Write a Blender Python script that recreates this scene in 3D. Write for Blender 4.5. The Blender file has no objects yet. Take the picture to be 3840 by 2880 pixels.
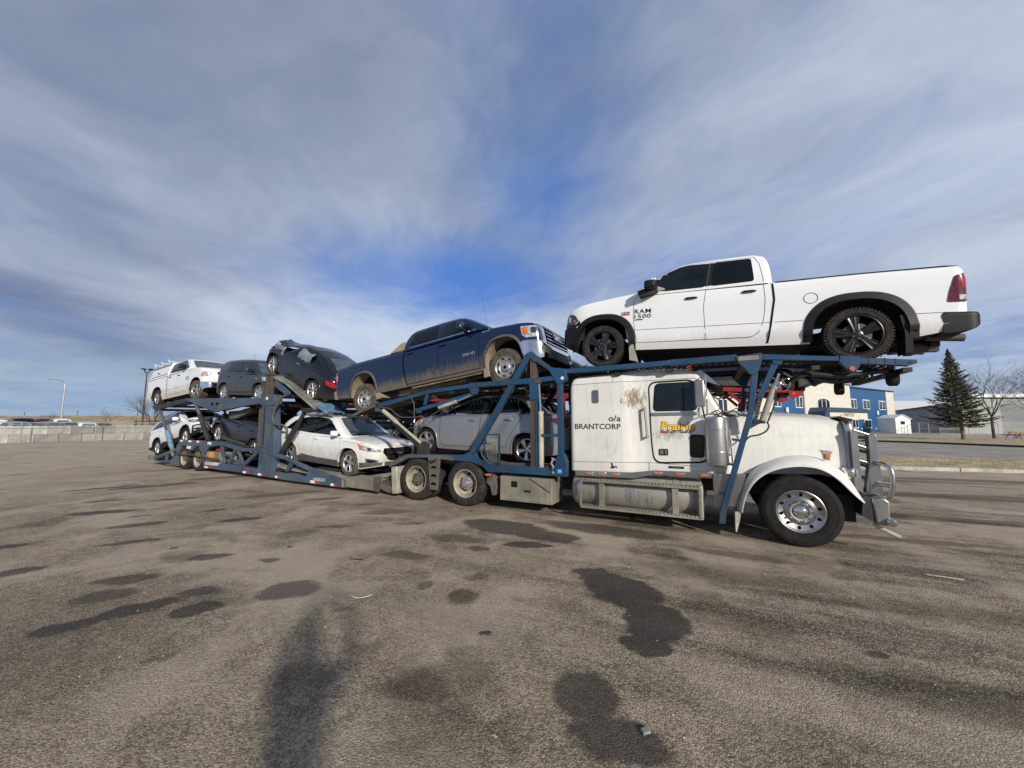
import bpy, bmesh, math, random
import numpy as np
from mathutils import Vector, Matrix
from mathutils.geometry import delaunay_2d_cdt
random.seed(7); rng = np.random.RandomState(3)
R = math.radians
scene = bpy.context.scene
C = scene.collection

# ---------------------------------------------------------------- camera, sky, sun, exposure
cam = bpy.data.cameras.new('camera'); cam.lens = 13.519; cam.sensor_width = 36; cam.clip_end = 3000; cam.clip_start = .05
cam_o = bpy.data.objects.new('camera', cam); C.objects.link(cam_o)
cam_o.location = (0, 0, 1.85); cam_o.rotation_euler = (R(90 + 5.74), 0, 0)
scene.camera = cam_o
SUN_EL, SUN_AZ = 21.5, 23.6            # the sun stands behind the camera to the right
Ldir = Vector((-math.sin(R(SUN_AZ)) * math.cos(R(SUN_EL)), math.cos(R(SUN_AZ)) * math.cos(R(SUN_EL)), -math.sin(R(SUN_EL))))
sun = bpy.data.lights.new('sun', 'SUN'); sun.energy = 4.4; sun.angle = R(2.5); sun.color = (1, .93, .82)
sun_o = bpy.data.objects.new('sun', sun); C.objects.link(sun_o); sun_o.location = (5, -12, 20)
sun_o.rotation_euler = Ldir.to_track_quat('-Z', 'Y').to_euler()
scene.view_settings.view_transform = 'Standard'; scene.view_settings.look = 'None'
scene.view_settings.exposure = 0.0; scene.view_settings.gamma = 1
scene.cycles.max_bounces = 6; scene.cycles.glossy_bounces = 4; scene.cycles.transparent_max_bounces = 8

w = bpy.data.worlds.new('World'); scene.world = w; w.use_nodes = True
class NT:
    def __init__(s, nt): s.nt = nt; s.n = nt.nodes; s.l = nt.links
    def new(s, t, **k):
        o = s.n.new(t)
        for a, b in k.items(): setattr(o, a, b)
        return o
    def put(s, sock, v):
        if v is None: return
        if isinstance(v, (int, float)): sock.default_value = v
        elif isinstance(v, (tuple, list)):
            sock.default_value = tuple(v) if len(v) == len(sock.default_value) else tuple(v) + (1,)
        else: s.l.new(v, sock)
    def math(s, op, a, b=None, c=None, clamp=False):
        o = s.new('ShaderNodeMath', operation=op, use_clamp=clamp); s.put(o.inputs[0], a); s.put(o.inputs[1], b)
        if c is not None: s.put(o.inputs[2], c)
        return o.outputs[0]
    def vmath(s, op, a, b=None):
        o = s.new('ShaderNodeVectorMath', operation=op); s.put(o.inputs[0], a)
        if b is not None: s.put(o.inputs[1], b)
        return o.outputs['Value'] if op in ('LENGTH', 'DOT_PRODUCT', 'DISTANCE') else o.outputs[0]
    def mix(s, f, a, b, mode='MIX'):
        o = s.new('ShaderNodeMix', data_type='RGBA', blend_type=mode); s.put(o.inputs[0], f); s.put(o.inputs[6], a); s.put(o.inputs[7], b)
        return o.outputs[2]
    def step(s, v, a, b, lo=0., hi=1.):
        o = s.new('ShaderNodeMapRange', interpolation_type='SMOOTHSTEP'); s.put(o.inputs[0], v)
        for i, q in enumerate((a, b, lo, hi)): s.put(o.inputs[i + 1], q)
        return o.outputs[0]
    def noise(s, vec, scale, detail=4, rough=.55, dist=0., out=0):
        o = s.new('ShaderNodeTexNoise'); s.put(o.inputs['Vector'], vec); s.put(o.inputs['Scale'], scale)
        s.put(o.inputs['Detail'], detail); s.put(o.inputs['Roughness'], rough); s.put(o.inputs['Distortion'], dist)
        return o.outputs[out]
    def mapping(s, vec, loc=(0, 0, 0), rot=(0, 0, 0), scale=(1, 1, 1), typ='POINT'):
        o = s.new('ShaderNodeMapping', vector_type=typ); s.put(o.inputs[0], vec)
        o.inputs['Location'].default_value = loc; o.inputs['Rotation'].default_value = rot; o.inputs['Scale'].default_value = scale
        return o.outputs[0]
    def comb(s, x, y, z):
        o = s.new('ShaderNodeCombineXYZ'); s.put(o.inputs[0], x); s.put(o.inputs[1], y); s.put(o.inputs[2], z); return o.outputs[0]
    def sep(s, v):
        o = s.new('ShaderNodeSeparateXYZ'); s.put(o.inputs[0], v); return o.outputs

t = NT(w.node_tree); t.n.clear()
out = t.new('ShaderNodeOutputWorld'); bg = t.new('ShaderNodeBackground'); t.l.new(bg.outputs[0], out.inputs[0])
sky = t.new('ShaderNodeTexSky', sky_type='NISHITA'); sky.sun_disc = False
sky.sun_elevation = R(SUN_EL); sky.sun_rotation = R(180 - SUN_AZ); sky.air_density = 1.0; sky.dust_density = .6; sky.ozone_density = 2.5
tc = t.new('ShaderNodeTexCoord').outputs['Generated']
dx, dy, dz = t.sep(tc)
den = t.math('ADD', t.math('MAXIMUM', dz, 0.0), .13)
px = t.math('DIVIDE', dx, den); py = t.math('DIVIDE', dy, den)
P = t.comb(px, py, 0.)
# long streaks of high cloud running away from the camera, slightly to the left
Pr = t.mapping(P, rot=(0, 0, R(-17)))
warp = t.vmath('SCALE', t.noise(P, .55, 4, .5, out=1)); warp.node.inputs['Scale'].default_value = 1.5
Pw = t.vmath('ADD', Pr, warp)
st = t.noise(t.mapping(Pw, scale=(.95, .50, 1)), 1.15, 7, .52, .25)
fine = t.noise(t.mapping(Pw, scale=(1.9, 1.25, 1)), 2.2, 9, .60, .5)
big = t.noise(t.mapping(Pw, loc=(3.1, 1.7, 0), scale=(.8, .55, 1)), 1.3, 5, .55, .4)
def blob(cx, cy, sx, sy, rot=0):
    m = t.mapping(P, loc=(cx, cy, 0), rot=(0, 0, rot), scale=(sx, sy, 1), typ='TEXTURE')
    return t.step(t.vmath('LENGTH', m), 1.0, 0.0)
# clear lane: low blue window, the thin dark-blue lane above it
clear = t.math('MAXIMUM', blob(-.42, 1.95, 1.15, .80, R(10)), t.math('MULTIPLY', blob(.08, 1.15, .42, .85, R(0)), .74))
clear = t.math('MAXIMUM', clear, t.math('MULTIPLY', blob(.1, .75, .33, .4), .6))
clear = t.math('MAXIMUM', clear, t.math('MULTIPLY', blob(.9, 1.9, .9, .55), .42))
wisp = t.noise(t.mapping(Pw, loc=(7.3, 2.2, 0), scale=(3.4, 2.0, 1)), 2.4, 8, .62, .6)
f = t.math('ADD', t.math('ADD', t.math('MULTIPLY', st, .62), t.math('MULTIPLY', fine, .40)), t.math('MULTIPLY', wisp, .16))
cov = t.math('SUBTRACT', t.math('MULTIPLY_ADD', t.math('SUBTRACT', f, .59), 1.7, .80), t.math('MULTIPLY', clear, .86))
cov = t.math('MULTIPLY_ADD', t.step(cov, -.22, 1.05), .90, .06)
az = t.math('DIVIDE', dx, t.math('MAXIMUM', dy, .15))
shade = t.math('ADD', t.math('MULTIPLY', big, .75), t.math('ADD', t.math('MULTIPLY', st, .38), t.math('MULTIPLY', wisp, .07)))
shade = t.math('ADD', shade, t.math('MULTIPLY', t.step(az, -1.1, 1.1), .22))
glow = t.math('MULTIPLY', blob(-1.15, 2.95, 2.0, 1.5), .60)      # sunlit bank low over the trailer
shade = t.math('ADD', shade, glow)
shade = t.math('SUBTRACT', shade, t.math('MULTIPLY', blob(-2.2, 2.6, 1.6, 1.2), .13))
shade = t.math('SUBTRACT', shade, t.math('MULTIPLY', t.step(dz, .30, .85), .10))
shade = t.step(shade, .32, 1.08)
ccol = t.mix(shade, (.135, .175, .290), (.64, .72, .84))
low = t.step(dz, .20, .0)
ccol = t.mix(t.math('MULTIPLY', low, .80), ccol, (.40, .53, .67))
skyc = t.mix(1.0, t.vmath('SCALE', sky.outputs[0]), (.62, .84, 1.12), 'MULTIPLY')
skyc.node.inputs[6].links[0].from_node.inputs['Scale'].default_value = .115
deep = t.mix(.80, skyc, t.mix(t.step(dz, .75, .35), (.085, .185, .44), (.055, .20, .66)))
col = t.mix(cov, deep, ccol)
# below the horizon the world is never seen: keep it dull
col = t.mix(t.step(dz, -.02, -.06), col, (.16, .15, .13))
t.l.new(col, bg.inputs[0]); bg.inputs[1].default_value = 1.0
bg.inputs[1].default_value = .98

# ---------------------------------------------------------------- materials
MATS = {}
def principled(name):
    m = bpy.data.materials.new(name); m.use_nodes = True
    n = NT(m.node_tree); b = n.n['Principled BSDF']; MATS[name] = m
    return m, n, b
def oc(n): return n.new('ShaderNodeTexCoord').outputs['Object']
def plain(name, col, rough=.5, metal=0., coat=0., bump=0., bscale=40., var=.0, vscale=3., emit=None, spec=None):
    m, n, b = principled(name); o = oc(n)
    c = col
    if var:
        c = n.mix(n.step(n.noise(o, vscale, 6, .65), .3, .7), tuple(q * (1 - var) for q in col), tuple(min(1, q * (1 + var)) for q in col))
    n.put(b.inputs['Base Color'], c if not isinstance(c, tuple) else tuple(c)); b.inputs['Roughness'].default_value = rough
    b.inputs['Metallic'].default_value = metal; b.inputs['Coat Weight'].default_value = coat; b.inputs['Coat Roughness'].default_value = .05
    if spec is not None: b.inputs['Specular IOR Level'].default_value = spec
    if bump:
        bp = n.new('ShaderNodeBump'); bp.inputs['Strength'].default_value = bump; bp.inputs['Distance'].default_value = .01
        n.l.new(n.noise(o, bscale, 5, .6), bp.inputs['Height']); n.l.new(bp.outputs[0], b.inputs['Normal'])
    if emit: b.inputs['Emission Color'].default_value = tuple(emit[:3]) + (1,); b.inputs['Emission Strength'].default_value = emit[3]
    return m
def paint(name, col, dirt=(.30, .25, .18), amt=.5, z0=.3, z1=1.0, metal=0., rough=.3, coat=.6, film=.12, streak=6., flake=0.):
    """car paint with road film: dirt thickens towards the sill, broken by noise and drips"""
    m, n, b = principled(name); o = oc(n)
    x, y, z = n.sep(o)
    zn = n.step(z, z1, z0)
    drip = n.noise(n.mapping(o, scale=(streak, streak, .9)), 3., 6, .65)
    spot = n.noise(o, 55., 3, .6)
    cloud = n.noise(o, 2.2, 5, .6)
    a = n.math('ADD', n.math('MULTIPLY', zn, 1.1), n.math('MULTIPLY', n.math('SUBTRACT', drip, .5), 1.3))
    a = n.math('ADD', a, n.math('MULTIPLY', n.math('SUBTRACT', cloud, .5), .7))
    mask = n.math('MULTIPLY', n.step(a, .15, 1.0), amt)
    mask = n.math('MAXIMUM', mask, n.math('MULTIPLY', n.step(spot, .58, .75), n.math('MULTIPLY', zn, amt * .8)))
    mask = n.math('ADD', mask, n.math('MULTIPLY', n.step(cloud, .3, .8), film), clamp=True)
    base = col
    if flake: base = n.mix(n.step(n.noise(o, 400., 2), .4, .7), tuple(q * (1 - flake) for q in col), tuple(q * (1 + flake) for q in col))
    n.put(b.inputs['Base Color'], n.mix(mask, base, dirt))
    n.put(b.inputs['Roughness'], n.math('ADD', n.math('MULTIPLY', mask, .5), rough, clamp=True))
    n.put(b.inputs['Metallic'], n.math('MULTIPLY', n.math('SUBTRACT', 1., mask), metal))
    n.put(b.inputs['Coat Weight'], n.math('MULTIPLY', n.math('SUBTRACT', 1., mask), coat)); b.inputs['Coat Roughness'].default_value = .04
    return m
def worn(name, col, under=(.09, .075, .06), amt=.5, rough=.45, scale=3., streak=1., bump=.15, metal=0.):
    """painted steel: chips, rust bleeding, road grime"""
    m, n, b = principled(name); o = oc(n)
    a = n.noise(n.mapping(o, scale=(1, 1, streak)), scale, 9, .68)
    g = n.noise(o, scale * 9, 6, .7)
    msk = n.math('MULTIPLY', n.step(n.math('ADD', n.math('MULTIPLY', a, .75), n.math('MULTIPLY', g, .35)), .5, .72), amt)
    v = n.noise(o, scale * .35, 3)
    c = n.mix(n.step(v, .3, .7), tuple(q * .72 for q in col), tuple(min(1, q * 1.25) for q in col))
    n.put(b.inputs['Base Color'], n.mix(msk, c, under)); b.inputs['Metallic'].default_value = metal
    n.put(b.inputs['Roughness'], n.math('ADD', n.math('MULTIPLY', msk, .35), rough, clamp=True))
    bp = n.new('ShaderNodeBump'); bp.inputs['Strength'].default_value = bump; bp.inputs['Distance'].default_value = .01
    n.l.new(g, bp.inputs['Height']); n.l.new(bp.outputs[0], b.inputs['Normal'])
    return m
paint('white_clean', (.80, .81, .81), amt=.22, z0=.25, z1=.8, film=.05)
paint('white_dusty', (.78, .79, .78), amt=.45, z0=.3, z1=1.1, film=.08)
paint('gmc_blue', (.0015, .0125, .048), dirt=(.20, .165, .115), amt=.68, z0=.36, z1=1.02, metal=.1, rough=.2, film=.01, streak=9.)
paint('silver', (.27, .285, .32), dirt=(.26, .25, .23), amt=.45, z0=.1, z1=.9, metal=.55, rough=.32, film=.16)
paint('dark_grey', (.028, .031, .037), dirt=(.085, .078, .068), amt=.4, z0=.2, z1=1.0, metal=.3, rough=.28, coat=.6, film=.08)
paint('black_paint', (.004, .0045, .006), dirt=(.055, .05, .045), amt=.28, z0=.2, z1=.8, rough=.2, coat=.5, film=.02)
paint('navy_paint', (.008, .012, .03), dirt=(.08, .07, .06), amt=.3, z0=.2, z1=1.0, rough=.3, film=.05)
paint('car_red', (.09, .006, .010), amt=.2)
paint('car_blue_grey', (.10, .13, .17), amt=.2, metal=.4)
def cab_white():
    m, n, b = principled('cab_white'); o = oc(n); x, y, z = n.sep(o)
    cloud = n.noise(o, 1.6, 6, .6); drip = n.noise(n.mapping(o, scale=(9, 9, .7)), 2., 6, .65); fine = n.noise(o, 60, 4, .7)
    film = n.math('ADD', n.math('MULTIPLY', n.step(drip, .42, .75), .26), n.math('MULTIPLY', n.step(cloud, .4, .72), .2))
    low = n.math('MULTIPLY', n.step(n.math('ADD', z, n.math('MULTIPLY', drip, .4)), 1.45, .95), .3)
    film = n.math('ADD', film, low, clamp=True)
    c = n.mix(film, (.73, .72, .68), (.36, .33, .27))
    # exhaust rust bloom behind the door, oily smear below the lettering
    def sm(cx, cz, rx, rz, k, thr=.5):
        v = n.comb(n.math('DIVIDE', n.math('SUBTRACT', x, cx), rx), n.math('DIVIDE', n.math('SUBTRACT', z, cz), rz), 0.)
        q = n.noise(n.mapping(o, scale=(7, 7, 2.4)), 2.6, 9, .75); q2 = n.noise(n.mapping(o, scale=(30, 30, 5)), 2., 6, .7)
        d = n.math('SUBTRACT', 1.0, n.vmath('LENGTH', v)); q = n.math('ADD', n.math('MULTIPLY', n.math('SUBTRACT', q, .5), 2.6), n.math('MULTIPLY', n.math('SUBTRACT', q2, .5), 1.2))
        return n.math('MULTIPLY', n.math('MULTIPLY', n.step(n.math('ADD', d, q), thr, thr + .55), n.step(d, 0., .35)), k)
    rust = n.math('MAXIMUM', sm(-2.52, 2.30, .42, .40, .9, .35), sm(-2.42, 2.0, .22, .5, .5, .5))
    c = n.mix(rust, c, (.20, .13, .06))
    c = n.mix(sm(-1.95, 1.64, .6, .20, .6, .45), c, (.16, .13, .10))
    c = n.mix(sm(-2.95, 1.38, .6, .35, .35, .6), c, (.28, .26, .22))
    c = n.mix(n.step(fine, .66, .78, 0., .35), c, (.2, .18, .14))
    n.put(b.inputs['Base Color'], c); b.inputs['Roughness'].default_value = .42; b.inputs['Coat Weight'].default_value = .25
cab_white()
def tank_metal():
    m, n, b = principled('dirty_aluminium'); o = oc(n)
    a = n.noise(n.mapping(o, scale=(8, 3, .6)), 2.2, 8, .7); g = n.noise(o, 24, 7, .75)
    msk = n.step(n.math('ADD', n.math('MULTIPLY', a, .6), n.math('MULTIPLY', g, .4)), .36, .62)
    n.put(b.inputs['Base Color'], n.mix(msk, (.42, .42, .40), (.27, .24, .19)))
    n.put(b.inputs['Metallic'], n.math('SUBTRACT', .9, n.math('MULTIPLY', msk, .8)))
    n.put(b.inputs['Roughness'], n.math('ADD', n.math('MULTIPLY', msk, .3), .33))
    bp = n.new('ShaderNodeBump'); bp.inputs['Strength'].default_value = .1; bp.inputs['Distance'].default_value = .01
    n.l.new(g, bp.inputs['Height']); n.l.new(bp.outputs[0], b.inputs['Normal'])
tank_metal()
worn('polished_aluminium', (.47, .47, .46), (.22, .20, .17), .5, .30, 2.5, .5, .04, metal=.95)
worn('chrome', (.78, .78, .78), (.35, .32, .28), .22, .08, 2., 1, .02, metal=1.)
worn('rig_blue', (.009, .055, .125), (.050, .045, .038), .75, .42, 2.4, 1., .12)
worn('trailer_blue', (.046, .078, .128), (.12, .115, .105), .85, .5, 2.2, 1., .15)
worn('grimy_frame', (.085, .078, .065), (.15, .13, .10), .7, .65, 3., 1., .3)
worn('dark_steel', (.022, .022, .023), (.06, .052, .04), .6, .55, 4., 1., .3)
worn('rusty_mast', (.075, .056, .040), (.045, .043, .04), .6, .65, 6., .4, .3)
worn('light_blue_tread', (.13, .27, .40), (.10, .10, .09), .6, .5, 6.)
worn('grey_tread', (.32, .31, .27), (.16, .145, .12), .7, .5, 5., metal=.3)
worn('carrier_red', (.33, .018, .022), (.10, .04, .03), .5, .45, 3.)
worn('cream_wheel', (.33, .29, .22), (.15, .13, .10), .85, .55, 5.)
worn('cylinder_white', (.40, .37, .29), (.20, .17, .12), .7, .4, 8.)
worn('toolbox_dirt', (.27, .25, .20), (.13, .115, .09), .7, .55, 4., .6, .1, metal=.25)
worn('mud', (.30, .245, .165), (.17, .135, .09), .6, .9, 9., 1., .9)
worn('mud_flap', (.42, .40, .35), (.25, .22, .17), .6, .8, 6., 1., .1)
worn('concrete', (.38, .37, .32), (.20, .19, .17), .9, .85, 1.8, 1., .25)
worn('concrete_pale', (.52, .51, .44), (.30, .29, .26), .7, .85, 1.6, .6, .25)
worn('concrete_dark', (.21, .21, .19), (.37, .36, .32), .6, .85, 1.7, .6, .25)
plain('rubber', (.017, .0165, .016), .8, spec=.2, bump=.25, bscale=60, var=.35, vscale=9)
plain('rubber_dusty', (.032, .029, .026), .88, spec=.2, bump=.35, bscale=50, var=.5, vscale=12)
plain('rubber_mud', (.085, .070, .050), .9, bump=.5, bscale=45, var=.6, vscale=10)
plain('rim_black', (.012, .012, .013), .28, coat=.3, var=.3)
plain('rim_alloy', (.60, .60, .60), .28, .85, var=.15, vscale=12)
worn('strut_metal', (.16, .155, .14), (.09, .08, .065), .6, .4, 5., 1., .1, metal=.5)
plain('rim_steel', (.46, .45, .43), .42, .75, var=.2, vscale=14)
plain('brake', (.10, .085, .07), .6, .6)
plain('black_plastic', (.009, .009, .010), .5, bump=.05, bscale=200, spec=.28)
plain('grey_plastic', (.075, .074, .070), .65, var=.3, vscale=8)
plain('dark_void', (.006, .006, .006), .95, spec=.05)
plain('underbody', (.018, .017, .015), .9, bump=.5, bscale=12, var=.6, vscale=5)
plain('glass_tint', (.003, .0035, .004), .03, spec=.5)
plain('glass_clear', (.006, .009, .010), .03, spec=.5, var=.6, vscale=3)
plain('glass_dusty', (.07, .085, .095), .16, spec=.6, coat=.3, var=.45, vscale=5)
plain('light_clear', (.55, .57, .58), .10, .45, coat=1., var=.5, vscale=22)
plain('lamp_dark', (.05, .05, .055), .12, .3, coat=1., var=.5, vscale=25)
plain('light_red', (.36, .006, .012), .12, coat=1.)
plain('light_dark_red', (.11, .005, .012), .12, coat=1., var=.4, vscale=14)
plain('light_amber', (.62, .13, .025), .2, coat=.6, var=.25, vscale=40)
plain('seam_grey', (.10, .10, .10), .8)
plain('ink', (.012, .012, .013), .5)
plain('white_paint', (.75, .75, .73), .5, var=.1)
plain('tape_red', (.45, .03, .04), .4, var=.3, vscale=12)
plain('sticker_blue', (.03, .25, .6), .4)
plain('badge_orange', (.72, .30, .02), .35, var=.15)
plain('badge_yellow', (.85, .52, .03), .4, var=.15)
plain('badge_red', (.38, .05, .04), .5, var=.3)
plain('hose', (.018, .018, .018), .55); plain('hose_grey', (.085, .083, .075), .6)
plain('yellow_strap', (.6, .55, .08), .7)
plain('torn_plastic', (.20, .21, .22), .25, coat=.4, var=.6, vscale=9)
plain('interior_pale', (.30, .38, .36), .7)

# ---------------------------------------------------------------- mesh helpers
def tag(o, label=None, cat=None, group=None, kind=None):
    if label: o['label'] = label
    if cat: o['category'] = cat
    if group: o['group'] = group
    if kind: o['kind'] = kind
    return o
def empty(name, loc=(0, 0, 0), rot=(0, 0, 0), label=None, cat=None, group=None, parent=None):
    o = bpy.data.objects.new(name, None); C.objects.link(o); o.location = loc; o.rotation_euler = rot; o.empty_display_size = .2
    if parent: o.parent = parent
    return tag(o, label, cat, group)
def link(name, me, parent=None):
    o = bpy.data.objects.new(name, me); C.objects.link(o)
    if parent: o.parent = parent
    return o
class MB:
    def __init__(s): s.v = []; s.f = []; s.m = []
    def add(s, vs, fs, mi=0):
        k = len(s.v); s.v += [tuple(map(float, q)) for q in vs]; s.f += [tuple(i + k for i in q) for q in fs]; s.m += [mi] * len(fs); return s
    def box(s, c, d, rot=None, mi=0):
        vs = [Vector((x * d[0] / 2, y * d[1] / 2, z * d[2] / 2)) for x in (-1, 1) for y in (-1, 1) for z in (-1, 1)]
        if rot is not None: vs = [rot @ q for q in vs]
        c = Vector(c); return s.add([q + c for q in vs], [(0, 1, 3, 2), (4, 6, 7, 5), (0, 4, 5, 1), (2, 3, 7, 6), (0, 2, 6, 4), (1, 5, 7, 3)], mi)
    def bb(s, x0, x1, y0, y1, z0, z1, mi=0):
        return s.box(((x0 + x1) / 2, (y0 + y1) / 2, (z0 + z1) / 2), (abs(x1 - x0), abs(y1 - y0), abs(z1 - z0)), mi=mi)
    def prism(s, poly, y0, y1, mi=0):
        """polygon in (x, z) pulled from y0 to y1"""
        n = len(poly); vs = [(a, y0, b) for a, b in poly] + [(a, y1, b) for a, b in poly]
        fs = [tuple(range(n)), tuple(range(2 * n - 1, n - 1, -1))] + [(i, (i + 1) % n, n + (i + 1) % n, n + i) for i in range(n)]
        return s.add(vs, fs, mi)
    def bar(s, a, b, wy, h, y0, mi=0):
        """straight flat bar in the (x, z) plane from a to b, depth h in plane, y from y0 to y0+wy"""
        a = Vector((a[0], a[1])); b = Vector((b[0], b[1])); d = (b - a).normalized(); q = Vector((-d.y, d.x)) * h / 2
        return s.prism([tuple(a - q), tuple(b - q), tuple(b + q), tuple(a + q)], y0, y0 + wy, mi)
    def cyl(s, a, b, r, r2=None, n=16, mi=0, cap=True):
        return s.tube([a, b], [r, r if r2 is None else r2], n, mi, cap)
    def tube(s, pts, r, n=8, mi=0, cap=True):
        pts = [Vector(p) for p in pts]; k = len(pts)
        if not isinstance(r, (list, tuple)): r = [r] * k
        vs = []; ref = None
        for i, p in enumerate(pts):
            d = (pts[min(i + 1, k - 1)] - pts[max(i - 1, 0)])
            if d.length < 1e-9: d = Vector((0, 0, 1))
            d.normalize()
            if ref is None: ref = Vector((0, 0, 1)) if abs(d.z) < .9 else Vector((1, 0, 0))
            u = ref - d * ref.dot(d)
            if u.length < 1e-6: u = d.orthogonal()
            u.normalize(); ref = u; v = d.cross(u)
            vs += [p + (u * math.cos(2 * math.pi * j / n) + v * math.sin(2 * math.pi * j / n)) * r[i] for j in range(n)]
        fs = [(i * n + j, i * n + (j + 1) % n, (i + 1) * n + (j + 1) % n, (i + 1) * n + j) for i in range(k - 1) for j in range(n)]
        if cap: fs += [tuple(range(n - 1, -1, -1)), tuple((k - 1) * n + j for j in range(n))]
        return s.add(vs, fs, mi)
    def hose(s, pts, r, n=8):
        pts = [Vector(p) for p in pts]; o = []; k = len(pts)
        for i in range(k - 1):
            a, b, c, d = pts[max(i - 1, 0)], pts[i], pts[i + 1], pts[min(i + 2, k - 1)]
            for j in range(5):
                t_ = j / 5; o.append(.5 * ((2 * b) + (c - a) * t_ + (2 * a - 5 * b + 4 * c - d) * t_ * t_ + (3 * b - a - 3 * c + d) * t_ ** 3))
        return s.tube(o + [pts[-1]], r, n)
    def lathe(s, prof, n=40, c=(0, 0, 0), mi=0, a0=0., a1=2 * math.pi):
        """profile of (radius, y) spun about the Y axis through c"""
        full = abs(a1 - a0 - 2 * math.pi) < 1e-6; m = n if full else n + 1; vs = []
        for i in range(m):
            a = a0 + (a1 - a0) * i / n
            vs += [(c[0] + r * math.cos(a), c[1] + y, c[2] + r * math.sin(a)) for r, y in prof]
        k = len(prof)
        fs = [(i * k + j, i * k + j + 1, ((i + 1) % m) * k + j + 1, ((i + 1) % m) * k + j) for i in range(n) for j in range(k - 1)]
        return s.add(vs, fs, mi)
    def grid(s, f, nu, nv, mi=0, flip=False):
        vs = [f(i / nu, j / nv) for i in range(nu + 1) for j in range(nv + 1)]
        fs = [(i * (nv + 1) + j, i * (nv + 1) + j + 1, (i + 1) * (nv + 1) + j + 1, (i + 1) * (nv + 1) + j) for i in range(nu) for j in range(nv)]
        return s.add(vs, fs, mi)
    def build(s, name, mat, parent=None, smooth=35, bevel=0, recalc=True, weld=False):
        me = bpy.data.meshes.new(name); me.from_pydata(s.v, [], s.f)
        mats = mat if isinstance(mat, (list, tuple)) else [mat]
        for q in mats: me.materials.append(MATS[q])
        me.polygons.foreach_set('material_index', [min(i, len(mats) - 1) for i in s.m])
        if recalc or weld:
            b = bmesh.new(); b.from_mesh(me)
            if weld: bmesh.ops.remove_doubles(b, verts=b.verts, dist=1e-5)
            if recalc: bmesh.ops.recalc_face_normals(b, faces=b.faces)
            b.to_mesh(me); b.free()
        if smooth:
            me.polygons.foreach_set('use_smooth', [True] * len(me.polygons)); me.set_sharp_from_angle(angle=R(smooth))
        me.update(); o = link(name, me, parent)
        if bevel:
            q = o.modifiers.new('bevel', 'BEVEL'); q.width = bevel; q.segments = 2; q.limit_method = 'ANGLE'; q.angle_limit = R(40)
        return o
def Rz(a): return Matrix.Rotation(a, 3, 'Z')
def Ry(a): return Matrix.Rotation(a, 3, 'Y')
def in_poly(x, y, poly):
    c = False; n = len(poly); j = n - 1
    for i in range(n):
        xi, yi = poly[i]; xj, yj = poly[j]
        if (yi > y) != (yj > y) and x < (xj - xi) * (y - yi) / (yj - yi) + xi: c = not c
        j = i
    return c
def densify(poly, step, closed=True):
    o = []; n = len(poly)
    for i in range(n if closed else n - 1):
        a = poly[i]; b = poly[(i + 1) % n]; L = math.hypot(b[0] - a[0], b[1] - a[1]); k = max(1, int(L / step))
        o += [(a[0] + (b[0] - a[0]) * q / k, a[1] + (b[1] - a[1]) * q / k) for q in range(k)]
    if not closed: o.append(poly[-1])
    return o
def rounded(poly, r, k=4):
    """polygon with its corners rounded"""
    o = []; n = len(poly)
    for i in range(n):
        p = Vector(poly[i]); a = Vector(poly[i - 1]) - p; b = Vector(poly[(i + 1) % n]) - p
        q = min(r, a.length * .45, b.length * .45); A = p + a.normalized() * q; B = p + b.normalized() * q
        for j in range(k + 1):
            s = j / k; o.append(tuple(A * (1 - s) ** 2 + p * 2 * s * (1 - s) + B * s * s))
    return o
def patch(mb, poly, f, step=.05, thick=.006, mi=0, walls=True):
    """flat outline (a, b) laid on the surface f(a, b, offset) as a shell of the given thickness"""
    pts = densify(poly, step); n = len(pts)
    xs = [p[0] for p in pts]; ys = [p[1] for p in pts]
    grid = []
    x = min(xs) + step * .5
    while x < max(xs):
        y = min(ys) + step * .5
        while y < max(ys):
            if in_poly(x, y, pts): grid.append((x, y))
            y += step
        x += step
    vc = [Vector(p) for p in pts + grid]
    r = delaunay_2d_cdt(vc, [], [list(range(n))], 1, 1e-5)
    vo, fo = r[0], r[2]
    mb.add([f(v[0], v[1], thick) for v in vo], [tuple(q) for q in fo], mi)
    if walls and thick:
        top = [f(p[0], p[1], thick) for p in pts]; bot = [f(p[0], p[1], -.004) for p in pts]
        mb.add(top + bot, [(i, (i + 1) % n, n + (i + 1) % n, n + i) for i in range(n)], mi)
    return mb
def line(mb, pts, f, wd=.008, off=.002, step=.04, mi=0):
    """thin strip following a polyline on the surface"""
    p = densify(pts, step, False); vs = []
    for i, q in enumerate(p):
        a = p[max(i - 1, 0)]; b = p[min(i + 1, len(p) - 1)]; dx_, dy_ = b[0] - a[0], b[1] - a[1]; L = math.hypot(dx_, dy_) or 1
        nx, ny = -dy_ / L * wd / 2, dx_ / L * wd / 2
        vs += [f(q[0] - nx, q[1] - ny, off), f(q[0] + nx, q[1] + ny, off)]
    return mb.add(vs, [(2 * i, 2 * i + 1, 2 * i + 3, 2 * i + 2) for i in range(len(p) - 1)], mi)
def text_mesh(s, size, bold=0., shear=0., space=1., extrude=0.):
    cu = bpy.data.curves.new('lettering', 'FONT'); cu.body = s; cu.size = size; cu.offset = bold; cu.shear = shear
    cu.space_character = space; cu.extrude = extrude; cu.resolution_u = 3; cu.align_x = 'LEFT'
    o = bpy.data.objects.new('lettering', cu); C.objects.link(o)
    me = bpy.data.meshes.new_from_object(o.evaluated_get(bpy.context.evaluated_depsgraph_get()))
    vs = [tuple(v.co) for v in me.vertices]; fs = [tuple(p.vertices) for p in me.polygons]
    bpy.data.objects.remove(o); bpy.data.curves.remove(cu); bpy.data.meshes.remove(me)
    return vs, fs
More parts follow.
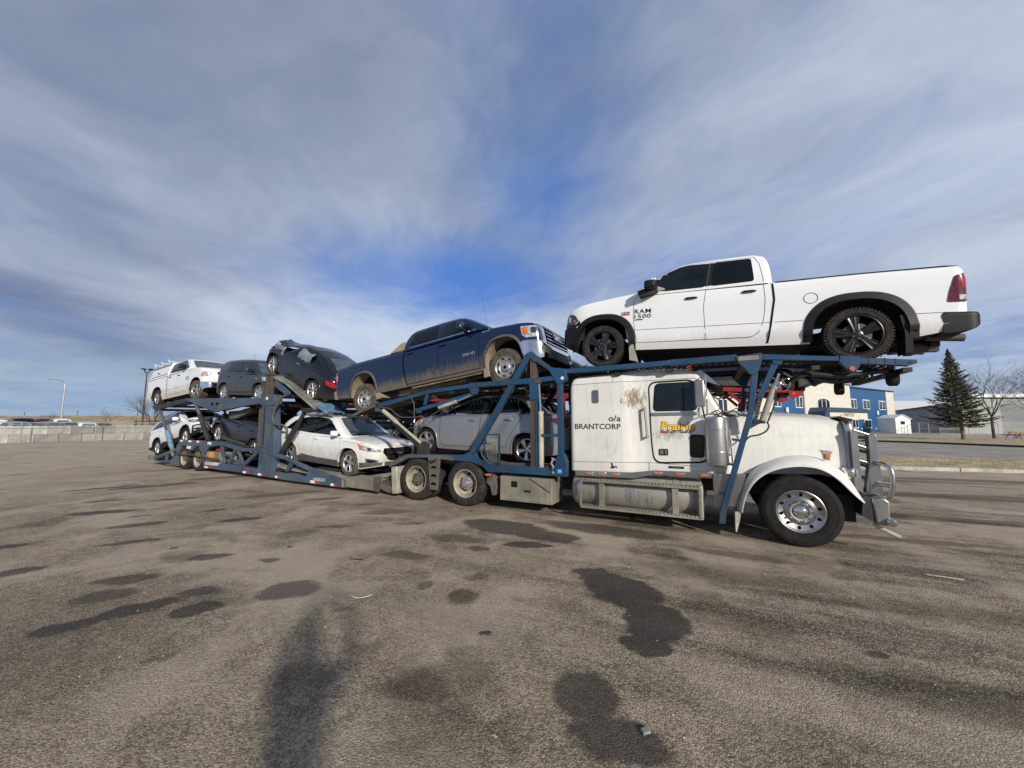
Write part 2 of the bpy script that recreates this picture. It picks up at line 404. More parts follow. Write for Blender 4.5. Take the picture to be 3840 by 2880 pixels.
def lettering(name, s, f, x0, z0, width, height, mat, parent, bold=0., shear=0., space=1., sgn=1, off=.004, mi=0, mb=None):
    """text fitted in width x height with its lower left at (x0, z0), laid on surface f"""
    vs, fs = text_mesh(s, 1., bold, shear, space)
    xa = min(v[0] for v in vs); xb = max(v[0] for v in vs); ya = min(v[1] for v in vs); yb = max(v[1] for v in vs)
    m = mb or MB()
    m.add([f(x0 + sgn * (v[0] - xa) / (xb - xa) * width, z0 + (v[1] - ya) / (yb - ya) * height, off) for v in vs], fs, mi)
    return None if mb else m.build(name, mat, parent, smooth=0, recalc=False)
# ---------------------------------------------------------------- wheels
_wm = {}
def tyre_mesh(key, Rt, Rr, W, mat, lugs=0, flat=.0):
    """tyre with its outer face at y=0 and its body towards +y"""
    k = ('tyre', key)
    if k in _wm: return _wm[k]
    m = MB(); b = (Rt - Rr)
    prof = [(Rr, .03), (Rr + .01, .008), (Rr + b * .25, .0), (Rr + b * .55, -.006), (Rr + b * .8, .004), (Rt - .018, .022), (Rt - .004, .045), (Rt, .07)]
    if not lugs:
        for g in (.3, .5, .7): prof += [(Rt, W * g - .008), (Rt - .010, W * g - .006), (Rt - .010, W * g + .006), (Rt, W * g + .008)]
    prof += [(Rt, W - .07), (Rt - .004, W - .045), (Rt - .018, W - .022), (Rr + b * .8, W - .004), (Rr + b * .5, W + .004), (Rr + b * .2, W), (Rr, W - .03)]
    m.lathe(prof, 64)
    # raised rings on the side wall
    m.lathe([(Rr + b * .62, -.006), (Rr + b * .64, -.0095), (Rr + b * .66, -.005)], 64)
    m.lathe([(Rr + b * .13, .003), (Rr + b * .16, -.003), (Rr + b * .2, .0)], 64)
    if lugs:
        for i in range(lugs):
            a = 2 * math.pi * i / lugs
            for row, (y, wy) in enumerate(((.030, .055), (W * .38, .05), (W * .62, .05), (W - .030, .055))):
                aa = a + (.5 if row in (1, 2) else 0) * 2 * math.pi / lugs + (.25 if row in (2, 3) else 0) * 2 * math.pi / lugs
                rr = Rt - (.010 if row in (0, 3) else .006)
                rot = Matrix.Rotation(-aa, 3, 'Y')
                m.box((rr * math.cos(aa), y, rr * math.sin(aa)), (.022, wy, 2 * math.pi * Rt / lugs * .62), rot @ Matrix.Rotation(.25 if row % 2 else -.15, 3, 'X'))
            if True:   # shoulder blocks running onto the side wall
                rot = Matrix.Rotation(-a, 3, 'Y')
                m.box(((Rt - .036) * math.cos(a), .012, (Rt - .036) * math.sin(a)), (.040, .018, 2 * math.pi * Rt / lugs * (.62 if i % 2 else .45)), rot)
    o = m.build('tyre', mat, None, smooth=40); me = o.data; bpy.data.objects.remove(o); _wm[k] = me; return me
def rim_mesh(style, Rr, mats):
    k = ('rim', style, Rr, mats)
    if k in _wm: return _wm[k]
    m = MB(); D = 0.03
    m.lathe([(Rr - .002, .028), (Rr + .004, .006), (Rr - .006, .002), (Rr - .016, .010), (Rr - .022, .03), (Rr - .03, .16)], 56)
    def spoke(a, r0, r1, w0, w1, y0, y1, th=.03, mi=0, ridge=.0):
        ca, sa = math.cos(a), math.sin(a); vs = []
        for (r, w_, y) in ((r0, w0, y0), ((r0 + r1) / 2, (w0 + w1) / 2, (y0 + y1) / 2 - .004), (r1, w1, y1)):
            for (q, yy) in ((-1, y + .012), (-.55, y), (0, y + ridge), (.55, y), (1, y + .012), (1, y + th), (-1, y + th)):
                vs.append((r * ca - q * w_ / 2 * sa, yy, r * sa + q * w_ / 2 * ca))
        fs = [(i * 7 + j, i * 7 + (j + 1) % 7, (i + 1) * 7 + (j + 1) % 7, (i + 1) * 7 + j) for i in (0, 1) for j in range(7)]
        m.add(vs, fs + [tuple(range(6, -1, -1)), tuple(range(14, 21))], mi)
    def nuts(n, r, y, s=.011, mi=0, a0=0., h=.012):
        for i in range(n):
            a = a0 + 2 * math.pi * i / n; m.cyl((r * math.cos(a), y, r * math.sin(a)), (r * math.cos(a), y - h, r * math.sin(a)), s, s * .8, 8, mi)
    hub = lambda r, y0, y1, mi=0: m.lathe([(0.0001, y0), (r * .7, y0 + .002), (r, y0 + .012), (r * 1.02, y1)], 28, mi=mi)
    if style == 'ram5':
        for i in range(5):
            a = math.pi / 2 + i * 2 * math.pi / 5
            for s in (-1, 1): spoke(a + s * .15, .05, Rr - .010, .062, .080, .035, .018, .05, 0, .008)
            spoke(a, .05, Rr - .02, .04, .085, .052, .040, .03)
        hub(.07, .022, .07); nuts(5, .062, .03, .011, 1, math.pi / 2 + math.pi / 5, .02)
    elif style == 'hd8':
        m.lathe([(.085, .035), (.11, .052), (.15, .050), (Rr - .090, .030), (Rr - .045, .022), (Rr - .022, .02)], 56)
        for i in range(7):
            a = i * math.pi * 2 / 7 + .2; c = (Rr - .058)
            pts = []
            for j in range(14):
                u = 2 * math.pi * j / 14; aa = a + math.cos(u) * .24; rr = c + math.sin(u) * .024
                yy = .022 + (Rr - .045 - rr) * .33 - .004
                pts.append((rr * math.cos(aa), yy, rr * math.sin(aa)))
            m.add(pts, [tuple(range(14))], 2)
        hub(.085, .0, .06); hub(.04, -.012, .01, 2); nuts(8, .066, .006, .012, 0, .2, .018)
    elif style == 'five':      # broad five-spoke
        for i in range(5):
            a = math.pi / 2 + i * 2 * math.pi / 5; spoke(a, .04, Rr - .012, .05, .115, .03, .015, .04, 0, .004)
        hub(.055, .025, .06); nuts(5, .045, .026, .008, 2, math.pi / 2 + .63, .004)
    elif style == 'double5':
        for i in range(5):
            a = math.pi / 2 + i * 2 * math.pi / 5
            for s in (-1, 1): spoke(a + s * .16, .045, Rr - .012, .035, .032, .03, .015, .035)
        hub(.055, .025, .06)
    elif style in ('seven', 'ten'):
        n = 8 if style == 'seven' else 10
        for i in range(n): spoke(math.pi / 2 + i * 2 * math.pi / n, .04, Rr - .012, .035, .06, .03, .016, .035)
        hub(.05, .025, .06)
    elif style == 'soul':
        for i in range(5): spoke(math.pi / 2 + i * 2 * math.pi / 5, .03, Rr - .012, .10, .15, .02, .012, .03)
        hub(.05, .015, .06)
    o = m.build('rim', list(mats), None, smooth=35); me = o.data; bpy.data.objects.remove(o); _wm[k] = me; return me
def drum_mesh(Rr, W):
    k = ('drum', Rr, W)
    if k in _wm: return _wm[k]
    m = MB(); m.lathe([(.0001, .075), (Rr * .62, .075), (Rr * .64, .10), (Rr * .3, .11)], 32); m.lathe([(Rr * .62, .17), (Rr - .03, .17)], 32, mi=1)
    m.lathe([(Rr - .028, .05), (Rr - .028, W - .05), (Rr * .2, W - .05), (.0001, W - .05)], 40, mi=1)
    o = m.build('wheel', ['brake', 'dark_void'], None, smooth=35); me = o.data; bpy.data.objects.remove(o); _wm[k] = me; return me
def add_wheel(parent, x, y, z, Rt, Rr, W, style, rmats, tmat, lugs=0, steer=0., side=-1, cam_=0):
    """side -1: outer face towards -y; +1: towards +y"""
    wh = link('wheel', drum_mesh(Rr, W), parent); wh.location = (x, y, z)
    wh.rotation_euler = (0, 0, (math.pi if side > 0 else 0) + steer)
    wh.rotation_euler.rotate_axis('Y', random.uniform(0, 6.28) if style not in ('ram5',) else .1 * x)
    link('tyre', tyre_mesh((Rt, Rr, W, tmat, lugs), Rt, Rr, W, tmat, lugs), wh)
    link('rim', rim_mesh(style, Rr, tuple(rmats)), wh)
    return wh

# ---------------------------------------------------------------- lofted bodies
class Loft:
    """body lofted along x. top/bot: outlines (x, z); half width W with plan rounding at the ends"""
    def __init__(s, top, bot, W, lf=.45, pf=.6, lr=.3, pr=.75, r=.09, tuck=(.55, .05), tumble=(.9, .05), crown=.03, arches=(), yc=0., crease=None, wx=None, smooth=.02, dark_bot=True, pw=2.2):
        s.top_, s.bot_ = sorted(top), sorted(bot); s.W = W; s.lf, s.pf, s.lr, s.pr, s.r = lf, pf, lr, pr, r; s.pw = pw
        s.tuck, s.tumble, s.crown, s.arches, s.yc, s.crease, s.wx = tuck, tumble, crown, arches, yc, crease, wx
        s.x0 = s.top_[0][0]; s.x1 = s.top_[-1][0]
        gx = np.linspace(s.x0, s.x1, 1200)
        def sm(p):
            g = np.interp(gx, [a for a, b in p], [b for a, b in p])
            if smooth:
                k = max(1, int(smooth / ((s.x1 - s.x0) / 1200))); ker = np.hanning(2 * k + 3); ker /= ker.sum()
                g2 = np.convolve(np.pad(g, k + 1, mode='edge'), ker, 'valid'); e = np.minimum(np.abs(gx - s.x0), np.abs(gx - s.x1)); f = np.clip(e / max(smooth, .01), 0, 1)
                g = g * (1 - f) + g2 * f
            return g
        s.gx = gx; s.gt = sm(s.top_); s.gb = sm(s.bot_); s.darkbot = dark_bot
    def zt(s, x): return float(np.interp(x, s.gx, s.gt))
    def zb0(s, x): return float(np.interp(x, s.gx, s.gb))
    def zb(s, x):
        z = s.zb0(x)
        for (xc, zc, rx, rz) in s.arches:
            q = (x - xc) / rx
            if abs(q) < 1: z = max(z, zc + rz * (1 - abs(q) ** 2.4) ** (1 / 2.4))
        return z
    def plan(s, x):
        p = 1.
        f = (x - (s.x1 - s.lf)) / s.lf
        if f > 0: p *= s.pf + (1 - s.pf) * (1 - min(f, 1) ** s.pw) ** (1 / s.pw)
        f = ((s.x0 + s.lr) - x) / s.lr
        if f > 0: p *= s.pr + (1 - s.pr) * (1 - min(f, 1) ** s.pw) ** (1 / s.pw)
        return p
    def S(s, x, z):
        x = min(max(x, s.x0), s.x1)
        w_ = s.W if s.wx is None else float(np.interp(x, [a for a, b in s.wx], [b for a, b in s.wx]))
        w_ *= s.plan(x); zt = s.zt(x)
        if z < s.tuck[0]: w_ -= s.tuck[1] * min(1.5, (s.tuck[0] - z) / .3) ** 2
        if z > s.tumble[0]: w_ -= s.tumble[1] * ((z - s.tumble[0]) / .3) ** (1.6 if s.tumble[1] < .12 else 1.)
        if s.crease: w_ += s.crease[1] * math.exp(-((z - s.crease[0]) / s.crease[2]) ** 2)
        r = min(s.r, max(.01, (zt - s.zb0(x)) * .45)); d = zt - z
        if d < r: w_ -= r * (1 - math.sqrt(max(0, 1 - (1 - max(d, 0) / r) ** 2)))
        return max(w_, .02)
    def T(s, x, y):
        x = min(max(x, s.x0), s.x1); zt = s.zt(x); yi = s.S(x, zt)
        return zt + s.crown * max(0, 1 - (y / yi) ** 2) if abs(y) < yi else zt - (abs(y) - yi) * .5
    def side(s, sg):
        return lambda x, z, o: (x, s.yc + sg * (s.S(x, z) + o), z)
    def topf(s, x, y, o): return (x, s.yc + y, s.T(x, y) + o)
    def _end(s, y, z, front):
        a, b = (s.x1, s.x1 - min(1.0, (s.x1 - s.x0) / 2)) if front else (s.x0, s.x0 + min(1.0, (s.x1 - s.x0) / 2))
        n = 150
        for i in range(n + 1):
            x = a + (b - a) * i / n
            if z <= s.T(x, min(abs(y), s.S(x, s.zt(x)))) + 1e-6 and abs(y) <= s.S(x, min(z, s.zt(x))) + 1e-6: return x
        return b
    def front(s, y, z, o): return (s._end(y, z, True) + o, s.yc + y, z)
    def rear(s, y, z, o): return (s._end(y, z, False) - o, s.yc + y, z)
    def mesh(s, mb=None, step=.05, nz=13, ny=8, mi=0, mdark=1):
        mb = mb or MB(); xs = list(np.arange(s.x0, s.x1, step)) + [s.x1]
        for L, e, sg in ((s.lf, s.x1, -1), (s.lr, s.x0, 1)):
            for i in range(12): xs.append(e + sg * L * (1 - math.cos(math.pi / 2 * i / 12)))
            xs += [e + sg * .004, e + sg * .012]
        for (xc, zc, rx, rz) in s.arches:
            for i in range(25): xs.append(xc - rx * math.cos(math.pi * i / 24) * .99999)
            xs += [xc - rx * 1.001, xc + rx * 1.001]
        for p in s.top_ + s.bot_: xs.append(p[0])
        xs = sorted(q for q in xs if s.x0 <= q <= s.x1); u = [xs[0]]
        for q in xs[1:]:
            if q - u[-1] > .0009: u.append(q)
        xs = u; ring = None; n = nz + 1; per = 2 * n + ny - 1
        tt = [1 - (1 - i / nz) ** 1.5 for i in range(nz + 1)]
        vs = []
        for x in xs:
            zb, zt = s.zb(x), s.zt(x); zb = min(zb, zt - .01)
            L = [(x, -s.S(x, zb + (zt - zb) * q), zb + (zt - zb) * q) for q in tt]
            yi = s.S(x, zt); topr = [(x, -yi + 2 * yi * j / ny, s.T(x, -yi + 2 * yi * j / ny)) for j in range(1, ny)]
            Rr_ = [(a, -b, c) for a, b, c in reversed(L)]
            vs += [(a, b + s.yc, c) for a, b, c in L + topr + Rr_]
        fs = []; fd = []
        for i in range(len(xs) - 1):
            for j in range(per - 1): fs.append((i * per + j, i * per + j + 1, (i + 1) * per + j + 1, (i + 1) * per + j))
            fd.append((i * per + per - 1, i * per, (i + 1) * per, (i + 1) * per + per - 1))
        for e in (0, len(xs) - 1):
            b = e * per
            for j in range(nz): fs.append((b + j, b + j + 1, b + per - 2 - j, b + per - 1 - j))
            tp = [b + nz + j for j in range(ny + 1)]; fs.append(tuple(tp))
        k = len(mb.v); mb.v += vs; mb.f += [tuple(q + k for q in f) for f in fs + fd]; mb.m += [mi] * len(fs) + [mdark] * len(fd)
        return mb
def arch_strip(mb, lo, sg, arch, w_, off, a0=0., a1=math.pi, lip=.05, n=40, zmin=None, mi=0, inner=0.):
    """moulding that follows a wheel arch on the body side"""
    xc, zc, rx, rz = arch; f = lo.side(sg); vs = []
    e = 2 / 2.4
    for i in range(n + 1):
        a = a0 + (a1 - a0) * i / n; c, s_ = math.cos(a), math.sin(a)
        cx = math.copysign(abs(c) ** e, c); cz = abs(s_) ** e
        def pt(k, o):
            x = xc + cx * (rx + k); z = zc + cz * (rz + k)
            return f(x, z, o)
        P0, P1, P2, P3 = pt(w_, .002), pt(w_ * .8, off * .75), pt(-.004, off), pt(-.004, -lip)
        vs += [P0, P1, P2, P3]
    mb.add(vs, [(i * 4 + j, i * 4 + j + 1, (i + 1) * 4 + j + 1, (i + 1) * 4 + j) for i in range(n) for j in range(3)], mi)
    if zmin is not None:           # legs running down to the sill
        for sx in (1, -1):
            x1, x2 = xc + sx * rx, xc + sx * (rx + w_); za, zb = zmin, zc + .01
            q = [f(x1, za, off), f(x2, za, off * .4), f(x2, zb, .002), f(x1, zb, off), f(x1, za, -lip), f(x1, zb, -lip)]
            mb.add(q, [(0, 1, 2, 3), (0, 3, 5, 4)], mi)
    return mb
def mirror(parent, x, y, z, sg, mat, dims=(.11, .24, .17), arm='black_plastic', glass=True, cap=None):
    m = MB(); n = 10
    hx, hy, hz = (q / 2 for q in dims)
    def f(u, v):
        a = u * 2 * math.pi; b = -math.pi / 2 + v * math.pi
        ce = lambda t: math.copysign(abs(t) ** .45, t)
        return (x + hx * ce(math.cos(b)) * ce(math.cos(a)), y + sg * (hy + .06) + hy * ce(math.cos(b)) * ce(math.sin(a)), z + hz * ce(math.sin(b)))
    m.grid(f, 24, 12); o = m.build('mirror', mat, parent, smooth=60, weld=True)
    a = MB(); a.tube([(x + .03, y - sg * .03, z - hz - .01), (x + .02, y + sg * .06, z - hz * .8), (x, y + sg * .12, z - hz * .5)], [.028, .024, .03], 8); a.build('mirror_arm', arm, o)
    return o
def handle(parent, lo, sg, x, z, L=.2, mat='black_plastic', h=.035, cup=True, tilt=0.):
    m = MB(); f = lo.side(sg); pts = []
    for i in range(7):
        q = i / 6; pts.append(Vector(f(x + (q - .5) * L, z + tilt * (q - .5), .012 + .022 * math.sin(math.pi * q) ** .4)))
    m.tube(pts, [h * .35] + [h * .5] * 5 + [h * .35], 8)
    return m.build('door_handle', mat, parent, smooth=60)
def finish_car(root, sp, lo, gh=None): pass
def slat(z0, z1, y0, y1, n, fr, mb, o=.012, t_=.35, mi=0):
    for i in range(n):
        a = z0 + (z1 - z0) * (i + .5 - t_ / 2) / n; b = z0 + (z1 - z0) * (i + .5 + t_ / 2) / n
        patch(mb, [(y0, a), (y1, a), (y1, b), (y0, b)], fr, .08, o, mi)
def glass_and_lines(root, lo, gh, sp, sides=(-1, 1)):
    wm = sp.get('glass', 'glass_tint')
    for sg in sides:
        near = sg == sp.get('near', -1)
        for i, w_ in enumerate(sp.get('windows', [])):
            m = MB(); patch(m, rounded(w_, .045), gh.side(sg), .07, .004); win = m.build('window', sp.get('glass_f', wm) if i in sp.get('clear', ()) else wm, root, smooth=60)
        W_ = sp.get('windows', [])
        for wa, wb_ in (zip(W_, W_[1:]) if not sp.get('body_pillar') else ()):
            if min(q[0] for q in wa) < min(q[0] for q in wb_): wa, wb_ = wb_, wa
            xf, xr = min(q[0] for q in wa), max(q[0] for q in wb_); z0 = (min(q[1] for q in wa) + min(q[1] for q in wb_)) / 2 + .01
            z1 = min(max(q[1] for q in wa), max(q[1] for q in wb_)) - .005
            m = MB(); patch(m, [(xr - .05, z0), (xf + .05, z0), (xf + .05, z1), (xr - .05, z1)], gh.side(sg), .07, .002); m.build('pillar_trim', 'black_plastic', root, smooth=60)
        if near or sp.get('both'):
            m = MB()
            for l in sp.get('seams', []): line(m, l, lo.side(sg), .008, .003)
            for l in sp.get('gseams', []): line(m, l, gh.side(sg), .008, .0025)
            if m.v: m.build('door_seam', 'seam_grey' if 'white' in sp.get('paint', '') else 'dark_void', root, smooth=0, recalc=False)
            if sp.get('chrome_belt'):
                m = MB(); line(m, sp['chrome_belt'], gh.side(sg), .022, .009); m.build('belt_trim', sp.get('belt_mat', 'chrome'), root, smooth=0)
        for (x, z, *k) in sp.get('handles', []): handle(root, lo, sg, x, z, mat=sp.get('handle_mat', 'black_plastic'), L=sp.get('handle_l', .2))
    for nm, xa, xb, q in sp.get('screens', []):
        # windscreen and rear window, following the pillars
        m = MB()
        def f(a, b, o): return gh.topf(a, b * gh.S(a, gh.zt(a)), o)
        patch(m, rounded([(xa, -q), (xb, -q * .97), (xb, q * .97), (xa, q)], .05), f, .07, .004); m.build(nm, sp.get('screen_mat', wm), root, smooth=60)
def gh_loft(sp, yc=0.):
    g = sp['gh']
    return Loft(g['top'], [(g['top'][0][0], g['base']), (g['top'][-1][0], g['base'])], g['W'], lf=g.get('lf', .35), pf=g.get('pf', .86), lr=g.get('lr', .25), pr=g.get('pr', .9),
                r=g.get('r', .09), tuck=(-9, 0), tumble=(g['base'], g['tumble']), crown=g.get('crown', .035), yc=yc, smooth=g.get('sm', .05))
# ---- pickup trucks
def pickup(kind, name, label, group=None):
    root = empty(name, label=label, cat='pickup truck')
    ram1 = kind == 'ram_night'; gmc = kind == 'gmc'; ram2 = kind == 'ram_work'
    if gmc:
        wf, wr = 2.245, -2.245; Rt, Rr, tw = .43, .255, .27
        lo = Loft([(-3.37, .62), (-3.36, 1.40), (-3.30, 1.50), (-2.6, 1.52), (-.66, 1.49), (-.4, 1.48), (1.5, 1.46), (1.75, 1.45), (2.1, 1.42), (2.75, 1.36), (3.02, 1.30), (3.12, 1.2), (3.16, .9)],
                  [(-3.37, .62), (-2.75, .54), (-1.5, .50), (1.65, .46), (2.65, .62), (3.16, .74)], 1.01, lf=.42, pf=.84, lr=.12, pr=.95, r=.08, tuck=(.75, .05), tumble=(1.1, .045),
                  arches=((wf, .50, .50, .62), (wr, .54, .50, .62)), crease=(1.28, .012, .05))
        body = 'gmc_blue'
        g = dict(top=[(-.70, 1.46), (-.66, 1.70), (-.52, 1.94), (-.40, 2.0), (.5, 2.01), (1.0, 1.98), (1.22, 1.92), (1.95, 1.44)], base=1.44, W=.985, tumble=.085, r=.075, lr=.12, pr=.93)
        sp = dict(near=-1, gh=g, windows=[[(-.48, 1.53), (-.38, 1.86), (.44, 1.91), (.42, 1.53)], [(.56, 1.52), (.64, 1.90), (1.06, 1.88), (1.28, 1.78), (1.62, 1.50)]],
                  seams=[[(-.665, 1.46), (-.74, .92), (-.63, .5)], [(.48, 1.46), (.42, 1.0), (.40, .55)], [(1.62, 1.46), (1.66, 1.2), (1.6, .75), (1.64, .52)], [(-.62, .55), (1.62, .53)]],
                  handles=[(-.49, 1.35), (.60, 1.32)], handle_mat='gmc_blue', chrome_belt=[(-.5, 1.495), (1.6, 1.485)], screens=[('windscreen', 1.24, 1.9, .87), ('rear_window', -.66, -.52, .75)], screen_mat='glass_dusty', clear=(1,), glass_f='glass_clear', both=True, body_pillar=True)
    else:
        wf, wr = 1.94, -1.94; Rt, Rr, tw = .415, .295, .28
        if ram2: Rr = .25; Rt = .405
        lo = Loft([(-3.11, .66), (-3.105, 1.28), (-3.05, 1.345), (-2.0, 1.37), (-.87, 1.375), (-.5, 1.38), (1.2, 1.44), (1.3, 1.46), (1.55, 1.43), (1.85, 1.39), (2.11, 1.36), (2.4, 1.31), (2.61, 1.24), (2.7, 1.17), (2.76, 1.05), (2.80, .8)],
                  [(-3.11, .66), (-3.0, .42), (-2.6, .34), (-1.3, .30), (1.25, .32), (2.4, .34), (2.6, .40), (2.8, .5)], 1.0, lf=.55, pf=.70, lr=.12, pr=.95, r=.07, tuck=(.55, .06), tumble=(1.05, .035),
                  arches=((wf, .42, .52, .53), (wr, .42, .56, .53)), crease=(.50, .022, .05))
        body = 'white_clean' if ram1 else 'white_dusty'
        g = dict(top=[(-.88, 1.36), (-.85, 1.75), (-.78, 1.92), (-.62, 1.985), (-.2, 1.995), (.3, 1.985), (.56, 1.95), (.72, 1.88), (1.38, 1.43)], base=1.36, W=.975, tumble=.072, r=.085, lr=.14, pr=.92)
        wn = [[(.13, 1.405), (.085, 1.895), (.38, 1.91), (.56, 1.885), (.76, 1.80), (.96, 1.675), (1.22, 1.475), (.8, 1.405)], [(-.62, 1.42), (-.585, 1.885), (-.02, 1.90), (.03, 1.41)]]
        if ram2: wn = [[(-.60, 1.43), (-.57, 1.86), (-.02, 1.875), (.03, 1.42)], wn[0]]
        sp = dict(near=1 if ram1 else -1, gh=g, windows=wn,
                  seams=[[(1.27, 1.43), (1.35, 1.28), (1.36, 1.0), (1.33, .68), (1.28, .45), (.11, .45)], [(.11, 1.37), (.15, 1.05), (.13, .7), (.11, .45)], [(-.75, 1.36), (-.77, 1.1), (-.76, .86), (-.735, .70), (-.70, .57), (-.65, .50), (-.58, .46), (-.50, .45), (.11, .45)], [(1.34, .70), (-.84, .68)], [(-2.56, .67), (-2.90, .665)], [(-1.27, .68), (-.9, .68)]],
                  gseams=[[(.10, 1.40), (.045, 1.9)], [(-.75, 1.38), (-.74, 1.5), (-.70, 1.75), (-.63, 1.9), (.3, 1.925), (.62, 1.89), (.82, 1.80), (1.05, 1.64), (1.27, 1.46)]],
                  handles=[(.35, 1.22), (-.54, 1.24)], screens=[('windscreen', .74, 1.33, .88), ('rear_window', -.86, -.79, .75)], clear=(0,) if ram1 else (), glass_f='glass_clear', both=False,
                  screen_mat='glass_dusty' if ram2 else 'glass_tint')
        if ram2: sp['handle_mat'] = 'black_plastic'; sp['handle_l'] = .17
    sp['paint'] = body
    gh = gh_loft(sp)
    m = lo.mesh(); m.build('body', [body, 'underbody'], root, smooth=40)
    m = gh.mesh(step=.04); m.build('cab_roof', [body, 'dark_void'], root, smooth=45)
    glass_and_lines(root, lo, gh, sp)
    # cab and box are separate: dark gap
    xg = -.70 if gmc else -.875
    m = MB()
    for sg in (-1, 1):
        line(m, [(xg, lo.zt(xg) - .03), (xg - .02, 1.06), (xg + .03, .65), (xg + .08, .5 if gmc else .34)], lo.side(sg), .026, .009)
    m.build('box_gap', 'dark_void', root, smooth=0, recalc=False)
    # open box: rail cap and dark bed
    bx0 = lo.x0 + .05
    m = MB()
    for sg in (-1, 1):
        m.add([lo.side(sg)(x, lo.zt(x) + dz_, o) for x in np.linspace(bx0, xg - .05, 20) for dz_, o in ((-.012, .006), (.022, .0), (.022, -.10))], [(i * 3 + j, i * 3 + j + 1, i * 3 + j + 4, i * 3 + j + 3) for i in range(19) for j in (0, 1)])
    m.build('bed_rail', 'black_plastic' if not ram2 else body, root, smooth=0)
    m = MB(); m.grid(lambda u, v: (bx0 + .03 + u * (xg - bx0 - .12), -.83 + 1.66 * v, lo.zt(bx0 + u * (xg - bx0)) + .034 + .0 * u), 8, 4); m.build('bed_cover', 'black_plastic', root)
    # wheels
    rm = {'ram_night': ('ram5', ('rim_black', 'chrome', 'dark_void')), 'gmc': ('hd8', ('rim_steel', 'rim_steel', 'dark_void')), 'ram_work': ('five', ('rim_alloy', 'rim_alloy', 'dark_void'))}[kind]
    tm = {'ram_night': 'rubber_dusty', 'gmc': 'rubber_mud', 'ram_work': 'rubber_mud'}[kind]
    for xx in (wf, wr):
        for sg in (-1, 1):
            st = .16 if (ram2 and xx > 0) else (-.05 if gmc and xx > 0 else 0)
            add_wheel(root, xx, sg * (lo.W - (.0 if ram1 else .03)), Rt, Rt, Rr, tw, rm[0], rm[1], 'rubber_dusty' if (ram2 and xx < 0) else tm, {'ram_night': 54, 'gmc': 40, 'ram_work': 44}[kind], side=sg, steer=st)
    # underbody: frame, axles, tank
    m = MB()
    for y in (-.42, .42): m.bb(lo.x0 + .15, lo.x1 - .3, y - .05, y + .05, .42, .56)
    for x in (wf, wr): m.cyl((x, -.85, Rt), (x, .85, Rt), .05, n=10); m.cyl((x, -.14, Rt), (x, .14, Rt), .14, n=12)
    m.bb(-.9, .6, .15, .75, .32, .5); m.bb(-1.2, 1.0, -.72, -.2, .36, .5); m.cyl((-3.0, .3, .38), (-.9, .3, .4), .05, n=8)
    m.build('chassis', 'mud' if gmc else 'underbody', root)
    if ram1:
        for a in lo.arches:
            for sg in (-1, 1): m = MB(); arch_strip(m, lo, sg, a, .115, .055, zmin=.32); m.build('fender_flare', 'black_plastic', root, smooth=50)
        for (x, xx) in ((1.43, 1.36), (-2.50, -2.44)):
            for sg in (-1, 1):
                m = MB(); q = [(x + .07, .72), (x + .0, .42), (x - .02, .12), (xx - .06, .10), (xx - .02, .4), (xx + .02, .7)]
                m.prism(q if x > 0 else [(x + .06, .66), (x - .03, .40), (x - .03, .13), (x + .05, .09), (x + .05, .4), (x + .1, .66)], sg * .74, sg * 1.03); m.build('mud_flap', 'mud_flap' if x > 0 else 'black_plastic', root)
        # front: black bumper, black grille, lamps
        m = MB()
        for sg in (-1, 1):
            patch(m, [(2.46, .46), (2.54, .34), (2.66, .40), (2.798, .5), (2.798, .86), (2.5, .86), (2.44, .72)], lo.side(sg), .06, .03)
            patch(m, [(2.40, .86), (2.5, .87), (2.79, .88), (2.75, 1.08), (2.735, 1.10), (2.70, .90), (2.5, .91), (2.42, .97)], lo.side(sg), .05, .014)
        patch(m, [(-.72, .5), (.72, .5), (.72, .86), (-.72, .86)], lo.front, .1, .05)
        m.build('front_bumper', 'black_plastic', root, smooth=50)
        m = MB(); patch(m, rounded([(-.62, .88), (.62, .88), (.66, 1.12), (-.66, 1.12)], .06), lo.front, .1, .02); gr = m.build('grille', 'rim_black', root, smooth=50)
        for sg in (-1, 1):
            m = MB(); patch(m, [(2.73, 1.10), (2.60, 1.125), (2.52, 1.08), (2.445, .965), (2.52, .925), (2.73, .90)], lo.side(sg), .04, .012); h = m.build('headlight', 'lamp_dark', root, smooth=60)
            m = MB(); patch(m, rounded([(2.63, 1.07), (2.69, 1.075), (2.68, .96), (2.62, .95)], .02), lo.side(sg), .03, .022); m.build('lens', 'light_clear', h, smooth=60)
            m = MB(); patch(m, [(2.50, .98), (2.56, 1.0), (2.56, .95), (2.50, .96)], lo.side(sg), .03, .018); m.build('amber_lens', 'light_amber', h, smooth=60)
        # tail lamps
        for sg in (-1, 1):
            m = MB(); patch(m, rounded([(-2.99, 1.18), (-3.104, 1.22), (-3.104, .80), (-2.905, .81), (-2.93, .96)], .03), lo.side(sg), .04, .012); h = m.build('tail_light', 'light_dark_red', root, smooth=60)
            m = MB(); patch(m, rounded([(-3.045, 1.17), (-3.09, 1.17), (-3.09, 1.0), (-3.05, 1.0)], .01), lo.side(sg), .03, .018); m.build('brake_lens', 'light_red', h, smooth=60)
            m = MB(); patch(m, rounded([(-3.02, .90), (-3.095, .90), (-3.095, .83), (-3.02, .83)], .01), lo.side(sg), .03, .018); m.build('reverse_lens', 'light_clear', h, smooth=60)
        # rear bumper wraps the corners
        rb = Loft([(-3.24, .60), (-3.22, .655), (-2.89, .675), (-2.85, .66)], [(-3.24, .50), (-3.17, .42), (-2.99, .38), (-2.85, .37)], 1.02, lf=.01, pf=1, lr=.14, pr=.9, r=.04, tuck=(.5, .02), tumble=(9, 0), crown=0)
        rb.mesh().build('rear_bumper', ['black_plastic', 'underbody'], root, smooth=50)
